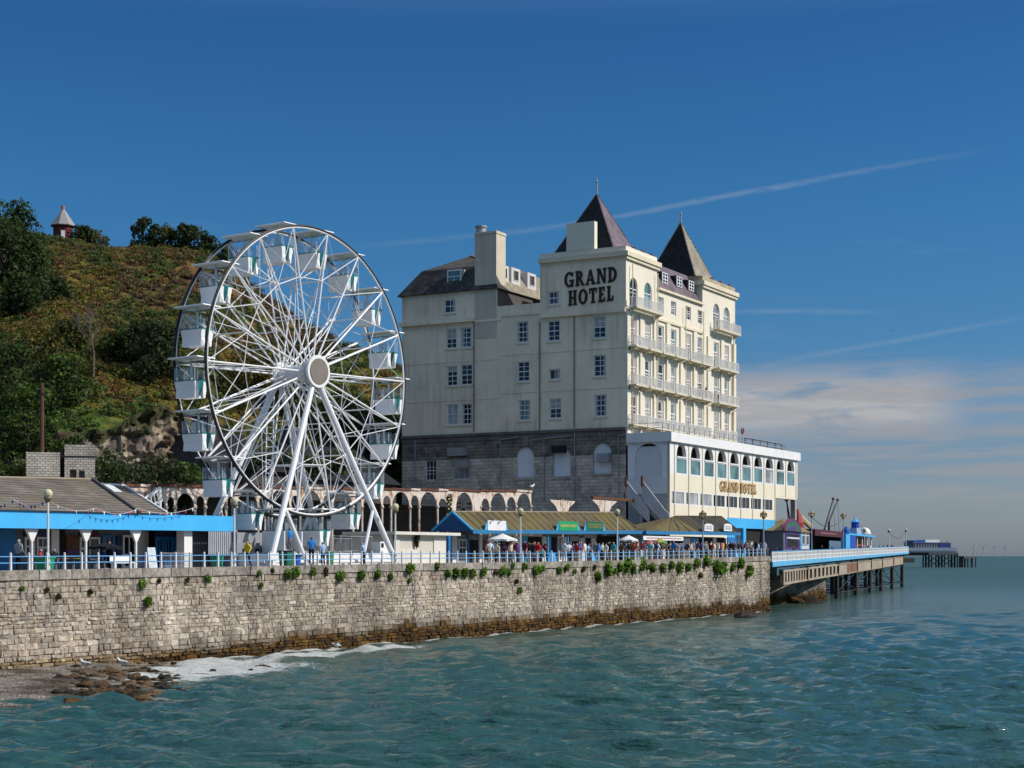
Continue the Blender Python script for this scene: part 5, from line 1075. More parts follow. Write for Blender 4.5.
def make_wing():
    b = TOWN.B(670, 111.9); a0, a1 = 111.85, TOWN.A(798, b); f = lambda s, d, z: (s, b+d, z); Zw = lambda px, py: TOWN.Z(py, TOWN.A(px, b), b)
    root = thing('hotel_wing', 'long cream wing with ten arched openings and gold lettering below the hotel balconies', 'hotel wing', (a0, b, 5.6))
    zt = Zw(671, 432); zf = Zw(671, 441.5); za1 = Zw(681, 443.5); za0 = Zw(681, 457.0); zg1 = Zw(681, 458); zg0 = Zw(681, 474.5); zp0 = Zw(681, 490.3); zl1 = Zw(678, 490.8); zl0 = Zw(678, 504.6); zb = Zw(722, 517.2); zw0 = Zw(785, 497.0)
    ac = [115.3+i*(153.6-115.3)/9 for i in range(10)]; step = ac[1]-ac[0]; aL = ac[7]+step/2
    # arched loggia band
    mb = MB(); facade(mb, f, a0, a1-.4, za0, zf, [(a-1.45, a+1.45, za0, za0+(za1-za0), True) for a in ac], .45); mb.build('arcade_wall', white, root)
    q = MB(); q.box(a0-.35, a1+.1, b-.35, BE-.004 if 0 else b+.7, zf+.002, zt).box(a0-.35, a0+.01, b+.7, BE-.3, zf+.002, zt); q.build('parapet', white, root)
    MB().box(a0+.02, a1, b+.702, BE-.31, zt-.5, zt-.2).build('roof', M('felt_roof', (.22, .22, .22), .9, .1, 1), root)
    # back walls
    q = MB(); q.box(a0+.4, a1-.2, b+2.6, b+2.8, zg0, zf); q.build('inner_wall', M('loggia_inside', (.10, .085, .065), .8, .2, .6), root)
    # glazed band
    hs = [(a-1.62, a+1.62, zg0, zg1, False) for a in ac]
    mb = MB(); facade(mb, f, a0, a1-.4, zg0-.001, za0-.002, hs, .1); mb.build('glazed_wall', white, root)
    gg = random.Random(3)
    for i, a in enumerate(ac):
        window(root, f, a-1.62, a+1.62, zg0, zg1, .07, nx=1, nz=1, pane=gteal if gg.random() < .7 else gcurt, fw=.13, mid=0, name='window')
        q = MB(); fbox(q, f, a-1.55, a+1.55, -.09, -.003, za0-.12, za0+.04); q.build('sill', white, root)
    # cream panels
    lw = [TOWN.A(p, b) for p in (678, 692.7, 706, 718.8, 731.7, 743.8, 755.8, 767.5)]; lw = [114.2+i*(lw[-1]-114.2)/7 for i in range(8)]
    hs = [(a-1.95, a+1.95, zl0, zl1, False) for a in lw]; panelc = M('cream_panel', (.74, .68, .53), .6, .05, .4, streak=.15, streakcol=(.5, .42, .3))
    mb = MB(); facade(mb, f, a0, aL, zb, zg0-.002, hs, .1); facade(mb, f, aL, a1-.4, zw0, zg0-.002, [], .2); mb.box(aL, a1-.4, b+.01, b+.9, zw0-.25, zw0); mb.build('front_wall', panelc, root)
    for i, a in enumerate(lw): window(root, f, a-1.95, a+1.95, zl0, zl1, .07, nx=3, nz=1, low=False, pane=gcurt if i < 3 else gdark, fw=.12, mid=0)
    for i in range(11):
        x = ac[0]-step/2+i*step+ .0
        if x < a0+.3: x = a0+.25
        x = min(x, a1-.5); lo = zb if x < aL+.4 else zw0
        q = MB(); q.box(x-.11, x+.11, b-.06, b-.002, lo, zf-.01); q.build('pilaster', M('strip_cream', (.52, .47, .36), .7, .1, .6), root)
    # blue ground floor
    aB = TOWN.A(727, b); q = MB(); aD0, aD1 = TOWN.A(746, b), TOWN.A(765, b); zd = Zw(750, 528.5); hs = [(TOWN.A(735, b), TOWN.A(743.5, b), 6.3, zd, False), (aD0, aD1, 5.7, zd, False), (TOWN.A(766.5, b), TOWN.A(772.5, b), 7.4, zd, False)]
    facade(q, f, aB, aL, 5.6, zb-.004, hs, .3); q.build('ground_floor', skyblue, root); q = MB(); facade(q, f, a0, aB, 5.6, zb-.004, [], .3); q.build('ground_floor', panelc, root)
    for h in (hs[0], hs[2]): window(root, f, *h[:4], .22, nx=2, nz=2, low=False, pane=gblue, frame=blue, fw=.14, mid=0)
    q = MB(); fbox(q, f, aD0+.05, aD1-.05, .4, .5, 5.6, zd); q.build('entrance', darkint, root)
    # ends: shaded south end with a big recessed arch, and the leg at the far end
    fs = lambda s, d, z: (a0+d, s, z); q = MB(); zsm = TOWN.Z(478, a0, b+3); facade(q, fs, b+.35, BE-.3, zsm, zf, [(b+1.0, BE-1.2, zsm, TOWN.Z(443, a0, b+2), True)], .3); q.build('end_wall', M('end_white', (.78, .79, .80), .7, .06, .6), root)
    q = MB(); q.poly([(a0+.12, b+.9, zsm), (a0+.12, BE-1.1, zsm), (a0+.12, BE-1.1, zf-.5), (a0+.12, b+.9, zf-.5)]); q.box(a0, a0+.3, b+.35, BE-.3, TOWN.Z(494, a0, b+3), zsm-.003); q.build('end_panel', M('end_grey', (.66, .68, .70), .7, .06, .6), root)
    q = MB(); q.box(a0+.1, a0+.3, b+.35, BE-.3, 5.6, TOWN.Z(494.2, a0, b+3)); q.build('end_wall', M('end_lower', (.34, .37, .40), .7, .08, .6), root)
    MB().box(a0+.003, a0+.3, b+.003, b+.35, 5.6, zf).build('corner_post', M('strip_cream', (.52, .47, .36)), root)
    MB().box(a1-1.1, a1-.4, b+.05, b+.7, 5.7, zw0-.26).build('leg', M('leg_grey', (.30, .30, .30), .8, .1, 1), root)
    q = MB(); q.box(a0+.5, aL, b+5, b+5.2, 5.6, zg0-.1).box(a1-.39, a1-.2, b+.01, b+2.8, zw0, zf); q.build('rear_wall', cream, root)
    # gold name
    x0, x1 = TOWN.A(719.5, b), TOWN.A(755.8, b); zl = Zw(738, 492.2); ht = Zw(738, 482.8)-zl; w = x1-x0
    word(root, 'GRAND', lambda x, y, d: (x0+x, b-.14-d, zl+y), w*.49, ht, gold, gold, .03, .2, .02); word(root, 'HOTEL', lambda x, y, d: (x0+w*.54+x, b-.14-d, zl+y), w*.46, ht, gold, gold, .03, .22, .02)
    # terrace railing on the roof
    rl = thing('terrace_railing', 'grey pipe railing round the roof terrace above the arched wing', 'railing', (a0, b, zt)); xs = [a0+.2+i*(a1-3-a0)/26 for i in range(27)]; bb = b+1.0
    for x in xs: MB().tube((x, bb, zt-.3), (x, bb, zt+1.15), .045, 5).build('post', greym, rl)
    for h in (.55, 1.12): MB().tube((xs[0], bb, zt+h), (xs[-1], bb, zt+h), .035, 5).build('rail', greym, rl)
    for h in (.55, 1.12): MB().tube((xs[0], bb, zt+h), (xs[0], BE-.4, zt+h), .035, 5).build('rail', greym, rl)
    # roof clutter at the seaward end
    rk = thing('roof_frame', 'dark metal frame standing on the far end of the wing roof', 'frame', (150, b+3, zt)); q = MB()
    x0, x1 = TOWN.A(745, b+3.5), TOWN.A(782, b+3.5)
    for i in range(6): x = x0+(x1-x0)*i/5; q.tube((x, b+3.5, zt-.3), (x, b+3.5, zt+1.5), .07, 5)
    q.tube((x0, b+3.5, zt+1.5), (x1, b+3.5, zt+1.5), .07, 5).tube((x0, b+3.5, zt+.8), (x1, b+3.5, zt+.8), .05, 5); q.build('frame', darkiron, rk)
    # outside stair down the south end
    st = thing('outside_stair', 'grey outside stair with a solid white balustrade descending beside the arched wing', 'stair', (109, b, 5.6))
    ast = 109.2; P = lambda px, py: (TOWN.B(px, ast), TOWN.Z(py, ast, TOWN.B(px, ast))); p0, p1, p2, p3 = P(642, 480), P(665, 510), P(669, 513), P(669, 523)
    q = MB(); q.prism([(ast, p0[0], p0[1]), (ast, p1[0], p1[1]), (ast, p2[0], p2[1]), (ast, p3[0], p3[1]-.3), (ast, p1[0], p1[1]-1.5), (ast, p0[0], p0[1]-2.2)], (.12, 0, 0)); q.build('balustrade', M('balustrade_white', (.55, .56, .56), .7, .1, .8), st)
    q = MB(); n = 14
    for i in range(n): t = i/n; y0 = p0[0]+(p1[0]-p0[0])*t; z = p0[1]-2.2+(p1[1]-1.5-p0[1]+2.2)*t; q.box(ast+.13, ast+1.6, y0+(p1[0]-p0[0])/n, y0, z-.9, z-.15)
    q.build('step', concrete, st)
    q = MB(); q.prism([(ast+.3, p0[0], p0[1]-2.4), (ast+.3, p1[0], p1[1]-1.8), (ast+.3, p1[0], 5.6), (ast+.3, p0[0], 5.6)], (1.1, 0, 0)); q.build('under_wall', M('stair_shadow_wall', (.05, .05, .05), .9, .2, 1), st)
    q = MB(); dx = 1.9; q.prism([(ast-.2, p0[0]+dx, p0[1]), (ast-.2, p1[0]+dx, p1[1]), (ast-.2, p1[0]+dx, p1[1]-1.5), (ast-.2, p0[0]+dx, p0[1]-2.2)], (.12, 0, 0)); q.build('balustrade', M('balustrade_white', (.55, .56, .56)), st)
    for px, y0, y1 in ((626, 477, 500), (642.3, 476, 500)): bb = TOWN.B(px, ast-.2); MB().tube((ast-.2, bb, TOWN.Z(487, ast, bb)), (ast-.3, bb, TOWN.Z(y0, ast, bb)), .16, 6).build('post', rust, st)
make_wing()
# ------------------------------------------------------------------ iron colonnade behind the kiosks
def rusty():
    m, t, p = nt('rusty_white_iron'); n = noise_(t, pos(t), 1.6, 7, .7, .5); n2 = noise_(t, pos(t, (2.5, 2.5, .5)), 1.0, 5, .65)
    f = mth(t, 'ADD', mth(t, 'MULTIPLY', n, .55), mth(t, 'MULTIPLY', n2, .45))
    c = ramp(t, f, [(.38, (.66, .60, .52)), (.52, (.58, .50, .42)), (.58, (.30, .14, .07)), (.70, (.13, .05, .025))])
    vo = N(t, 'ShaderNodeTexVoronoi'); vo.inputs['Scale'].default_value = 4.2; t.links.new(pos(t), vo.inputs['Vector'])
    c = mix(t, mth(t, 'MULTIPLY', mth(t, 'SUBTRACT', 1.0, smooth(t, vo.outputs['Distance'], .16, .24)), .75), c, (.09, .05, .035))
    t.links.new(c, p.inputs['Base Color']); p.inputs['Roughness'].default_value = .85; bump(t, p, f, .3, .03); return m
RUSTY = rusty()
def make_colonnade():
    b = 14.5; X = lambda px: TOWN.A(px, b)
    ytop = lambda px: float(np.interp(px, [100, 116, 531], [483.6, 484, 490.5])); Zt = lambda px: TOWN.Z(ytop(px), X(px), b)
    root = thing('iron_colonnade', 'long rusty white cast iron colonnade with arched brackets behind the kiosks', 'colonnade', (X(116), b, 5.2))
    cols = [116, 124, 139, 148, 166, 175, 195, 205, 226, 236, 258, 268, 290, 300, 322, 332, 353, 362, 382, 391, 410, 419, 437.5, 447, 480.5, 489.5, 506, 516, 531]
    # ornamental spandrel plates with the arches cut out
    for p0, p1 in zip(cols, cols[1:]):
        a0, a1 = X(p0), X(p1); zt = (Zt(p0)+Zt(p1))/2; w = a1-a0; h = 2.05 if w > 1.6 else 1.7; r = w/2-.1
        mb = MB(); f = lambda s, d, z: (s, b-.04+d, z)
        mg = max(.12, w/2-(h-.5)); r = w/2-mg; facade(mb, f, a0, a1, zt-h, zt-.16, [(a0+mg, a1-mg, zt-h, zt-h+min(r+.45, h-.3), True)], .08); mb.build('spandrel', RUSTY, root)
        MB().box(a0, a1, b-.16, b+.16, zt-.158, zt+.02).build('beam', rust if random.random() < .6 else RUSTY, root)
    for px in cols:
        a, zt = X(px), Zt(px); q = MB(); q.tube((a, b, 5.0), (a, b, zt-1.7), .10, 7).lathe((a, b, zt-1.8), [(.10, 0), (.19, .12), (.14, .3)], 8); q.build('column', RUSTY, root)
    a0, a1 = X(116), X(531); r_ = MB(); r_.hexa([(a0, b+.2, Zt(116)-.3), (a1, b+.2, Zt(531)-.3), (a1, b+5, Zt(531)-.3), (a0, b+5, Zt(116)-.3), (a0, b+.2, Zt(116)-.12), (a1, b+.2, Zt(531)-.12), (a1, b+5, Zt(531)-.12), (a0, b+5, Zt(116)-.12)]); r_.build('roof', M('arcade_shade_slab', (.07, .06, .055), .9, .3, 1), root)  # slab added to darken the space behind the arches
    # dark wall with windows behind it
    bw = b+5; w = thing('arcade_rear_wall', 'dark stone rear wall seen through the arches of the rusty colonnade', 'wall', (X(150), bw, 5.2)); a0, a1 = TOWN.A(190, bw), AS-.3
    MB().box(a0, a1, bw, bw+.4, 5.0, TOWN.Z(494, a0, bw)).build('wall', M('arcade_dark_wall', (.06, .057, .052), .9, .3, .5), w)
    f = lambda s, d, z: (s, bw+d, z)
    for p0, p1 in ((455, 461), (465, 471)): window(w, f, TOWN.A(p0, bw), TOWN.A(p1, bw), TOWN.Z(510.5, 80, bw), TOWN.Z(501, 80, bw), -.01, nx=2, nz=2, low=False, pane=gdark, fw=.12)
    # ivy on one column
    g = random.Random(2); cs = []; rs = []; 
    a = X(447.5)
    for i in range(14): cs.append((0, -.15, 1.2+i*.40)); rs.append((.35*g.uniform(.7, 1.2),)*3)
    V, C = leafcloud(cs, rs, 40, .22, [MG if g.random() < .6 else LG for _ in cs], seed=8); o = quads_obj('ivy', V, C, LEAF, None, TOWN.W(a, b, 5.2), TOWN.rz); setp(o, 'green ivy climbing one column of the rusty colonnade', 'ivy')
    # three broken columns further on
    for i, (px, y0, yb, wpx, lab) in enumerate([(562.5, 499.5, 516, 25, 'rusty white column head standing alone behind the moss roofed kiosk, left of two'), (604.5, 499, 516, 25, 'rusty white column head under the left end of the rusted beam'), (641, 500, 531, 17, 'rusty white column at the right end of the rusted beam near the stair')]):
        a = X(px); zt = TOWN.Z(y0, a, b); w = wpx*.5*(X(px+1)-X(px)); zb = zt-1.55; r = thing('iron_column', lab, 'column', (a, b, 5.3), group='broken columns of the colonnade')
        q = MB()
        for s in (-1, 1): q.prism([(a+s*.12, b-.05, zt-.1), (a+s*w, b-.05, zt-.1), (a+s*w*.92, b-.05, zt-.3), (a+s*w*.55, b-.05, zt-.75), (a+s*w*.32, b-.05, zb), (a+s*.12, b-.05, zb)], (0, .1, 0))
        q.build('bracket', RUSTY, r); MB().tube((a, b, 5.0), (a, b, zt), .13, 8).build('column', RUSTY, r)
    a0, a1 = X(592), X(648); z = TOWN.Z(497, a0, b); r = MB(); r.box(a0, a1, b-.15, b+.15, z-.2, z+.08); r.tube((X(625), b, z), (X(625), b, z+.7), .12, 6); o = r.build('rusted_beam', rust, None, org=(a0, b, z)); setp(o, 'dark rusted iron beam lying across two broken columns', 'beam')
    # pale terrace parapet and stair at the left
    q = thing('white_stair_rail', 'white ironwork stair rail sloping down behind the slate roofed pavilion', 'stair rail', (X(133), 13.4, 6)); bb = 13.4
    p0, p1 = (TOWN.A(160, bb), TOWN.Z(488, TOWN.A(160, bb), bb)), (TOWN.A(134, bb), TOWN.Z(507, TOWN.A(134, bb), bb)); m = MB(); m.tube((p0[0], bb, p0[1]), (p1[0], bb, p1[1]), .12, 6).tube((p0[0], bb, p0[1]-.9), (p1[0], bb, p1[1]-.9), .10, 6)
    for i in range(9): t = i/8; a = p0[0]+(p1[0]-p0[0])*t; z = p0[1]+(p1[1]-p0[1])*t; m.tube((a, bb, z), (a+.25, bb, z-.95), .06, 5)
    m.build('rail', white, q); MB().tube((p0[0], bb, p0[1]), (p0[0], bb, 5.5), .12, 6).build('post', white, q)
make_colonnade()
# ------------------------------------------------------------------ kiosks
corr = None
def corrmat(name, c1, moss):
    m, t, p = nt(name); n = noise_(t, pos(t), .9, 6, .65); n2 = noise_(t, pos(t), .35, 4)
    c = ramp(t, n, [(.3, tuple(x*.55 for x in c1)), (.7, tuple(x*1.3 for x in c1))]); c = mix(t, smooth(t, n2, .38, .62), c, moss)
    t.links.new(c, p.inputs['Base Color']); p.inputs['Roughness'].default_value = .85; p.inputs['Specular IOR Level'].default_value = .15; bump(t, p, n, .3, .04); return m
MOSSY = corrmat('mossy_sheet', (.105, .085, .052), (.13, .108, .045)); DARKSHEET = corrmat('dark_sheet', (.05, .048, .046), (.075, .066, .05))
def ribs(mb, e0, e1, r0, r1, n, w=.09, m=0):
    """raised seams running from eave e0-e1 up to ridge r0-r1"""
    for i in range(n+1):
        t = i/n; p = Vector(e0).lerp(Vector(e1), t); q = Vector(r0).lerp(Vector(r1), t); mb.tube(p+Vector((0, 0, .03)), q+Vector((0, 0, .03)), w, 4, m=m)
def shopfront(root, b, items, zt, depth=.1):
    for (p0, p1, kind, y0, y1) in items:
        a0, a1 = TOWN.A(p0, b), TOWN.A(p1, b); z0 = floor(a0) if y1 is None else TOWN.Z(y1, a0, b); z1 = zt if y0 is None else TOWN.Z(y0, a0, b); f = lambda s, d, z: (s, b+d, z)
        if kind in ('dark',): MB().box(a0, a1, b-.02, b+.02, z0, z1).build('shade_panel', darkint, root)  # solid near-black panel stands in for a shaded doorway
        elif kind == 'white': MB().box(a0, a1, b-.06, b+.03, z0, z1).build('panel', white, root)
        elif kind == 'blue': MB().box(a0, a1, b-.08, b+.03, z0, z1).build('panel', blue, root)
        elif kind == 'sky': MB().box(a0, a1, b-.07, b+.03, z0, z1).build('panel', skyblue, root)
        elif kind == 'win': window(root, f, a0, a1, z0, z1, -.03, nx=2, nz=2, low=False, pane=gdark, fw=.12)
        elif kind == 'bwin': window(root, f, a0, a1, z0, z1, -.03, nx=2, nz=2, low=False, pane=gblue, frame=blue, fw=.12)
        elif kind == 'door': window(root, f, a0, a1, z0, z1, -.03, nx=2, nz=1, low=False, pane=gdark, fw=.14, name='door', mid=.4)
        elif kind == 'bdoor': window(root, f, a0, a1, z0, z1, -.03, nx=2, nz=1, low=False, pane=gdark, frame=blue, fw=.16, name='door', mid=0)
        else: MB().box(a0, a1, b-.09, b+.03, z0, z1).build('display', kind, root)
def marks(parent, f, s0, s1, z0, z1, rows, mat, seed):
    g = random.Random(seed); q = MB(); h = (z1-z0)/(rows*1.7)
    for r in range(rows):
        s = s0; z = z1-(r+.5)*(z1-z0)/rows
        while s < s1-.05:
            w = g.uniform(.05, .14)
            fbox(q, f, s, min(s1, s+w), -.012, -.002, z-h*.5, z+h*.5*g.uniform(.4, 1)); s += w+.05
    q.build('faded_marks', mat, parent)
def make_pavilion():
    bf, bw = 6.0, 9.6; X = lambda px, b=bf: TOWN.A(px, b); P0, P1 = -60, 235.5
    root = thing('seafront_pavilion', 'long low pavilion with bright blue fascia and grey slate roof left of the wheel', 'pavilion', (X(14), bf, floor(3)))
    lin = lambda px, ya, yb: TOWN.Z(ya+(yb-ya)*(px-14)/(235-14), X(px), bf); a0, a1 = X(P0), X(P1); zt0, zt1, zb0, zb1 = lin(P0, 510.6, 516.4), lin(P1, 510.6, 516.4), lin(P0, 528.2, 531.4), lin(P1, 528.2, 531.4)
    q = MB(); n = 1
    q.hexa([(a0, bf, zb0), (a1, bf, zb1), (a1, bf+.14, zb1), (a0, bf+.14, zb0), (a0, bf, zt0), (a1, bf, zt1), (a1, bf+.14, zt1), (a0, bf+.14, zt0)]); q.build('fascia', skyblue, root)
    q = MB(); q.hexa([(a1-.0, bf+.141, zb1), (a1-.14, bf+.141, zb1), (a1-.14, bw+4, zb1), (a1, bw+4, zb1), (a1, bf+.141, zt1), (a1-.14, bf+.141, zt1), (a1-.14, bw+4, zt1), (a1, bw+4, zt1)]); q.build('fascia', skyblue, root)
    q = MB(); q.hexa([(a0, bf+.15, zb0+.25), (a1-.15, bf+.15, zb1+.25), (a1-.15, bw+4, zb1+.25), (a0, bw+4, zb0+.25), (a0, bf+.15, zt0-.1), (a1-.15, bf+.15, zt1-.1), (a1-.15, bw+4, zt1-.1), (a0, bw+4, zt0-.1)]); q.build('flat_roof', M('felt_roof', (.16,)*3, .9, .1, 1), root)
    br = 12.0; pr = (TOWN.A(92, br), TOWN.Z(480, TOWN.A(92, br), br)); pl = (TOWN.A(-60, br), TOWN.Z(477, TOWN.A(-60, br), br)); e1 = X(137.5)
    zl = lambda a: zt0+(zt1-zt0)*(a-a0)/(a1-a0)+.02
    slt = roofmat('pavilion_slate', (.15, .135, .115), (.21, .19, .16), w=.5, h=.17, mort=.02, moss=(.13, .11, .075), rough=.85)
    q = MB(); q.poly([(a0, bf-.15, zl(a0)), (e1, bf-.15, zl(e1)), (pr[0], br, pr[1]), (pl[0], br, pl[1])]); q.poly([(a0, 18, zl(a0)), (e1, 18, zl(e1)), (pr[0], br, pr[1]), (pl[0], br, pl[1])]); q.poly([(e1, bf-.15, zl(e1)), (e1, 18, zl(e1)), (pr[0], br, pr[1])]); q.build('roof', slt, root)
    hp = MB(); hp.tube((e1, bf-.15, zl(e1)+.04), (pr[0], br, pr[1]+.05), .14, 6); hp.build('hip_tile', M('lead_dark', (.07, .07, .075), .7, .2, 1), root); hp = MB(); hp.tube((pr[0], br, pr[1]+.03), (pl[0], br, pl[1]+.03), .11, 6).build('ridge_tile', M('ridge_tan', (.25, .21, .15), .8, .15, 1), root)
    e2 = X(166); r2 = (TOWN.A(124, br), TOWN.Z(486, TOWN.A(124, br), br)); r1 = (TOWN.A(96, br), TOWN.Z(484.5, TOWN.A(96, br), br))
    q = MB(); q.poly([(e1+.05, bf-.14, zl(e1)+.03), (e2, bf-.14, zl(e2)+.03), (r2[0], br, r2[1]), (r1[0], br, r1[1])]); q.poly([(e2, bf-.14, zl(e2)+.03), (e2, 18, zl(e2)), (r2[0], br, r2[1])]); q.build('lower_roof', slt, root)
    MB().tube((e2, bf-.14, zl(e2)+.08), (r2[0], br, r2[1]+.05), .08, 5).tube((r2[0], br, r2[1]+.05), (r1[0], br, r1[1]+.05), .08, 5).build('verge', white, root)
    # skylight
    q = MB(); t0 = .45
    for (px, py) in ((116.5, 489),):
        a = TOWN.A(px, 10.8); z = TOWN.Z(py, a, 10.8); q.poly([(a-.45, 10.3, z-.33), (a+.35, 10.3, z-.33), (a+.1, 11.3, z+.3), (a-.7, 11.3, z+.3)])
    q.build('skylight', M('skylight', (.6, .62, .63), .4, .1, 1), root)
    # white posts with flared heads
    for px in (-10, 36, 90, 140):
        a = X(px); z0 = floor(a); zc = zl(a)-1.02; q = MB(); q.tube((a, bf+.35, z0), (a, bf+.35, zc-.3), .085, 8)
        q.hexa([(a-.09, bf+.28, zc-.75), (a+.09, bf+.28, zc-.75), (a+.09, bf+.42, zc-.75), (a-.09, bf+.42, zc-.75), (a-.46, bf+.26, zc-.05), (a+.46, bf+.26, zc-.05), (a+.46, bf+.44, zc-.05), (a-.46, bf+.44, zc-.05)]); q.box(a-.46, a+.46, bf+.26, bf+.44, zc-.047, zc+.12); q.build('column', white, root)
    # back wall and what is set in it
    ztop = zl(X(100))-1.0; q = MB(); q.box(TOWN.A(P0, bw), TOWN.A(190, bw), bw+.04, bw+.3, floor(0)-.2, ztop+.45); q.build('wall', M('pavilion_wall', (.16, .17, .2), .8, .2, 1), root)
    wine = M('wine_display', (.11, .02, .035), .7, .4, 5); purpled = M('purple_display', (.10, .04, .12), .7, .5, 6); orange = M('brown_display', (.13, .06, .025), .7, .5, 6); navy = M('navy_panel', (.012, .03, .085), .5, .2, 1)
    shopfront(root, bw, [(-40, 16, 'blue', None, None), (24, 34, 'win', 537, 556), (36, 48, 'win', 537, 558), (23.5, 49, navy, 531, 536.5), (51, 58.5, 'white', None, None), (59, 65, 'dark', None, None), (65.5, 78, orange, 535, 549), (65.5, 78, purpled, 549.3, 562), (79, 99, wine, 532, 536.5), (79, 99, 'win', 537, 560), (101.5, 113, 'bwin', 535, 560), (116, 121, navy, 536, None), (122, 135, 'door', 535, None), (136, 148, 'white', None, None), (149, 154, 'dark', None, None)], ztop)
    shopfront(root, 8.4, [(155, 181, navy, 531, 536.5), (155, 163, 'bdoor', 537, None), (164, 172, 'bdoor', 537, None), (173, 181, 'bdoor', 537, None)], ztop)
    q = MB(); q.box(X(182.5, 6.6), X(190.5, 6.6), 6.45, 7.1, floor(14), zl(X(186))-1.03); q.build('pier', white, root)
    # corrugated shutters
    for (p0, p1, mt, yb) in ((192.5, 208, M('shutter_dark', (.10, .11, .135), .5, .1, 1), 567), (208.6, 231.5, M('shutter_grey', (.46, .48, .51), .5, .08, 1), 554.5)):
        b = 6.9 if p0 < 200 else 5.85; s0, s1 = X(p0, b), X(p1, b); z0, z1 = TOWN.Z(yb, s0, b), zl(X(p0))-1.06; q = MB(); n = int((s1-s0)/.21)
        for i in range(n): x = s0+(s1-s0)*i/n; w = (s1-s0)/n; q.poly([(x, b, z0), (x+w*.35, b, z0), (x+w*.35, b, z1), (x, b, z1)]); q.poly([(x+w*.35, b, z0), (x+w*.5, b+.09, z0), (x+w*.5, b+.09, z1), (x+w*.35, b, z1)]); q.poly([(x+w*.5, b+.09, z0), (x+w*.85, b+.09, z0), (x+w*.85, b+.09, z1), (x+w*.5, b+.09, z1)]); q.poly([(x+w*.85, b+.09, z0), (x+w, b, z0), (x+w, b, z1), (x+w*.85, b+.09, z1)])
        q.build('shutter', mt, root)
    MB().box(X(208.6, 6.95), X(231.5, 6.95), 6.92, 9, floor(16), TOWN.Z(554.6, X(215, 6.9), 6.9)).build('counter', M('counter_dark', (.09, .05, .05), .7, .3, 1), root)
    MB().box(X(232, 6.9), a1-.2, 6.85, 9, floor(18), zb1).build('panel', white, root)
make_pavilion()
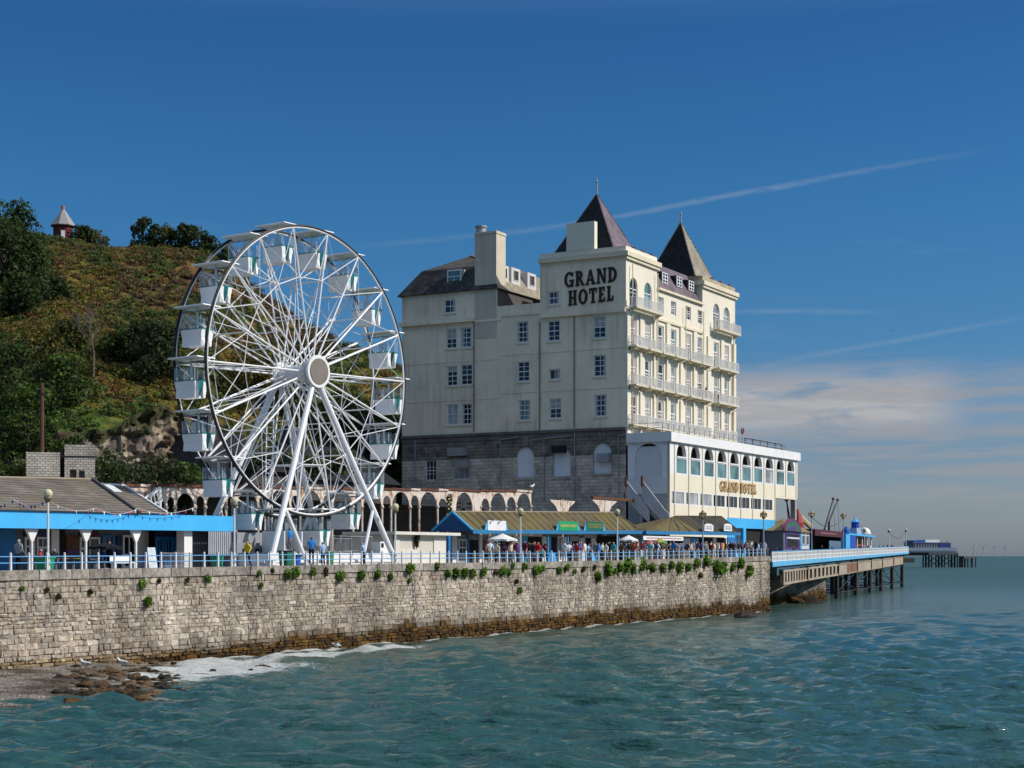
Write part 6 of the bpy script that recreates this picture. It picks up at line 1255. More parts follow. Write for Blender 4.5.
def make_kiosks():
    # flat roofed white kiosk
    b = 4.4; X = lambda px, bb=b: TOWN.A(px, bb); a0, a1 = X(394), X(446); z0 = floor(a0); zr = TOWN.Z(534.5, a0, b); zr1 = TOWN.Z(531.5, a0, b)
    r = thing('white_kiosk', 'closed white flat roofed kiosk between the wheel and the blue gabled kiosk', 'kiosk', (a0, b, z0)); kc = M('kiosk_cream', (.68, .66, .58), .7, .06, .5, streak=.25)
    f = lambda s, d, z: (s, b+d, z); q = MB(); facade(q, f, a0, a1, z0-.1, zr, [(X(400), X(417), z0+1.2, zr-.15, False), (X(419), X(434), z0+.9, zr-.12, False)], .12); q.box(a0, a1, b+.14, b+4, z0-.1, zr-.01); q.build('wall', kc, r)
    MB().box(X(389), X(455.5), b-.5, b+4.4, zr+.002, zr1).build('roof', kc, r); sh = M('shutter_cream', (.55, .53, .45), .6, .08, .8)
    MB().box(X(400), X(417), b+.08, b+.13, z0+1.2, zr-.15).build('shutter', sh, r); MB().box(X(419), X(434), b+.08, b+.13, z0+.9, zr-.12).build('shutter', sh, r)
    # trailing plant
    a = X(416.4, b-.1); zt = TOWN.Z(535, a, b); cs = [(0, 0, -.1-i*.15) for i in range(6)]; V, C = leafcloud(cs, [(.28-.03*i,)*3 for i in range(6)], 60, .15, [DG, MG, DG, MG, DG, MG], seed=3); o = quads_obj('trailing_plant', V, C, LEAF, None, TOWN.W(a, b-.15, zt), TOWN.rz); setp(o, 'dark green trailing plant hanging on the front of the white kiosk', 'plant')
    # kiosk with the blue gable and mossy sheet roof
    bf, bw = 5.0, 7.6; X = lambda px, bb=bf: TOWN.A(px, bb); r = thing('gabled_kiosk', 'long kiosk row with a dark blue gable and brown ribbed roof', 'kiosk', (X(473), bf, floor(X(473))))
    e0 = (X(473), bf, TOWN.Z(530.6, X(473), bf)); e1 = (X(645.5), bf, TOWN.Z(531.4, X(645.5), bf)); bb_ = TOWN.B(432, X(473)); br = (bf+bb_)/2; g0 = (TOWN.A(450.5, br), br, TOWN.Z(511.8, TOWN.A(450.5, br), br)); 
    h1 = (TOWN.A(613, br), br, TOWN.Z(512.5, TOWN.A(613, br), br)); k0 = (e0[0], bb_, e0[2]); k1 = (e1[0], bb_, e1[2])
    g0 = (e0[0], br, g0[2])
    q = MB(); q.poly([e0, e1, h1, g0]); q.poly([k0, k1, h1, g0]); q.poly([e1, k1, h1]); L = (Vector(h1)-Vector(g0)).length
    ribs(q, e0, (e0[0]+(h1[0]-g0[0]), bf, e0[2]+(e1[2]-e0[2])*.8), g0, h1, 24, .075)
    for i in range(1, 5): t = i/5; q.tube(Vector(e1).lerp(Vector((h1[0], bf, e1[2])), 1-t)+Vector((0, 0, .03)), Vector(h1).lerp(Vector(e1), 1-t)+Vector((0, 0, .03)), .075, 4)
    q.build('roof', MOSSY, r); MB().tube(g0, h1, .1, 6).build('ridge_tile', M('ridge_tan', (.25, .21, .15)), r)
    q = MB(); q.poly([(e0[0]+.05, bf+.1, e0[2]-.05), (e0[0]+.05, bb_, k0[2]-.05), (e0[0]+.05, br, g0[2]-.06)]); q.build('gable', M('gable_blue', (.010, .085, .22), .6, .15, .8), r)
    q = MB(); q.tube((e0[0], bf, e0[2]), g0, .11, 5).tube((e0[0], bb_, k0[2]), g0, .11, 5); q.build('bargeboard', skyblue, r)
    q = MB(); q.hexa([(e0[0]-.1, bf-.08, e0[2]-.26), (e1[0]+.1, bf-.08, e1[2]-.26), (e1[0]+.1, bf, e1[2]-.26), (e0[0]-.1, bf, e0[2]-.26), (e0[0]-.1, bf-.08, e0[2]+.08), (e1[0]+.1, bf-.08, e1[2]+.08), (e1[0]+.1, bf, e1[2]+.08), (e0[0]-.1, bf, e0[2]+.08)]); q.build('fascia', M('fascia_blue', (.02, .17, .36), .5, .1, .8), r)
    zt = min(e0[2], e1[2])-.3; q = MB(); q.box(e0[0]+.1, e1[0]-.2, bw+.06, bb_-.2, floor(e0[0])-.1, zt); q.build('wall', M('kiosk_wall', (.30, .32, .34), .7, .2, 1), r)
    MB().box(X(447.5, bf+1), X(449.5, bf+1), bf+.9, bf+1.1, floor(X(448)), zt).build('post', blue, r)
    cw = M('grey_sign_panel', (.45, .46, .46), .6, .1, 1)
    shopfront(r, bw, [(452, 457, 'white', None, None), (458, 466, 'win', 539, 556), (467, 468.5, 'blue', None, None), (469, 478, 'dark', 540, None), (479, 482, 'white', None, None), (483, 487, M('red_poster', (.35, .06, .03), .6, .3, 4), 540, 551), (488, 494, 'white', None, None), (495, 512, 'dark', 541, None), (513, 520, 'white', None, None), (521, 527, 'sky', None, None), (528, 541, 'dark', 537, None), (542, 546, 'white', None, None), (547, 550.5, 'sky', None, None), (551, 556, 'dark', 537, None), (557, 561, 'door', 536, None), (562, 566.5, 'white', None, None), (567, 569, 'blue', None, None), (569.5, 579, cw, 536, 541), (570, 579, 'dark', 541.5, None), (580, 584.5, 'white', 538, None), (585.5, 590.5, 'dark', 538, None), (591, 595, 'white', 538, None), (583, 596, cw, 533.5, 537.5), (597, 616, 'dark', 536, None), (617, 619, 'blue', None, None), (620, 637, 'dark', 537, None), (638, 643, 'white', None, None)], zt)
    for px in (497, 548, 568, 619, 642): a = X(px, bf+.3); MB().tube((a, bf+.3, floor(a)), (a, bf+.3, zt+.1), .07, 6).build('column', skyblue, r)
    # roof signs: white board and two green boards, lettering too worn to read
    sgw = M('sign_white', (.72, .73, .74), .5, .05, 1); sg1 = M('sign_green', (.015, .30, .12), .5, .1, 1); sg2 = M('sign_dark_green', (.01, .13, .07), .5, .1, 1)
    for (p0, p1, y0, y1, mt, mk, lab, rows) in ((488, 506, 520.3, 530.2, sgw, greym, 'blank white signboard standing on the ribbed roof behind the white parasol', 0), (559, 578, 521, 530.5, sg1, M('mark_yellow', (.4, .42, .12), .6, .1, 1), 'bright green signboard with worn yellow marks on the ribbed roof', 1), (586.5, 603.5, 521.5, 530.3, sg2, M('mark_olive', (.30, .22, .05), .6, .1, 1), 'dark green signboard with worn ochre marks on the ribbed roof', 2)):
        b = bf-.12; a0, a1 = TOWN.A(p0, b), TOWN.A(p1, b); z0, z1 = TOWN.Z(y1, a0, b), TOWN.Z(y0, a0, b); s = thing('roof_sign', lab, 'sign', (a0, b, z0), group='signboards on the kiosk roofs'); f = lambda x, d, z: (x, b+d, z)
        MB().box(a0, a1, b, b+.08, z0, z1).build('board', mt, s); MB().prism([(a0-.02, b+.04, z0), (a0-.02, b+.04, z1), (a0-.5, b+.04, z0)], (0, .03, 0)).build('wing', skyblue, s); MB().prism([(a1+.02, b+.04, z0), (a1+.02, b+.04, z1), (a1+.5, b+.04, z0)], (0, .03, 0)).build('wing', skyblue, s)
        if rows: marks(s, f, a0+.3, a1-.3, z0+.25, z1-.15, rows, mk, int(p0))
        else:
            for px in (493, 501): a = TOWN.A(px, b-.2); q = MB(); q.tube((a, b-.02, z1-.15), (a, b-.3, z1+.05), .03, 4); q.box(a-.1, a+.1, b-.38, b-.22, z1-.02, z1+.1); q.build('spot_lamp', greym, s)
    # hipped kiosk with dark sheet roof
    bf, bw, br = 4.6, 6.4, 7.2; r = thing('hipped_kiosk', 'hip roofed kiosk with dark and mossy sheets in front of the blue hotel entrance', 'kiosk', (X(650, bf), bf, floor(X(650, bf))))
    e0 = (X(646, bf), bf, TOWN.Z(531.8, X(646, bf), bf)); e1 = (X(740, bf), bf, TOWN.Z(533.2, X(740, bf), bf)); bb_ = 9.9
    h0 = (TOWN.A(674.5, br), br, TOWN.Z(516.3, TOWN.A(674.5, br), br)); h1 = (TOWN.A(721, br), br, TOWN.Z(516.5, TOWN.A(721, br), br)); k0 = (e0[0], bb_, e0[2]); k1 = (e1[0], bb_, e1[2])
    q = MB(); m1 = (h0[0]+1.5, bf, e0[2]+(e1[2]-e0[2])*.35); h0b = Vector(h0).lerp(Vector(h1), .12)
    q.poly([e0, k0, h0], 0); q.poly([e0, m1, h0], 0); q.poly([m1, e1, h1, h0], 1); q.poly([k0, k1, h1, h0], 1); q.poly([e1, k1, h1], 1)
    ribs(q, m1, (h1[0], bf, e1[2]), h0, h1, 11, .07, 1); ribs(q, e0, m1, Vector(e0).lerp(Vector(h0), .85), h0, 5, .06, 0); q.tube(Vector(e0)+Vector((0, 0, .03)), h0, .09, 5, m=0); q.tube(Vector(e1)+Vector((0, 0, .03)), h1, .09, 5, m=1); q.tube(h0, h1, .09, 5, m=1)
    q.build('roof', [MOSSY, DARKSHEET], r)
    q = MB(); q.hexa([(e0[0]-.1, bf-.08, e0[2]-.26), (e1[0]+.1, bf-.08, e1[2]-.26), (e1[0]+.1, bf, e1[2]-.26), (e0[0]-.1, bf, e0[2]-.26), (e0[0]-.1, bf-.08, e0[2]+.1), (e1[0]+.1, bf-.08, e1[2]+.1), (e1[0]+.1, bf, e1[2]+.1), (e0[0]-.1, bf, e0[2]+.1)]); q.build('fascia', M('fascia_blue', (.02, .24, .55)), r)
    q = MB(); q.box(e0[0]-.06, e0[0]+.02, bf+.01, bb_, e0[2]-.26, e0[2]+.1); q.build('fascia', M('fascia_blue', (.02, .24, .55)), r)
    zt = e0[2]-.3; q = MB(); q.box(e0[0]+.2, e1[0]-.2, bw+.06, bb_-.1, floor(e0[0])-.1, zt); q.build('wall', M('kiosk_wall', (.30, .32, .34)), r)
    shopfront(r, bw, [(649, 658, 'dark', 538, None), (659, 667, 'white', 540, None), (668, 682, 'dark', 540, None), (683, 690, 'white', 538, None), (691, 698, 'sky', 538, None), (699, 712, 'dark', 538, None), (713, 716, 'white', None, None), (717, 726, 'dark', 538, None), (727, 735, 'blue', None, None)], zt)
    # long name board under the eave, its red lettering too small to read
    b = bf-.1; a0, a1 = X(643, b), X(683, b); s = thing('name_board', 'long white name board with faint red marks under the hipped kiosk eave', 'sign', (a0, b, TOWN.Z(540, a0, b))); z0, z1 = TOWN.Z(540, a0, b), TOWN.Z(535.8, a0, b)
    MB().box(a0, a1, b-.04, b+.02, z0, z1).build('board', sgw, s); marks(s, lambda x, d, z: (x, b-.04+d, z), a0+.8, a1-.5, z0+.12, z1-.1, 1, M('mark_red', (.42, .10, .08), .6, .1, 1), 4)
    for (p0, p1, lab) in ((704.5, 713.5, 'white signboard with a domed top on the hipped kiosk eave, by the lamp post'), (724, 732, 'white signboard with a domed top on the hipped kiosk eave, nearest the pier')):
        b = bf-.14; a0, a1 = X(p0, b), X(p1, b); z0, z1 = TOWN.Z(531, a0, b), TOWN.Z(525, a0, b); zc = TOWN.Z(523.5, a0, b); s = thing('roof_sign', lab, 'sign', (a0, b, z0), group='signboards on the kiosk roofs')
        MB().prism([(a0, b, z0), (a1, b, z0), (a1-.05, b, z1), (a0+(a1-a0)*.7, b, zc), (a0+(a1-a0)*.3, b, zc), (a0+.05, b, z1)], (0, .07, 0)).build('board', sgw, s); marks(s, lambda x, d, z: (x, b+d, z), a0+.35, a1-.35, z0+.15, z1-.05, 2, greym, int(p0))
make_kiosks()
# ------------------------------------------------------------------ the pier
PIER = Frame(*TOWN.W(114.9, -.05).xy, 19.0)
def make_pier():
    X = lambda px, b=0.0: PIER.A(px, b); aE = X(908); a_ = 0.0
    zr = lambda a: float(np.interp(a, [0, aE], [PIER.Z(551.2, 0, 0), PIER.Z(546.2, aE, 0)])); zd = lambda a: zr(a)-1.25; zf = lambda a: float(np.interp(a, [0, 30, aE], [1.35, 1.25, .85]))
    root = thing('pier', 'long seaside pier on iron piles with white balustrade and blue fascia running out to sea', 'pier', (0, 0, SEA), frame=PIER)
    WID = 11.0; wt = M('pier_white', (.66, .67, .66), .6, .08, .9, streak=.35, streakcol=(.38, .34, .28)); n = 30; deckm = M('deck_timber', (.20, .17, .13), .85, .2, .8, bmp=.2)
    def sweep(b0, b1, zlo, zhi, name, mat, s0=0, s1=None):
        q = MB(); s1 = aE if s1 is None else s1
        for i in range(n):
            x0, x1 = s0+(s1-s0)*i/n, s0+(s1-s0)*(i+1)/n; q.hexa([(x0, b0, zlo(x0)), (x1, b0, zlo(x1)), (x1, b1, zlo(x1)), (x0, b1, zlo(x0)), (x0, b0, zhi(x0)), (x1, b0, zhi(x1)), (x1, b1, zhi(x1)), (x0, b1, zhi(x0))])
        return q.build(name, mat, root)
    sweep(-.10, WID, lambda a: zd(a)-.3, lambda a: zd(a), 'deck', deckm)
    sweep(-.22, -.11, lambda a: zd(a)-zf(a)*.4, lambda a: zd(a)+.05, 'fascia', M('pier_fascia_blue', (.10, .40, .66), .5, .1, .5, streak=.5, streakcol=(.34, .40, .42)))
    sweep(-.14, -.04, lambda a: zr(a)-.10, lambda a: zr(a), 'top_rail', railblue); sweep(WID-.1, WID, lambda a: zr(a)-.1, lambda a: zr(a), 'top_rail', railblue)
    # balustrade: panels of small uprights with pierced bands between standards
    k = 46; q = None
    for i in range(k):
        x0, x1 = aE*i/k, aE*(i+1)/k; m = MB(); z0, z1 = zd(x0)+.05, zr(x0)-.1; y0, y1 = zd(x1)+.05, zr(x1)-.1
        def bar(t0, t1, f0, f1, b0=-.10, b1=-.06):
            xa, xb = x0+(x1-x0)*t0, x0+(x1-x0)*t1; lo = lambda t, f: (z0+(z1-z0)*f)*(1-t)+(y0+(y1-y0)*f)*t
            m.hexa([(xa, b0, lo(t0, f0)), (xb, b0, lo(t1, f0)), (xb, b1, lo(t1, f0)), (xa, b1, lo(t0, f0)), (xa, b0, lo(t0, f1)), (xb, b0, lo(t1, f1)), (xb, b1, lo(t1, f1)), (xa, b1, lo(t0, f1))])
        bar(0, .035, 0, 1, -.14, -.04); bar(.036, 1, 0, .10); bar(.036, 1, .88, 1); bar(.036, 1, .46, .58)
        for j in range(16): t = .05+.95*j/16; bar(t, t+.036, .101, .459)
        for j in range(16): t = .05+.95*j/16; bar(t, t+.030, .581, .879)
        m.build('balustrade_panel', wt, root)
    sweep(-.05, -.03, lambda a: zd(a)+.06, lambda a: zr(a)-.45, 'rail_mesh', M('rail_mesh', (.42, .44, .45), .7, .15, 2))
    # lattice girders: rusty slatted bays first, then plated bays
    bays = [783, 807, 838, 857, 871, 882, 893, 903]
    cr = M('girder_cream', (.36, .31, .235), .8, .2, 1.0, streak=.85, streakcol=(.17, .09, .05)); rb = M('girder_rust', (.20, .10, .06), .85, .4, .8, streak=.4)
    ztop = lambda a: zd(a)-zf(a)*.62-.25; zbot = lambda a: ztop(a)-float(np.interp(a, [10, aE], [1.75, 1.5]))
    MB().hexa([(X(779), -.05, zbot(8)-.1), (aE, -.05, ztop(aE)-.05), (aE, .3, ztop(aE)-.05), (X(779), .3, zbot(8)-.1), (X(779), -.05, ztop(8)+.0), (aE, -.05, ztop(aE)+.25), (aE, .3, ztop(aE)+.25), (X(779), .3, ztop(8)+.25)]) if 0 else None
    for i, (p0, p1) in enumerate(zip(bays, bays[1:])):
        x0, x1 = X(p0), X(p1); m = MB()
        Hx = lambda xa, xb, la, lb, ha, hb, b0, b1: m.hexa([(xa, b0, la), (xb, b0, lb), (xb, b1, lb), (xa, b1, la), (xa, b0, ha), (xb, b0, hb), (xb, b1, hb), (xa, b1, ha)])
        if i < 2:
            Hx(x0, x1, zbot(x0), zbot(x1), zbot(x0)+.25, zbot(x1)+.25, -.08, .2); Hx(x0, x1, ztop(x0)-.25, ztop(x1)-.25, ztop(x0), ztop(x1), -.08, .2)
            kk = 9 if i == 0 else 8
            for j in range(kk): t0 = (j+.15)/kk; t1 = (j+.62)/kk; xa, xb = x0+(x1-x0)*t0, x0+(x1-x0)*t1; Hx(xa, xb, zbot(xa)+.26, zbot(xb)+.26, ztop(xa)-.26, ztop(xb)-.26, -.04, .12)
            m.build('girder', cr, root); m = MB(); Hx(x0, x1, zbot(x0)+.1, zbot(x1)+.1, ztop(x0)-.1, ztop(x1)-.1, .25, .35); m.build('girder', rb, root)
        else:
            if i == 2: xm = x0+(x1-x0)*.45; Hx(x0, xm-.02, zbot(x0), zbot(xm), ztop(x0), ztop(xm), -.03, .2); m.build('girder', cr, root); m = MB(); Hx(xm, x1, zbot(xm), zbot(x1), ztop(xm), ztop(x1), -.03, .2); m.build('girder', rb, root)
            else: Hx(x0, x1, zbot(x0), zbot(x1), ztop(x0), ztop(x1), -.03, .2); m.build('girder', cr, root)
            m = MB(); Hx(x0, x1, zbot(x0)-.02, zbot(x1)-.02, zbot(x0)+.14, zbot(x1)+.14, -.10, -.033); Hx(x0, x1, ztop(x0)-.14, ztop(x1)-.14, ztop(x0)+.02, ztop(x1)+.02, -.10, -.033); m.build('girder_flange', M('flange', (.30, .24, .17), .85, .25, 1), root)
        m = MB(); m.box(x1-.14, x1+.14, -.16, .3, zbot(x1)-.1, ztop(x1)+.2); m.build('girder_post', darkiron, root)
    sweep(.3, WID-.3, lambda a: zd(a)-.75, lambda a: zd(a)-.31, 'joist', darkiron)
    # piles and bracing
    prev = None
    for p in bays[2:]:
        a = X(p)
        for b in (.2, 5.2, 10.2): MB().tube((a, b, SEA-2), (a, b, zbot(a)+.6), .34, 9).build('pile', darkiron, root)
        z0, z1 = SEA+.9, zbot(a)
        q = MB(); q.tube((a, .2, z0), (a, 10.2, z1), .06, 5).tube((a, 10.2, z0), (a, .2, z1), .06, 5).tube((a, .2, z0), (a, 10.2, z0), .07, 5)
        if prev is not None: q.tube((prev, .2, z0), (a, .2, z1), .06, 5).tube((prev, .2, z1), (a, .2, z0), .06, 5).tube((prev, .2, z0), (a, .2, z0), .07, 5).tube((prev, 10.2, z0), (a, 10.2, z1), .06, 5)
        q.build('bracing', darkiron, root); prev = a
    for a in (X(796), X(807), X(822), X(829), X(848), X(864), X(876)):
        for b in (5.2, 10.2): MB().tube((a, b, SEA-2), (a, b, zbot(a)+.6), .34, 9).build('pile', darkiron, root)
    # dark underdeck landing beyond the end
    Yl = 360; A, B_ = PT(898, 556, Yl), PT(914.5, 556, Yl); q = MB(); zl = PT(0, 558, Yl).z; q.box(A.x, B_.x, Yl, Yl+6, PT(0, 562.5, Yl).z, zl); q.build('landing', darkiron, root, rz=None) if 0 else None
    o = q.build('lower_landing', M('landing_timber', (.16, .12, .09), .9, .3, 1), None, org=(A.x, Yl, SEA), loc=(A.x, Yl, SEA), rz=0)
    setp(o, 'low dark timber landing behind the seaward end of the pier balustrade', 'landing')
    return X, zd, zr, aE
PX_, PZD, PZR, PAE = make_pier()
def make_pier_head():
    Y = 900.; m = Y/F; z = lambda py: H+(HY-py)*m; x = lambda px: (px-CX)*m
    f0 = (x(908), Y)
    root = thing('far_pier', 'distant pier head on dark cross braced piles far out at sea', 'pier head', (0, 0, 0), rz=0, loc=(x(908), Y, SEA)); O = (x(908), Y, SEA); B = lambda mb, nm, mt: mb.build(nm, mt, root, org=O)
    wt = M('pier_white', (.66, .67, .66))
    B(MB().box(x(906), x(957), Y, Y+20, z(552.3), z(550.8)), 'deck', M('deck_edge', (.40, .42, .44), .7, .1, 1)); B(MB().box(x(906), x(957), Y-.1, Y, z(550.7), z(547.6)), 'railing', M('head_rail', (.52, .55, .58), .7, .1, 1)); B(MB().box(x(908), x(957), Y+.3, Y+15, z(555.6), z(552.35)), 'girder', M('head_girder', (.035, .03, .035), .8, .2, 1))
    q = MB(); k = 22
    for i in range(k): a = x(929)+(x(957)-x(929))*i/k; q.box(a, a+.45, Y-.05, Y+.28, z(555.2), z(552.4))
    B(q, 'girder_slats', M('head_slat', (.3, .3, .3), .8, .2, 1))
    for i, p in enumerate((929.5, 932, 942.5, 945, 955.5, 958)):
        for d in (1, 7.5, 14): B(MB().tube((x(p), Y+d, SEA-2), (x(p), Y+d, z(553)), .42, 7), 'pile', darkiron)
    for p0, p1 in ((931, 943.5), (943.5, 956.5)):
        for d in (1, 14): B(MB().tube((x(p0), Y+d, SEA+.6), (x(p1), Y+d, z(555.8)), .16, 5).tube((x(p1), Y+d, SEA+.6), (x(p0), Y+d, z(555.8)), .16, 5), 'bracing', darkiron)
    pv = thing('pier_pavilion', 'distant blue and white flat roofed pavilion on the pier head', 'pavilion', (0, 0, 0), rz=.3, loc=(x(915), Y+3, z(550.8))); O2 = (x(915), Y+3, z(550.8)); C = lambda mb, nm, mt: mb.build(nm, mt, pv, org=O2)
    nv = M('pavilion_blue', (.012, .03, .16), .5, .1, 1); C(MB().box(x(915), x(957), Y+3, Y+13, z(550.75), z(543.2)), 'wall', M('pavilion_dark_glass', (.06, .08, .11), .2, .2, 1)); C(MB().box(x(914), x(957.5), Y+2.6, Y+13.4, z(543.1), z(542.3)), 'roof', M('pavilion_grey', (.10, .13, .20), .6, .1, 1)); C(MB().box(x(944), x(957.2), Y+2.7, Y+2.98, z(547.6), z(543.15)), 'panel', nv)
    C(MB().box(x(915), x(928.6), Y+3.4, Y+12, z(542.25), z(540.2)), 'roof_sign', M('sign_blue', (.02, .09, .36), .5, .1, 1)); C(MB().box(x(928.8), x(945), Y+3.4, Y+12, z(542.25), z(539.6)), 'upper_storey', white)
    q = MB()
    for i in range(9): p = 917+i*3; q.box(x(p), x(p)+.25, Y+2.85, Y+2.98, z(547.6), z(543.4))
    C(q, 'mullion', M('mullion_grey', (.3, .33, .36), .6, .1, 1)); C(MB().tube((x(956.5), Y+6, z(543)), (x(956.5), Y+6, z(540)), .15, 5), 'mast', darkiron)
    ls = thing('landing_stage', 'low timber landing stage on dark posts at the far end of the pier head', 'landing stage', (0, 0, 0), rz=0, loc=(x(961), Y+2, SEA)); O3 = (x(961), Y+2, SEA)
    MB().box(x(965), x(979), Y+2, Y+10, z(558.2), z(556.6)).build('deck', M('stage_deck', (.36, .30, .24), .8, .2, 1), ls, org=O3)
    MB().box(x(958.5), x(965), Y+2, Y+10, z(557.3), z(556.0)).build('deck', darkiron, ls, org=O3)
    for p in (962, 964, 966.5, 969, 972.5, 977):
        for d in (2.6, 9): MB().tube((x(p), Y+d, SEA-2), (x(p), Y+d, z(557.6)), .34, 6).build('post', darkiron, ls, org=O3)
    # wind turbines far out at sea
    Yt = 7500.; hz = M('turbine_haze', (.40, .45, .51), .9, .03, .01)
    for i, (p, ang, lab) in enumerate(((973.5, 20, 'faint wind turbine on the horizon, nearest the landing stage'), (983.2, 50, 'faint wind turbine on the horizon, second from the landing stage'), (994.4, 35, 'faint wind turbine on the horizon, third from the landing stage'), (1005.3, 5, 'faint wind turbine on the horizon, farthest from the pier'))):
        k = Yt/F; r = thing('wind_turbine', lab, 'wind turbine', (0, 0, 0), rz=0, loc=((p-CX)*k, Yt, SEA), group='wind turbines on the horizon'); hh = 10.3*k
        MB().tube((0, 0, 0), (0, 0, hh), 2.0, 8, 1.2).build('tower', hz, r, org=(0, 0, 0)); h_ = MB().box(-1.6, 1.6, -3, 4, hh-1.4, hh+1.6).build('nacelle', hz, r, org=(0, 0, 0))
        for b in range(3): t = R(ang+120*b); MB().tube((0, -3.4, hh), (24*math.sin(t), -3.4, hh+24*math.cos(t)), 1.5, 5, .5).build('blade', hz, r, org=(0, 0, 0))
make_pier_head()
def make_pier_kiosks():
    def base(px, b): a = PX_(px, b); return a, PZD(a)
    Z = lambda py, a, b: PIER.Z(py, a, b)
    # domed purple kiosk
    b = 3.6; a0, a1 = PX_(783.5, b), PX_(809, b); z = PZD(a0); r = thing('domed_kiosk', 'purple and blue kiosk with a green domed front and brown roof at the pier entrance', 'kiosk', (a0, b, z), frame=PIER)
    am = PX_(800.5, b); ze = Z(530.5, a0, b); pu = M('kiosk_purple', (.06, .03, .20), .5, .15, 1); gy = M('kiosk_grey', (.13, .14, .17), .6, .2, 1); ylw = M('kiosk_brown_roof', (.20, .15, .07), .8, .2, 1)
    q = MB(); q.box(a0, a1, b, b+3.5, z, ze); q.build('wall', gy, r); B = lambda p0, p1, y0, y1, mt, nm='panel', d=.05: MB().box(PX_(p0, b), PX_(p1, b), b-d, b-.004, Z(y1, PX_(p0, b), b), Z(y0, PX_(p0, b), b)).build(nm, mt, r)
    B(785, 799.5, 531.5, 549, pu); B(787, 798, 534, 547, darkint, 'shade_panel', .08); B(786, 799, 536.8, 538.5, M('kiosk_white_strip', (.6, .6, .68), .5, .1, 1), 'sign', .1); B(800, 809, 530.8, 549, skyblue, d=.06)
    f = lambda s, d, zz: (s, b-.07+d, zz); 
    w = MB(); w.box(PX_(800.8, b), PX_(804.3, b), b-.14, b-.065, Z(545, a1, b), Z(532.5, a1, b)).box(PX_(804.9, b), PX_(808.2, b), b-.14, b-.065, Z(545, a1, b), Z(532.5, a1, b)); wf = w.build('window', white, r)
    w = MB()
    for p0, p1 in ((801.2, 803.9), (805.3, 807.9)):
        for y0, y1 in ((533.2, 535.5), (536.2, 544.2)): w.poly([(PX_(p0, b), b-.145, Z(y1, a1, b)), (PX_(p1, b), b-.145, Z(y1, a1, b)), (PX_(p1, b), b-.145, Z(y0, a1, b)), (PX_(p0, b), b-.145, Z(y0, a1, b))])
    w.build('pane', gdark, wf); B(801, 808.5, 545.5, 549, M('kiosk_pale', (.55, .55, .58), .6, .1, 1), 'panel', .09)
    zp = Z(519, (a0+a1)/2, b+1.8); q = MB(); e = .4; q.poly([(a0-e, b-e, ze), (a1+e, b-e, ze), ((a0+a1)/2+1, b+1.8, zp), ((a0+a1)/2-1, b+1.8, zp)]); q.poly([(a1+e, b-e, ze), (a1+e, b+4, ze), ((a0+a1)/2+1, b+1.8, zp)]); q.poly([(a0-e, b-e, ze), (a0-e, b+4, ze), ((a0+a1)/2-1, b+1.8, zp)]); q.poly([(a0-e, b+4, ze), (a1+e, b+4, ze), ((a0+a1)/2+1, b+1.8, zp), ((a0+a1)/2-1, b+1.8, zp)]); q.build('roof', ylw, r)
    c = PX_(790.5, b); rr = (PX_(799, b)-PX_(782, b))/2; zt = Z(518, c, b)-Z(530.5, c, b); n = 14
    fan = lambda s, d: [(c-rr*s*math.cos(math.pi*i/n), b-.35-d, ze+zt*s*math.sin(math.pi*i/n)) for i in range(n+1)]
    MB().prism(fan(1, 0), (0, .3, 0)).build('dome_front', M('dome_purple', (.16, .02, .10), .5, .3, 3), r); MB().prism(fan(.82, .02), (0, .015, 0)).build('dome_panel', M('dome_green', (.03, .14, .08), .5, .5, 2.5), r); MB().prism(fan(.45, .04), (0, .015, 0)).build('dome_panel', M('dome_violet', (.09, .04, .22), .5, .5, 3), r)
    # striped helter-skelter top peeping over the roof
    a = PX_(798, 6); MB().lathe((a, 6, ze), [(.9, 0), (.9, 1.6), (.1, 3.6)], 10).build('turret', M('turret_red', (.35, .05, .05), .6, .3, 4), r)
    q = MB(); p = [(PX_(px, 6), 6, Z(py, PX_(px, 6), 6)) for px, py in ((800, 516.5), (803, 519.5), (807, 523.5), (811, 527))]; q.path(p, .38, 6).build('slide', M('slide_cream', (.62, .52, .25), .5, .1, 1), r)
    # maroon kiosk
    b = 4.2; a0, a1 = PX_(812, b), PX_(841, b); z = PZD(a0); zt = Z(529, a0, b); r = thing('maroon_kiosk', 'dark maroon open fronted kiosk between the domed and the blue kiosk on the pier', 'kiosk', (a0, b, z), frame=PIER); mr = M('maroon', (.07, .012, .022), .55, .2, 1)
    q = MB(); q.box(a0, a1, b+2.2, b+4, z, zt).box(a0, a0+.4, b, b+2.19, z, zt).box(a1-.4, a1, b, b+2.19, z, zt); q.build('wall', darkint, r); MB().box(a0-.2, a1+.2, b-.5, b-.02, Z(535.5, a0, b), zt).build('fascia', mr, r); MB().box(a0-.2, a1+.2, b-.019, b+4.2, zt-.2, zt-.02).build('roof', mr, r); marks(r, lambda x, d, zz: (x, b-.5+d, zz), PX_(817, b), PX_(833, b), Z(533.5, a0, b), Z(530.8, a0, b), 1, M('mark_rose', (.35, .15, .17), .6, .1, 1), 6)
    MB().box(PX_(829, b), a1-.5, b-.05, b+.1, z, Z(539.5, a0, b)).build('counter', M('glass_blue_case', (.06, .16, .26), .2, .3, 2), r)
    # blue kiosk with a white domed bandstand-like top and small spire
    b = 4.0; a0, a1 = PX_(846, b), PX_(857.5, b); z = PZD(a0); r = thing('blue_kiosk', 'bright blue kiosk with a white dome and small blue spire on the pier', 'kiosk', (a0, b, z), frame=PIER); ryl = M('royal_blue', (.01, .06, .38), .45, .1, 1)
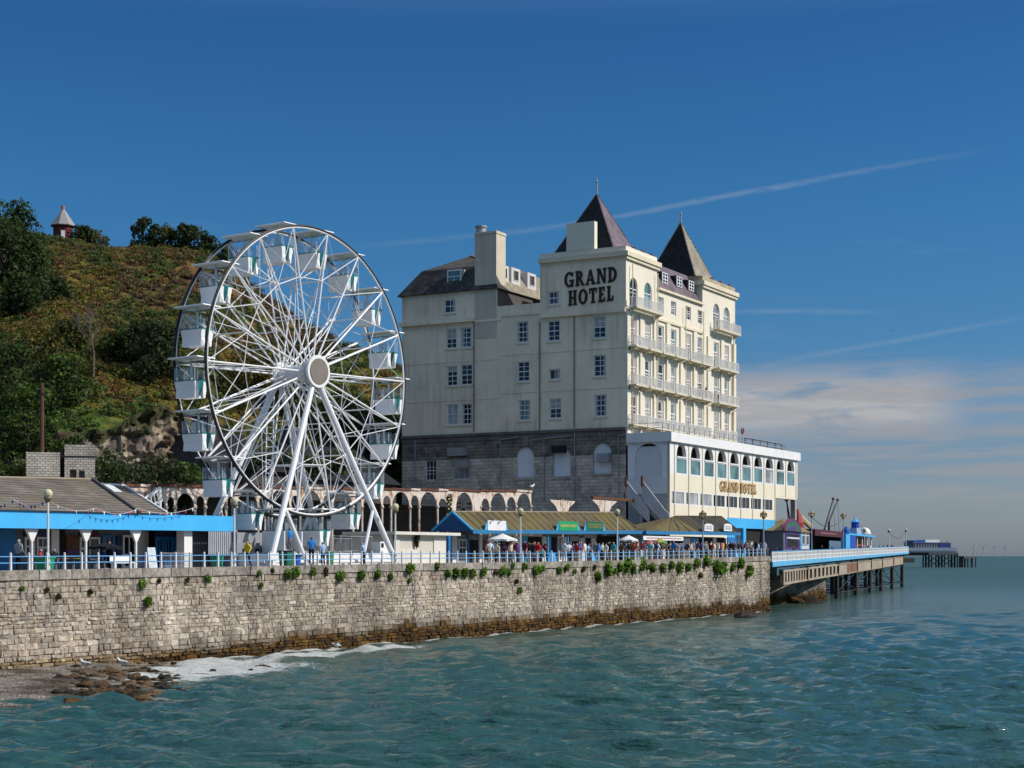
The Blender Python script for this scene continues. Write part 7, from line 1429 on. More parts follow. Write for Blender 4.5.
    MB().box(a0, PX_(850, b), b, b+4, z, Z(534.2, a0, b)).build('wall', skyblue, r); MB().box(PX_(850, b), a1, b+.3, b+4, z, Z(535, a0, b)).build('wall', ryl, r)
    bb = b+.8; a2, a3 = PX_(857, bb), PX_(872, bb); redm = M('red_goods', (.30, .04, .03), .6, .4, 2); q = MB(); q.box(a2, a3, bb+1.2, bb+4, z, Z(535.5, a2, bb)); q.build('inner_wall', M('kiosk_warm', (.22, .09, .07), .7, .4, 2), r)
    for p in (858, 863, 868, 872): a = PX_(p, bb); MB().tube((a, bb+.2, z), (a, bb+.2, Z(535, a, bb)), .14, 6).build('column', white, r)
    MB().box(PX_(845.5, bb), a3+.6, bb-.6, bb+4.4, Z(536, a2, bb), Z(534.3, a2, bb)).build('eaves', skyblue, r)
    c = PX_(866, bb+1.5); s = 6.3*PIER.W(c, bb).y/F; ze = Z(534.2, c, bb+1.5); MB().lathe((c, bb+1.8, ze), [(s, 0), (s*.95, .5), (s*.72, 1.0), (s*.4, 1.25), (.1, 1.35)], 14).build('dome', white, r)
    c = PX_(856.8, bb+1.5); ze = Z(534.2, c, bb+1.5); z5 = Z(528, c, bb+1.5); MB().lathe((c, bb+1.8, ze), [(1.3, 0), (.95, z5-ze)], 8).build('roof_skirt', M('skirt_grey_blue', (.30, .38, .46), .6, .1, 1), r); z6 = Z(522, c, bb+1.5); MB().lathe((c, bb+1.8, z5), [(.75, 0), (.75, z6-z5)], 8).build('cupola', ryl, r); z7 = Z(518.5, c, bb+1.5); o = MB().lathe((c, bb+1.8, z6), [(.95, 0), (.4, (z7-z6)*.5), (.12, z7-z6)], 8).build('cupola_roof', skyblue, r); MB().tube((c, bb+1.8, z7), (c, bb+1.8, Z(513, c, bb+1.5)), .07, 5).build('finial', white, r)
    c = PX_(848.5, bb+1.0); MB().lathe((c, bb+1.4, ze), [(.85, 0), (.75, .6), (.4, 1.0), (.1, 1.2)], 10).build('dome', M('dome_blue', (.02, .10, .32), .5, .1, 1), r)
    # goods in red beside it
    for i, (p, lab) in enumerate(((859.5, 'red novelty ride at the near side of the white domed kiosk'), (868.5, 'red novelty ride at the far side of the white domed kiosk'))):
        a = PX_(p, 2.8); z = PZD(a); q = MB(); q.ball((a, 2.8, z+.7), (.7, .5, .55), 10, 6); q.box(a-.6, a+.6, 2.4, 3.2, z, z+.35); q.ball((a+.5, 2.8, z+1.25), .32, 8, 5); o = q.build('novelty_ride', redm, None, org=(a, 2.8, z), frame=PIER); setp(o, lab, 'ride', 'red rides on the pier')
    # leaning lattice booms behind the kiosks
    for i, (p0, y0, p1, y1, lab) in enumerate(((824.5, 529, 833.2, 499, 'tall leaning dark boom rising behind the maroon kiosk'), (829, 522, 837.6, 500, 'shorter leaning dark boom just right of the tall one'), (789.5, 519, 786.5, 500, 'thin dark boom seen through the gap under the hotel wing'))):
        bq = 8.5; A0, A1 = PX_(p0, bq), PX_(p1, bq); z0, z1 = Z(y0, A0, bq), Z(y1, A1, bq); r = thing('crane_boom', lab, 'boom', (A0, bq, PZD(A0)), frame=PIER, group='leaning booms on the pier'); q = MB(); q.tube((A0, bq, z0), (A1, bq, z1), .16, 5, .11).ball((A1, bq, z1), .3, 6, 4).tube((A0, bq, PZD(A0)), (A0, bq, z0), .2, 6); q.build('boom', darkiron, r)
        q = MB(); q.tube((A1, bq, z1), (A1+2.2, bq, z1-6), .03, 4); q.build('cable', darkiron, r)
    # pier lamp posts with festoon cable
make_pier_kiosks()
LAMPP = {}
def lamp(frame, a, b, z0, zg, label, k=1.0, crown=False, group='globe lamp posts along the seafront'):
    r = thing('lamp_post', label, 'lamp post', (a, b, z0), frame=frame, group=group)
    q = MB(); q.lathe((a, b, z0), [(.13*k, 0), (.13*k, .7), (.075*k, .9), (.06*k, zg-z0-.45)], 8); q.build('post', M('lamp_white', (.66, .67, .66), .5, .08, 1) if not crown else M('lamp_blue_post', (.30, .38, .46), .5, .1, 1), r)
    q = MB(); q.lathe((a, b, zg), [(.10*k, -.45), (.26*k, -.26), (.22*k, -.16)], 10); q.build('cap', lampgold if crown else M('lamp_collar', (.18, .15, .09), .6, .1, 1), r)
    q = MB(); q.ball((a, b, zg), .27*k, 12, 8); q.build('globe', lampcream, r)
    if crown:
        q = MB(); q.lathe((a, b, zg), [(.30*k, .10), (.34*k, .2), (.05*k, .52)], 8); 
        for s in (-1, 1): q.box(a-.05, a+.05, b+s*.36*k-.05, b+s*.36*k+.05, zg-.2, zg+.25)
        q.build('crown', lampgold, r)
    return r
def make_lamps():
    L = [(48, 493.6, 'cream globe lamp post in front of the left end of the pavilion', 0), (234.3, 500.6, 'cream globe lamp post at the right end of the pavilion fascia', 0), (395.3, 506.8, 'cream globe lamp post by the right foot of the ferris wheel', 0), (520.5, 511, 'cream globe lamp post in front of the ribbed kiosk roof, left of the green signs', 0), (617.3, 511.6, 'cream globe lamp post by the right end of the ribbed kiosk roof', 0), (702.8, 515.2, 'ornate gold topped lamp post in front of the dark hipped roof', 1), (763.6, 515.2, 'ornate gold topped lamp post in front of the blue hotel entrance', 1)]
    for px, py, lab, cr in L:
        b = .62; a = TOWN.A(px, b); lamp(TOWN, a, b, ground(a), TOWN.Z(py, a, b), lab, .95 if not cr else 1.0, bool(cr))
    LP = [(811.6, 514.5, 'gold topped lamp post on the pier by the domed kiosk', 1), (843.3, 516, 'gold topped lamp post on the pier by the blue kiosk', 1), (864.5, 529.5, 'short lamp post on the pier in front of the white dome', 0), (889, 530.3, 'lamp post near the end of the pier balustrade', 0), (906, 530, 'lamp post at the very end of the pier balustrade', 0)]
    tops = []
    for px, py, lab, cr in LP:
        b = .25; a = PX_(px, b); z = PIER.Z(py, a, b); lamp(PIER, a, b, PZD(a), z, lab, 1.05, bool(cr)); tops.append((a, b, z-.3))
    q = MB()
    for i, (p, s) in enumerate(zip(tops, tops[1:])):
        n = 12; pts = [tuple(Vector(p).lerp(Vector(s), t/n)-Vector((0, 0, 1.3*4*(t/n)*(1-t/n)))) for t in range(n+1)]
        if i in (1, 2): continue
        q.path(pts, .045, 4)
    o = q.build('festoon_cable', darkiron, None, org=tops[0], frame=PIER); setp(o, 'dark festoon cables hanging between the lamp posts of the pier', 'cable')
make_lamps()
# ------------------------------------------------------------------ promenade railing
def make_railing():
    a0, a1 = -13.0, 114.2; n = 98; b = .38; r = thing('promenade_railing', 'blue and white post and rail railing along the top of the sea wall', 'railing', (0, b, ground(0)))
    pw = M('post_white', (.62, .63, .62), .5, .08, 1)
    for i in range(n):
        a = a0+(a1-a0)*i/(n-1); z = ground(a); q = MB(); q.hexa([(a-.06, b-.06, z-.05), (a+.06, b-.06, z-.05), (a+.06, b+.06, z-.05), (a-.06, b+.06, z-.05), (a-.045, b-.045, z+.86), (a+.045, b-.045, z+.86), (a+.045, b+.045, z+.86), (a-.045, b+.045, z+.86)]); q.ball((a, b, z+.88), .065, 6, 4); q.build('post', pw, r)
    A = [a0, 0, 20, 37, 58, 76, 100, a1]
    for h in (.38, .72):
        q = MB(); q.path([(a, b, ground(a)+h) for a in A], .032, 6); q.build('rail', railblue, r)
make_railing()
# ------------------------------------------------------------------ plants in the wall
def make_wall_plants():
    L = [(141.5, 584, 7), (146.5, 601, 9), (187, 579, 4), (159, 581, 3), (206.8, 578.7, 7), (258, 573, 5), (287, 574.5, 9), (295, 573, 9), (312, 572, 7), (325, 570, 4), (326, 574, 4), (339, 576, 9), (360.8, 575, 8), (376.4, 574, 8), (390.6, 576.5, 6), (409, 567.5, 10), (409, 581, 4), (435.7, 566.4, 6), (447, 574, 7), (455.5, 573.5, 8), (464, 573, 8), (472, 573, 8), (483, 572, 7), (495, 572.7, 5), (501.6, 571, 8), (508.7, 572, 5), (512, 566, 5), (524, 567, 7), (535, 571, 9), (542, 569, 6), (558.5, 570.5, 6), (566, 568, 6), (594, 568, 4), (596.7, 577, 8), (607.7, 568.6, 11), (614, 571, 5), (619, 567, 8), (625.8, 566, 11), (632.8, 569, 7), (642, 564, 9), (648, 567, 5), (652, 568, 7), (661.8, 568.6, 8), (671, 566.4, 8), (679, 567, 9), (687, 567.5, 7), (695, 563.7, 8), (705.5, 563, 10), (715.5, 568.5, 13), (722, 567, 9), (732, 566.8, 7), (739.3, 563.5, 9), (747.5, 571, 10), (519, 590, 5), (516, 581, 4), (272, 570.5, 3), (700, 575, 5), (22, 589, 4), (58, 596, 4), (90, 592, 4), (47, 590, 3), (261, 585, 4), (574, 571, 4), (583, 569, 4)]
    g = random.Random(17)
    for i, (px, py, s) in enumerate(L):
        a, z = TOWN.AZ(px, py, -.1); r = s*.7*TOWN.W(a, 0).y/F*1.0; cs, rs, cl = [], [], []; brown = s <= 5 and g.random() < .4
        for k in range(5): cs.append((g.uniform(-.38, .38)*r, -abs(g.uniform(.1, .4))*r, g.uniform(-.4, .5)*r)); q = r*g.uniform(.55, .8); rs.append((q, q*.8, q*1.1)); cl.append((.10, .085, .03) if brown else g.choice([(.13, .24, .03), (.11, .21, .028), (.17, .29, .04)]))
        V, C = leafcloud(cs, rs, 46, max(.13, r*.42), cl, seed=200+i, shell=.25); V = V.reshape(-1, 3); V = V.reshape(-1, 4, 3)
        o = quads_obj('wall_plant', V, C, LEAF, None, TOWN.W(a, -.12, z), TOWN.rz); setp(o, 'small wild plant rooted in the joints of the stone sea wall', 'plant', 'wild plants growing out of the sea wall')
make_wall_plants()
# ------------------------------------------------------------------ people
SK = {
 'stand': dict(pel=(0,0,.95), wai=(0,0,1.12), che=(0,-.01,1.34), nec=(0,-.01,1.49), hea=(0,-.03,1.60), top=(0,-.01,1.70), sL=(-.19,0,1.42), sR=(.19,0,1.42), eL=(-.25,.03,1.14), eR=(.25,.03,1.14), wL=(-.25,-.05,.90), wR=(.25,-.05,.90), fL=(-.24,-.08,.81), fR=(.24,-.08,.81), hL=(-.095,0,.88), hR=(.095,0,.88), kL=(-.10,-.02,.49), kR=(.10,-.02,.49), aL=(-.10,.03,.08), aR=(.10,.03,.08), tL=(-.12,-.13,.04), tR=(.12,-.13,.04)),
}
def pose(**k): d = dict(SK['stand']); d.update(k); return d
SK['walk'] = pose(kL=(-.10,-.20,.50), aL=(-.10,-.26,.09), tL=(-.10,-.42,.07), kR=(.10,.05,.50), aR=(.10,.30,.14), tR=(.10,.18,.05), eL=(-.25,.12,1.16), wL=(-.24,.20,.94), fL=(-.24,.22,.85), eR=(.25,-.08,1.15), wR=(.23,-.25,.98), fR=(.22,-.31,.91))
SK['lean'] = pose(che=(0,-.07,1.33), nec=(0,-.11,1.47), hea=(0,-.14,1.58), top=(0,-.14,1.68), sL=(-.19,-.07,1.41), sR=(.19,-.07,1.41), eL=(-.26,-.16,1.17), eR=(.26,-.16,1.17), wL=(-.18,-.36,1.08), wR=(.18,-.36,1.08), fL=(-.14,-.43,1.06), fR=(.14,-.43,1.06))
SK['phone'] = pose(eR=(.24,-.05,1.16), wR=(.14,-.25,1.30), fR=(.11,-.29,1.37), eL=(-.25,.02,1.14), wL=(-.18,-.20,1.02), fL=(-.14,-.26,.99))
SK['sit'] = pose(pel=(0,0,.52), wai=(0,-.02,.70), che=(0,-.02,.92), nec=(0,-.02,1.07), hea=(0,-.05,1.18), top=(0,-.03,1.28), sL=(-.19,-.02,1.0), sR=(.19,-.02,1.0), eL=(-.25,-.05,.73), eR=(.25,-.05,.73), wL=(-.19,-.29,.70), wR=(.19,-.29,.70), fL=(-.16,-.37,.72), fR=(.16,-.37,.72), hL=(-.10,-.04,.49), hR=(.10,-.04,.49), kL=(-.12,-.45,.50), kR=(.12,-.45,.50), aL=(-.12,-.42,.08), aR=(.12,-.42,.08), tL=(-.13,-.57,.04), tR=(.13,-.57,.04))
EDG = [('pel','wai'),('wai','che'),('che','nec'),('nec','hea'),('hea','top'),('che','sL'),('che','sR'),('sL','eL'),('sR','eR'),('eL','wL'),('eR','wR'),('wL','fL'),('wR','fR'),('pel','hL'),('pel','hR'),('hL','kL'),('hR','kR'),('kL','aL'),('kR','aR'),('aL','tL'),('aR','tR')]
RAD = dict(pel=(.15,.12), wai=(.135,.105), che=(.165,.115), nec=(.06,.06), hea=(.088,.105), top=(.075,.085), sL=(.07,.07), sR=(.07,.07), eL=(.046,.046), eR=(.046,.046), wL=(.034,.034), wR=(.034,.034), fL=(.04,.028), fR=(.04,.028), hL=(.095,.10), hR=(.095,.10), kL=(.066,.066), kR=(.066,.066), aL=(.048,.048), aR=(.048,.048), tL=(.042,.034), tR=(.042,.034))
SEGM = {('pel','wai'): 0, ('wai','che'): 0, ('che','nec'): 0, ('nec','hea'): 2, ('hea','top'): 2, ('che','sL'): 0, ('che','sR'): 0, ('sL','eL'): 0, ('sR','eR'): 0, ('eL','wL'): 2, ('eR','wR'): 2, ('wL','fL'): 2, ('wR','fR'): 2, ('pel','hL'): 1, ('pel','hR'): 1, ('hL','kL'): 1, ('hR','kR'): 1, ('kL','aL'): 1, ('kR','aR'): 1, ('aL','tL'): 3, ('aR','tR'): 3}
def person_mesh(nm, sk, sleeves, shorts):
    names = list(sk); me = bpy.data.meshes.new(nm); me.from_pydata([sk[k] for k in names], [(names.index(a), names.index(b)) for a, b in EDG], [])
    o = bpy.data.objects.new(nm, me); COL.objects.link(o); md = o.modifiers.new('skin', 'SKIN'); sv = me.skin_vertices[0].data
    for i, k in enumerate(names): sv[i].radius = RAD[k]; sv[i].use_root = (k == 'pel')
    sb = o.modifiers.new('sub', 'SUBSURF'); sb.levels = sb.render_levels = 1
    dg = bpy.context.evaluated_depsgraph_get(); m2 = bpy.data.meshes.new_from_object(o.evaluated_get(dg)); bpy.data.objects.remove(o)
    for m in PMATS: m2.materials.append(m)
    hz = Vector(sk['hea'])
    for p in m2.polygons:
        c = p.center; best, bi = 9, None
        for (a, b) in EDG:
            A, B = Vector(sk[a]), Vector(sk[b]); d = B-A; t = max(0, min(1, (c-A).dot(d)/max(1e-6, d.length_squared))); q = (c-(A+d*t)).length-RAD[a][0]*.6
            if q < best: best, bi = q, (a, b)
        m = SEGM[bi]
        if bi in (('eL','wL'), ('eR','wR')) and sleeves: m = 0
        if bi in (('kL','aL'), ('kR','aR')) and shorts: m = 2
        if m == 2 and bi in (('nec','hea'), ('hea','top')) and c.z > hz.z-.06 and (c.y > hz.y+.02 or c.z > hz.z+.075): m = 4
        p.material_index = m; p.use_smooth = True
    return m2
def cloth(name, col): return M('cloth_'+name.replace(' ', '_'), col, .85, .12, 3, spec=.15)
SHIRTS = {'red': (.42, .03, .03), 'white': (.72, .72, .70), 'black': (.018, .018, .02), 'navy': (.02, .035, .12), 'bright blue': (.03, .20, .55), 'grey': (.25, .26, .28), 'pink': (.50, .30, .31), 'purple': (.10, .045, .14), 'olive': (.10, .11, .05), 'orange': (.40, .14, .04), 'yellow': (.48, .38, .10), 'bright yellow': (.75, .50, .03), 'pale blue': (.32, .45, .62), 'maroon': (.14, .02, .035), 'cream': (.60, .52, .38), 'turquoise': (.05, .34, .36), 'brown': (.13, .075, .04)}
TROUS = {'dark jeans': (.03, .045, .09), 'black trousers': (.015, .015, .017), 'pale shorts': (.45, .40, .32), 'grey trousers': (.16, .16, .17), 'navy trousers': (.018, .025, .06), 'beige trousers': (.33, .27, .19), 'white trousers': (.6, .6, .58)}
SKIN = M('skin', (.48, .27, .19), .55, .08, 4); HAIRS = {'dark': M('hair_dark', (.025, .018, .012), .7, .2, 8), 'brown': M('hair_brown', (.09, .05, .025), .7, .2, 8), 'grey': M('hair_grey', (.40, .39, .37), .7, .15, 8), 'fair': M('hair_fair', (.38, .26, .12), .7, .15, 8)}
SHOE = M('shoe', (.03, .027, .025), .6, .2, 5)
PMATS = [cloth('red', SHIRTS['red']), cloth('dark jeans', TROUS['dark jeans']), SKIN, SHOE, HAIRS['dark']]
PM = {}
def person(frame, a, b, z, ps, yaw, shirt, trous, hair, label, group=None, k=1.0):
    shorts = 'shorts' in trous; key = (ps, shorts, shirt in ('black', 'navy', 'grey', 'olive', 'purple', 'brown'))
    if key not in PM: PM[key] = person_mesh('person', SK[ps], key[2], shorts)
    o = bpy.data.objects.new('person', PM[key]); COL.objects.link(o); o.location = frame.W(a, b, z); o.rotation_euler = (0, 0, yaw); o.scale = (k, k, k)
    for i, m in enumerate((cloth(shirt, SHIRTS[shirt]), cloth(trous, TROUS[trous]), SKIN, SHOE, HAIRS[hair])): o.material_slots[i].link = 'OBJECT'; o.material_slots[i].material = m
    return setp(o, label, 'person', group)
SEEN = set()
def make_people():
    g = random.Random(33); face_sea = TOWN.rz  # local -y then points off the wall towards the sea
    T = lambda px, b: TOWN.A(px, b)
    def P(px, b, ps, yaw, s, t, h, lab, z=None, k=1.0, grp=None): a = T(px, b); return person(TOWN, a, b, floor(a) if z is None else z, ps, yaw, s, t, h, lab, grp, k)
    zt = TOWN.Z(553, T(290, 4.2), 4.2)
    P(18.5, 1.6, 'phone', face_sea+1.7, 'grey', 'black trousers', 'grey', 'person in grey top and black trousers standing at the left end of the railing', k=1.06)
    P(40, 2.6, 'sit', face_sea+.6, 'red', 'black trousers', 'grey', 'person in red top and black trousers seated behind the green crate'); P(54, 2.0, 'sit', face_sea-.5, 'black', 'dark jeans', 'grey', 'grey haired person in black top and jeans seated right of the first lamp post')
    P(109, 3.4, 'stand', face_sea+.3, 'black', 'black trousers', 'dark', 'person dressed all in black standing under the black parasol'); P(101, 3.2, 'sit', face_sea+2.2, 'navy', 'navy trousers', 'dark', 'person in navy seated under the black parasol')
    P(247.5, 1.4, 'walk', face_sea-1.4, 'bright yellow', 'navy trousers', 'brown', 'person in bright yellow jacket walking beside the railing left of the white platform', k=1.03)
    P(290, 3.9, 'stand', face_sea+math.pi, 'bright blue', 'grey trousers', 'dark', 'person in bright blue shirt standing on the loading steps of the wheel', z=zt, k=1.02)
    P(311.5, 2.3, 'phone', face_sea+2.4, 'bright blue', 'black trousers', 'dark', 'tall person in bright blue shirt and black trousers in front of the white platform', z=floor(T(311, 2.3))+.18, k=1.1)
    P(323, 1.5, 'stand', face_sea+2.8, 'pale blue', 'dark jeans', 'dark', 'person in pale blue shirt and dark jeans in front of the white platform'); P(364, 1.4, 'lean', face_sea+math.pi, 'pale blue', 'navy trousers', 'grey', 'grey haired person in pale blue shirt and navy trousers bending by the white platform')
    for s, t, *_ in (('grey', 'black trousers'), ('red', 'black trousers'), ('black', 'dark jeans'), ('black', 'black trousers'), ('navy', 'navy trousers'), ('yellow', 'navy trousers'), ('bright blue', 'grey trousers'), ('bright blue', 'black trousers'), ('pale blue', 'dark jeans'), ('pale blue', 'navy trousers')): SEEN.add((s, t))
    zones = [(488, 512, 'by the white parasol of the gabled kiosk', 10, None), (512, 546, 'beside the doors of the gabled kiosk', 14, ['red', 'white', 'pink', 'black', 'purple', 'grey']), (564, 588, 'below the bright green signboard', 9, ['red', 'white', 'black', 'maroon', 'bright blue', 'white']), (594, 616, 'below the dark green signboard', 9, ['black', 'orange', 'navy', 'black', 'grey', 'white']),
             (620, 646, 'near the smaller white parasol', 13, None), (648, 682, 'under the long white name board', 18, None), (684, 722, 'in front of the hipped kiosk', 20, ['cream', 'maroon', 'navy', 'white', 'white', 'grey', 'black', 'pink']), (724, 768, 'by the blue hotel entrance', 17, ['navy', 'black', 'maroon', 'olive', 'grey', 'black', 'pale blue', 'white'])]
    for (p0, p1, place, n, pal) in zones:
        k = 0; used = set(); tries = 0
        while k < n and tries < 400:
            tries += 1; s = g.choice(pal if pal and g.random() < .6 else ['black', 'navy', 'grey', 'black', 'white', 'white', 'brown', 'maroon', 'pale blue', 'cream', 'red', 'olive', 'purple', 'bright blue', 'pink', 'turquoise', 'orange']); t = g.choice(list(TROUS)); h = g.choice(list(HAIRS))
            if (s, t) in used: continue
            used.add((s, t)); px = p0+(p1-p0)*(k+g.uniform(.05, .95))/n; b = g.uniform(.95, 3.9); ps = g.choice(['stand', 'walk', 'stand', 'phone', 'lean', 'walk'] if b < 2.8 or g.random() < .7 else ['sit'])
            if ps == 'sit' and not 486 < px < 545: ps = 'stand'
            yaw = g.choice([face_sea, face_sea+math.pi/2, face_sea-math.pi/2, face_sea+math.pi, face_sea+g.uniform(-3, 3)])
            P(px, b, ps, yaw, s, t, h, f'person in {s} top and {t} {place}', k=g.uniform(.97, 1.12), grp='visitors on the promenade'); k += 1
    # on the pier
    for px, b, s, t, place in ((880, 1.0, 'pale blue', 'beige trousers', 'near the end of the pier'), (883.5, 1.4, 'turquoise', 'dark jeans', 'near the end of the pier'), (887.5, .8, 'black', 'dark jeans', 'near the end of the pier'), (892, .9, 'maroon', 'grey trousers', 'near the end of the pier'), (861, 1.6, 'red', 'dark jeans', 'by the red rides on the pier'), (870, 1.2, 'white', 'dark jeans', 'by the white dome on the pier'), (822, 2.4, 'black', 'grey trousers', 'by the maroon kiosk on the pier'), (832, 2.0, 'navy', 'beige trousers', 'by the maroon kiosk on the pier'), (794, 1.8, 'maroon', 'dark jeans', 'by the domed kiosk on the pier'), (776, 1.2, 'brown', 'black trousers', 'at the landward end of the pier'), (780, 2.0, 'navy', 'dark jeans', 'at the landward end of the pier')):
        a = PX_(px, b); person(PIER, a, b, PZD(a), g.choice(['stand', 'walk', 'phone']), PIER.rz+g.uniform(-3, 3), s, t, g.choice(list(HAIRS)), f'person in {s} top and {t} {place}', 'visitors on the pier')
    # on the hotel balcony
    a = HC[6]-1.3; z = TOWN.Z(387.5, HC[0], BE)-.1; z = TOWN.Z(384.5, TOWN.A(633.7, BE), BE)-.12; person(TOWN, a, BE-.75, z, 'lean', face_sea, 'white', 'black trousers', 'dark', 'person in white top leaning on a hotel balcony', k=1.05); person(TOWN, HC[5]+.3, BE-.7, z, 'stand', face_sea, 'black', 'dark jeans', 'dark', 'person in black standing on a hotel balcony')
    # red inflatable ring hung at the far corner of the terrace
make_people()
# ------------------------------------------------------------------ parasols, tables, boards
def parasol(px, py_top, py_rim, b, rpx, mat, label, ribs_=8, grp='parasols on the promenade'):
    a = TOWN.A(px, b); Y = TOWN.W(a, b).y; r = rpx*Y/F; zr, zt = TOWN.Z(py_rim, a, b), TOWN.Z(py_top, a, b); t = thing('parasol', label, 'parasol', (a, b, floor(a)), group=grp)
    MB().tube((a, b, floor(a)), (a, b, zt-.05), .035, 6).build('pole', greym, t); q = MB(); n = ribs_
    P = [(a+r*math.cos(2*math.pi*i/n), b+r*math.sin(2*math.pi*i/n)) for i in range(n)]
    for i in range(n):
        p, s = P[i], P[(i+1) % n]; m = ((p[0]+s[0])/2*.96+a*.04, (p[1]+s[1])/2*.96+b*.04); mats = i % 2
        q.poly([(p[0], p[1], zr), (m[0], m[1], zr+.04), (a, b, zt)], mats); q.poly([(m[0], m[1], zr+.04), (s[0], s[1], zr), (a, b, zt)], mats)
        q.poly([(p[0], p[1], zr), (m[0], m[1], zr+.04), (m[0], m[1], zr-.12), (p[0], p[1], zr-.16)], mats); q.poly([(m[0], m[1], zr+.04), (s[0], s[1], zr), (s[0], s[1], zr-.16), (m[0], m[1], zr-.12)], mats)
    q.build('canopy', mat if isinstance(mat, list) else [mat, mat], t); MB().lathe((a, b, floor(a)), [(.3, 0), (.28, .1), (.06, .16)], 10).build('base', concrete, t); return t
def make_props():
    wc = cloth('parasol white', (.75, .75, .72)); bc = cloth('parasol black', (.012, .012, .015))
    parasol(105, 542.5, 547, 3.4, 17, bc, 'wide black parasol standing in front of the pavilion doors')
    parasol(502.5, 533.5, 539.5, 3.2, 15.5, wc, 'large white parasol in front of the gabled kiosk below the blank signboard'); parasol(628.5, 535, 540, 3.0, 10.5, wc, 'smaller white parasol to the right of the pole by the ribbed roof')
    parasol(660, 538, 542.5, 2.8, 7, [cloth('pr yellow', (.62, .42, .05)), cloth('pr green', (.06, .32, .10))], 'yellow and green striped parasol below the long white name board'); parasol(650, 539.5, 543.5, 2.6, 6, [cloth('pr orange', (.6, .16, .03)), cloth('pr pink', (.5, .12, .22))], 'orange and pink striped parasol at the left of the yellow and green one')
    def table(px, b, label, mt, w=.45, h=.74):
        a = TOWN.A(px, b); z = floor(a); t = thing('cafe_table', label, 'table', (a, b, z), group='cafe tables on the promenade'); MB().lathe((a, b, z), [(w, h-.03), (w, h)], 12).build('tabletop', mt, t); MB().tube((a, b, z), (a, b, z+h-.03), .035, 6).build('leg', greym, t); MB().lathe((a, b, z), [(.26, 0), (.24, .04), (.05, .07)], 10).build('base', greym, t)
    def chair(px, b, yaw, label, mt):
        a = TOWN.A(px, b); z = floor(a); r = thing('cafe_chair', label, 'chair', (0, 0, 0), rz=TOWN.rz+yaw, loc=TOWN.W(a, b, z), group='cafe chairs on the promenade')
        MB().box(-.21, .21, -.21, .21, .43, .46).build('seat', mt, r); MB().box(-.21, .21, .18, .21, .55, .88).build('backrest', mt, r)
        for sx in (-1, 1):
            MB().tube((sx*.19, -.19, 0), (sx*.19, -.19, .43), .018, 5).build('leg', greym, r); MB().tube((sx*.19, .19, 0), (sx*.19, .21, .9), .018, 5).build('leg', greym, r)
    blk = M('chair_black', (.02, .02, .022), .5, .1, 1)
    for px, b, lab, mt in ((62, 2.6, 'round table with flowers of colour right of the first lamp post', M('table_pink', (.45, .18, .2), .6, .2, 2)), (74, 2.2, 'low round yellow-green table by the railing', M('table_green', (.22, .24, .03), .6, .15, 1)), (96, 3.0, 'dark round table left of the black parasol pole', blk), (116, 3.0, 'dark round table right of the black parasol pole', blk), (478, 2.4, 'pale round table at the left of the white parasol', wc), (494, 2.2, 'dark round table under the white parasol', blk), (532, 2.0, 'round table with a white cloth in front of the kiosk row', wc)): table(px, b, lab, mt)
    for px, b, yw, lab in ((58, 2.8, 1.2, 'black cafe chair beside the pink table'), (70, 2.7, -1.0, 'black cafe chair between the pink and yellow-green tables'), (92, 3.3, .5, 'black cafe chair left of the black parasol'), (101, 3.2, -.9, 'black cafe chair with a person in navy on it'), (120, 3.3, 2.0, 'black cafe chair right of the black parasol'), (473, 2.5, 1.2, 'black cafe chair left of the pale table'), (487, 2.6, -1.2, 'black cafe chair between the pale and dark tables'), (40, 2.6, .6, 'black cafe chair with a person in red on it'), (54, 2.0, -.5, 'black cafe chair with a grey haired person in black on it')): chair(px, b, yw, lab, blk)
    # white bench, barriers, boards
    a = TOWN.A(124, 1.9); z = floor(a); r = thing('bench', 'white slatted bench in front of the pavilion door', 'bench', (a, 1.9, z)); 
    MB().box(a-.9, a+.9, 1.75, 2.15, z+.42, z+.47).build('seat', white, r); MB().box(a-.9, a+.9, 2.16, 2.2, z+.55, z+.85).build('backrest', white, r)
    for s in (-1, 1): MB().box(a+s*.8-.04, a+s*.8+.04, 1.78, 2.12, z, z+.42).build('leg', white, r)
    for px, b, h, w, mt, lab in ((151, 2.0, 1.35, .38, M('board_pale', (.55, .62, .66), .6, .2, 3), 'pale narrow menu board standing by the navy doors'), (146, 2.4, .95, .4, M('board_violet', (.30, .12, .40), .6, .3, 3), 'violet topped board left of the pale menu board'), (524, 3.4, 1.5, .5, skyblue, 'sky blue advertising board standing by the kiosk row'), (552, 1.6, .9, .6, M('board_blue', (.06, .3, .62), .6, .2, 2), 'blue advertising board low behind the railing'), (581, 2.4, 1.3, .6, M('board_skin', (.45, .62, .7), .6, .3, 3), 'pale blue tall board below the bright green sign'), (593, 1.8, .8, .6, M('board_sky2', (.04, .36, .72), .6, .2, 2), 'bright blue low board below the dark green sign'), (688, 3.6, 1.5, .6, M('board_goods', (.5, .32, .2), .7, .5, 5), 'board hung with mixed goods at the hipped kiosk'), (709, 3.8, 1.5, .7, M('board_goods2', (.55, .2, .1), .7, .5, 5), 'orange and red display board right of the ornate lamp post')):
        a = TOWN.A(px, b); z = floor(a); r = thing('display_board', lab, 'board', (a, b, z), group='boards standing outside the kiosks'); MB().hexa([(a-w, b-.2, z+.02), (a+w, b-.2, z+.02), (a+w, b-.15, z+.02), (a-w, b-.15, z+.02), (a-w*.9, b-.02, z+h), (a+w*.9, b-.02, z+h), (a+w*.9, b+.01, z+h), (a-w*.9, b+.01, z+h)]).build('board', mt, r)
        for s in (-1, 1): MB().tube((a+s*w*.8, b+.25, z), (a+s*w*.8, b+.02, z+h*.9), .02, 4).build('leg', greym, r)
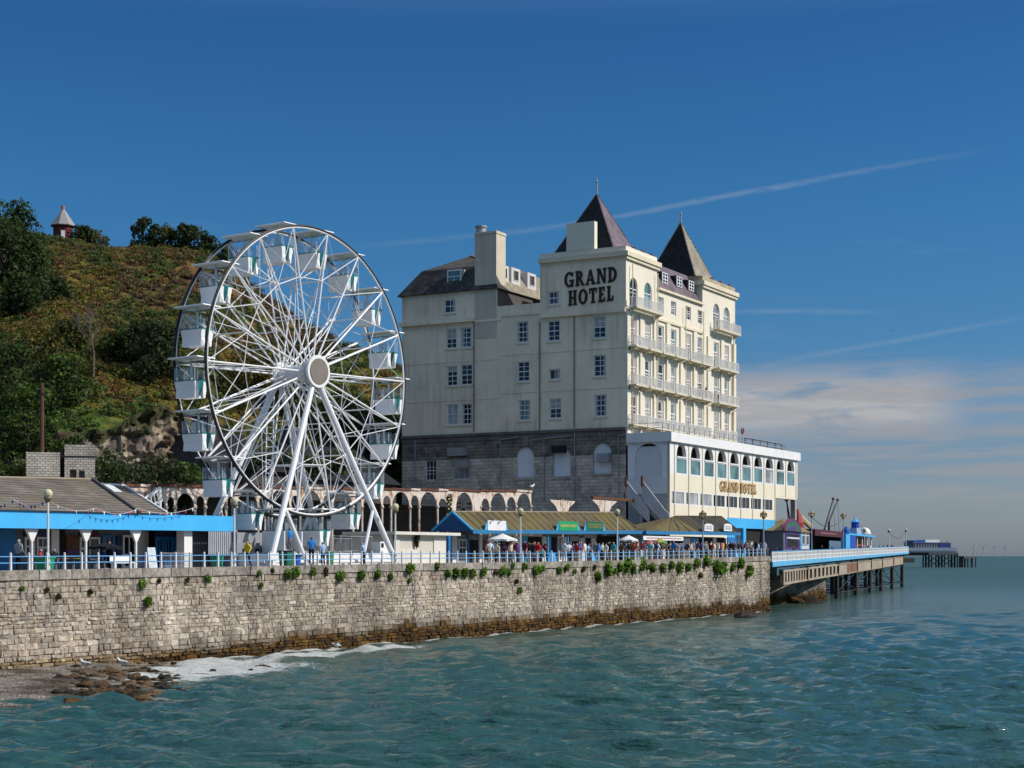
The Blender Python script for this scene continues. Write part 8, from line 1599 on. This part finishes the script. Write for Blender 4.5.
    x0, x1 = TOWN.A(160, 3.2), TOWN.A(192, 3.2); r = thing('crowd_barrier', 'low grey metal crowd barrier in front of the navy doors', 'barrier', (x0, 3.2, floor(x0))); z = floor(x0)
    for i in range(3):
        u0, u1 = x0+(x1-x0)*i/3, x0+(x1-x0)*(i+1)/3-.06; q = MB(); q.tube((u0, 3.2, z), (u0, 3.2, z+1.0), .025, 5).tube((u1, 3.2, z), (u1, 3.2, z+1.0), .025, 5).tube((u0, 3.2, z+1.0), (u1, 3.2, z+1.0), .025, 5).tube((u0, 3.2, z+.2), (u1, 3.2, z+.2), .02, 5)
        for j in range(1, 10): t = u0+(u1-u0)*j/10; q.tube((t, 3.2, z+.2), (t, 3.2, z+1.0), .012, 4)
        q.build('barrier_section', greym, r)
    # rack of bright goods
    for j, (p0, p1, lab) in enumerate(((676, 684, 'rail of bright beach goods at the left of the hipped kiosk counter'), (716, 724, 'rail of mixed coloured goods at the right of the hipped kiosk'), (652, 660, 'rail of pale and red goods under the name board'))):
        b = 3.9; a0, a1 = TOWN.A(p0, b), TOWN.A(p1, b); z = floor(a0); r = thing('goods_rail', lab, 'goods rail', (a0, b, z), group='rails of beach goods'); g = random.Random(j); q = MB(); q.tube((a0, b, z), (a0, b, z+1.7), .03, 5).tube((a1, b, z), (a1, b, z+1.7), .03, 5).tube((a0, b, z+1.65), (a1, b, z+1.65), .03, 5); q.build('frame', greym, r); x = a0+.1
        while x < a1-.3:
            w = g.uniform(.25, .5); hh = g.uniform(.6, 1.1); c = cloth('goods'+str(g.randrange(7)), [(.6, .08, .05), (.7, .7, .65), (.05, .2, .5), (.6, .4, .05), (.5, .15, .3), (.1, .4, .2), (.6, .25, .05)][g.randrange(7)]); MB().hexa([(x, b-.1, z+1.6-hh), (x+w, b-.1, z+1.6-hh), (x+w, b+.1, z+1.6-hh), (x, b+.1, z+1.6-hh), (x+.04, b-.03, z+1.62), (x+w-.04, b-.03, z+1.62), (x+w-.04, b+.03, z+1.62), (x+.04, b+.03, z+1.62)]).build('garment', c, r); x += w+.03
    # bunting
    def bunting(pts, label, npp):
        r = thing('bunting', label, 'bunting', pts[0]); cs = [cloth('b red', (.5, .03, .04)), cloth('b white', (.72, .72, .72)), cloth('b blue', (.03, .07, .36))]; line = []
        for p, q_ in zip(pts, pts[1:]):
            for i in range(npp+1): t = i/npp; v = Vector(p).lerp(Vector(q_), t); v.z -= .35*4*t*(1-t); line.append(v)
        MB().path(line, .012, 4).build('cord', white, r); k = 0; w = .17
        for i in range(0, len(line)-1):
            v = line[i].lerp(line[i+1], .5); d = (line[i+1]-line[i]).normalized(); MB().poly([v-d*w*.5, v+d*w*.5, v+Vector((0, -.04, -.22))]).build('pennant', cs[k % 3], r); k += 1
    pt = lambda px, py, b: (TOWN.A(px, b), b, TOWN.Z(py, TOWN.A(px, b), b)); bl = .62
    bunting([pt(-20, 499, 4.5), pt(14, 499.5, 2.5), pt(48, 499, bl)], 'red white and blue bunting running to the first lamp post from the left', 9); bunting([pt(48, 500, bl), pt(96, 508, 5.5), pt(138, 508.5, 5.6), pt(196, 507, 5.6)], 'red white and blue bunting strung along the pavilion roof from the first lamp post', 8)
    # birds
    def gull(loc, yaw, label, fly=False, k=1.0, dark=False):
        r = thing('seagull', label, 'seagull', (0, 0, 0), rz=yaw, loc=loc, group='seagulls'); wm = M('gull_white', (.75, .75, .74), .7, .04, 6) if not dark else M('gull_dark', (.05, .05, .05), .8, .1, 5); gm = M('gull_grey', (.34, .36, .38), .7, .08, 6) if not dark else M('gull_dark', (.05,)*3)
        z0 = .0 if fly else .22; m = MB(); prof = [(-.26, .015, .02), (-.18, .05, .03), (-.05, .085, .01), (.08, .08, .03), (.16, .05, .09), (.20, .045, .14), (.26, .04, .15), (.33, .008, .135)]; n = 8; K = len(m.v)
        for (x, rr, zz) in prof:
            for i in range(n): t = 2*math.pi*i/n; m.v.append((x*k, rr*math.cos(t)*k, (z0+zz+rr*math.sin(t))*k))
        for a in range(len(prof)-1):
            for i in range(n): j = (i+1) % n; m.f.append((a*n+i, a*n+j, (a+1)*n+j, (a+1)*n+i)); m.m.append(0)
        m.build('body', wm, r, org=(0, 0, 0), smooth=True)
        for s in (-1, 1):
            q = MB()
            if fly: q.poly([(.10*k, s*.06*k, .03*k), (-.08*k, s*.06*k, .02*k), (-.03*k, s*.34*k, .17*k), (.10*k, s*.32*k, .18*k)]); q.poly([(.10*k, s*.32*k, .18*k), (-.03*k, s*.34*k, .17*k), (-.12*k, s*.72*k, .12*k)])
            else: q.hexa([(-.24*k, s*.03*k, .24*k), (.1*k, s*.07*k, .20*k), (.1*k, s*.09*k, .20*k), (-.24*k, s*.06*k, .24*k), (-.26*k, s*.02*k, .27*k), (.1*k, s*.06*k, .30*k), (.1*k, s*.085*k, .30*k), (-.26*k, s*.05*k, .27*k)])
            q.build('wing', gm, r, org=(0, 0, 0))
            if not fly: MB().tube((.0, s*.03*k, 0), (.0, s*.035*k, .20*k), .008*k, 4).build('leg', M('gull_leg', (.5, .25, .15), .7, .1, 5), r, org=(0, 0, 0))
        MB().lathe((.345*k, 0, (z0+.125)*k), [(.012*k, 0), (.004*k, .02*k)], 5).build('beak', M('beak_yellow', (.55, .35, .05), .6, .1, 5), r, org=(0, 0, 0))
    for px, py, Y, lab in ((85.5, 676, 86, 'white gull standing on the shingle, left of two'), (122.5, 673, 87, 'white gull standing on the dark weedy rocks, right of two')):
        p = PT(px, py, Y); gull((p.x, p.y, max(p.z, SEA+.25)), 2.6, lab, k=1.5)
    p = PT(337, 646, 104); gull((p.x, p.y, p.z), 2.9, 'white gull gliding low over the foam beside the sea wall', True, 1.15)
    a = TOWN.A(532, 14.5); gull(TOWN.W(a, 14.5, TOWN.Z(490.4, a, 14.5)+.03), 1.0, 'white gull standing on the right end of the rusty colonnade', k=1.6)
    p = PT(892, 331, 150); gull(p, 1.5, 'tiny dark gull flying high in the blue sky right of the hotel', True, .5, True); 
    p = PT(589, 487, 150); a = TOWN.A(525, 16); 
    # red lifebelt at the corner of the terrace
    b = TOWN.B(670, 111.9)+1.0; a = TOWN.A(741.5, b); z = TOWN.Z(428, a, b); q = MB(); n = 16
    for i in range(n): t0, t1 = 2*math.pi*i/n, 2*math.pi*(i+1)/n; q.tube((a+.34*math.cos(t0), b-.15, z-.4+.34*math.sin(t0)), (a+.34*math.cos(t1), b-.15, z-.4+.34*math.sin(t1)), .11, 6, cap=False)
    o = q.build('lifebelt', M('belt_red', (.25, .03, .02), .5, .1, 2), None, org=(a, b, z)); setp(o, 'red lifebelt hanging at the far end of the terrace railing', 'lifebelt')
make_props()
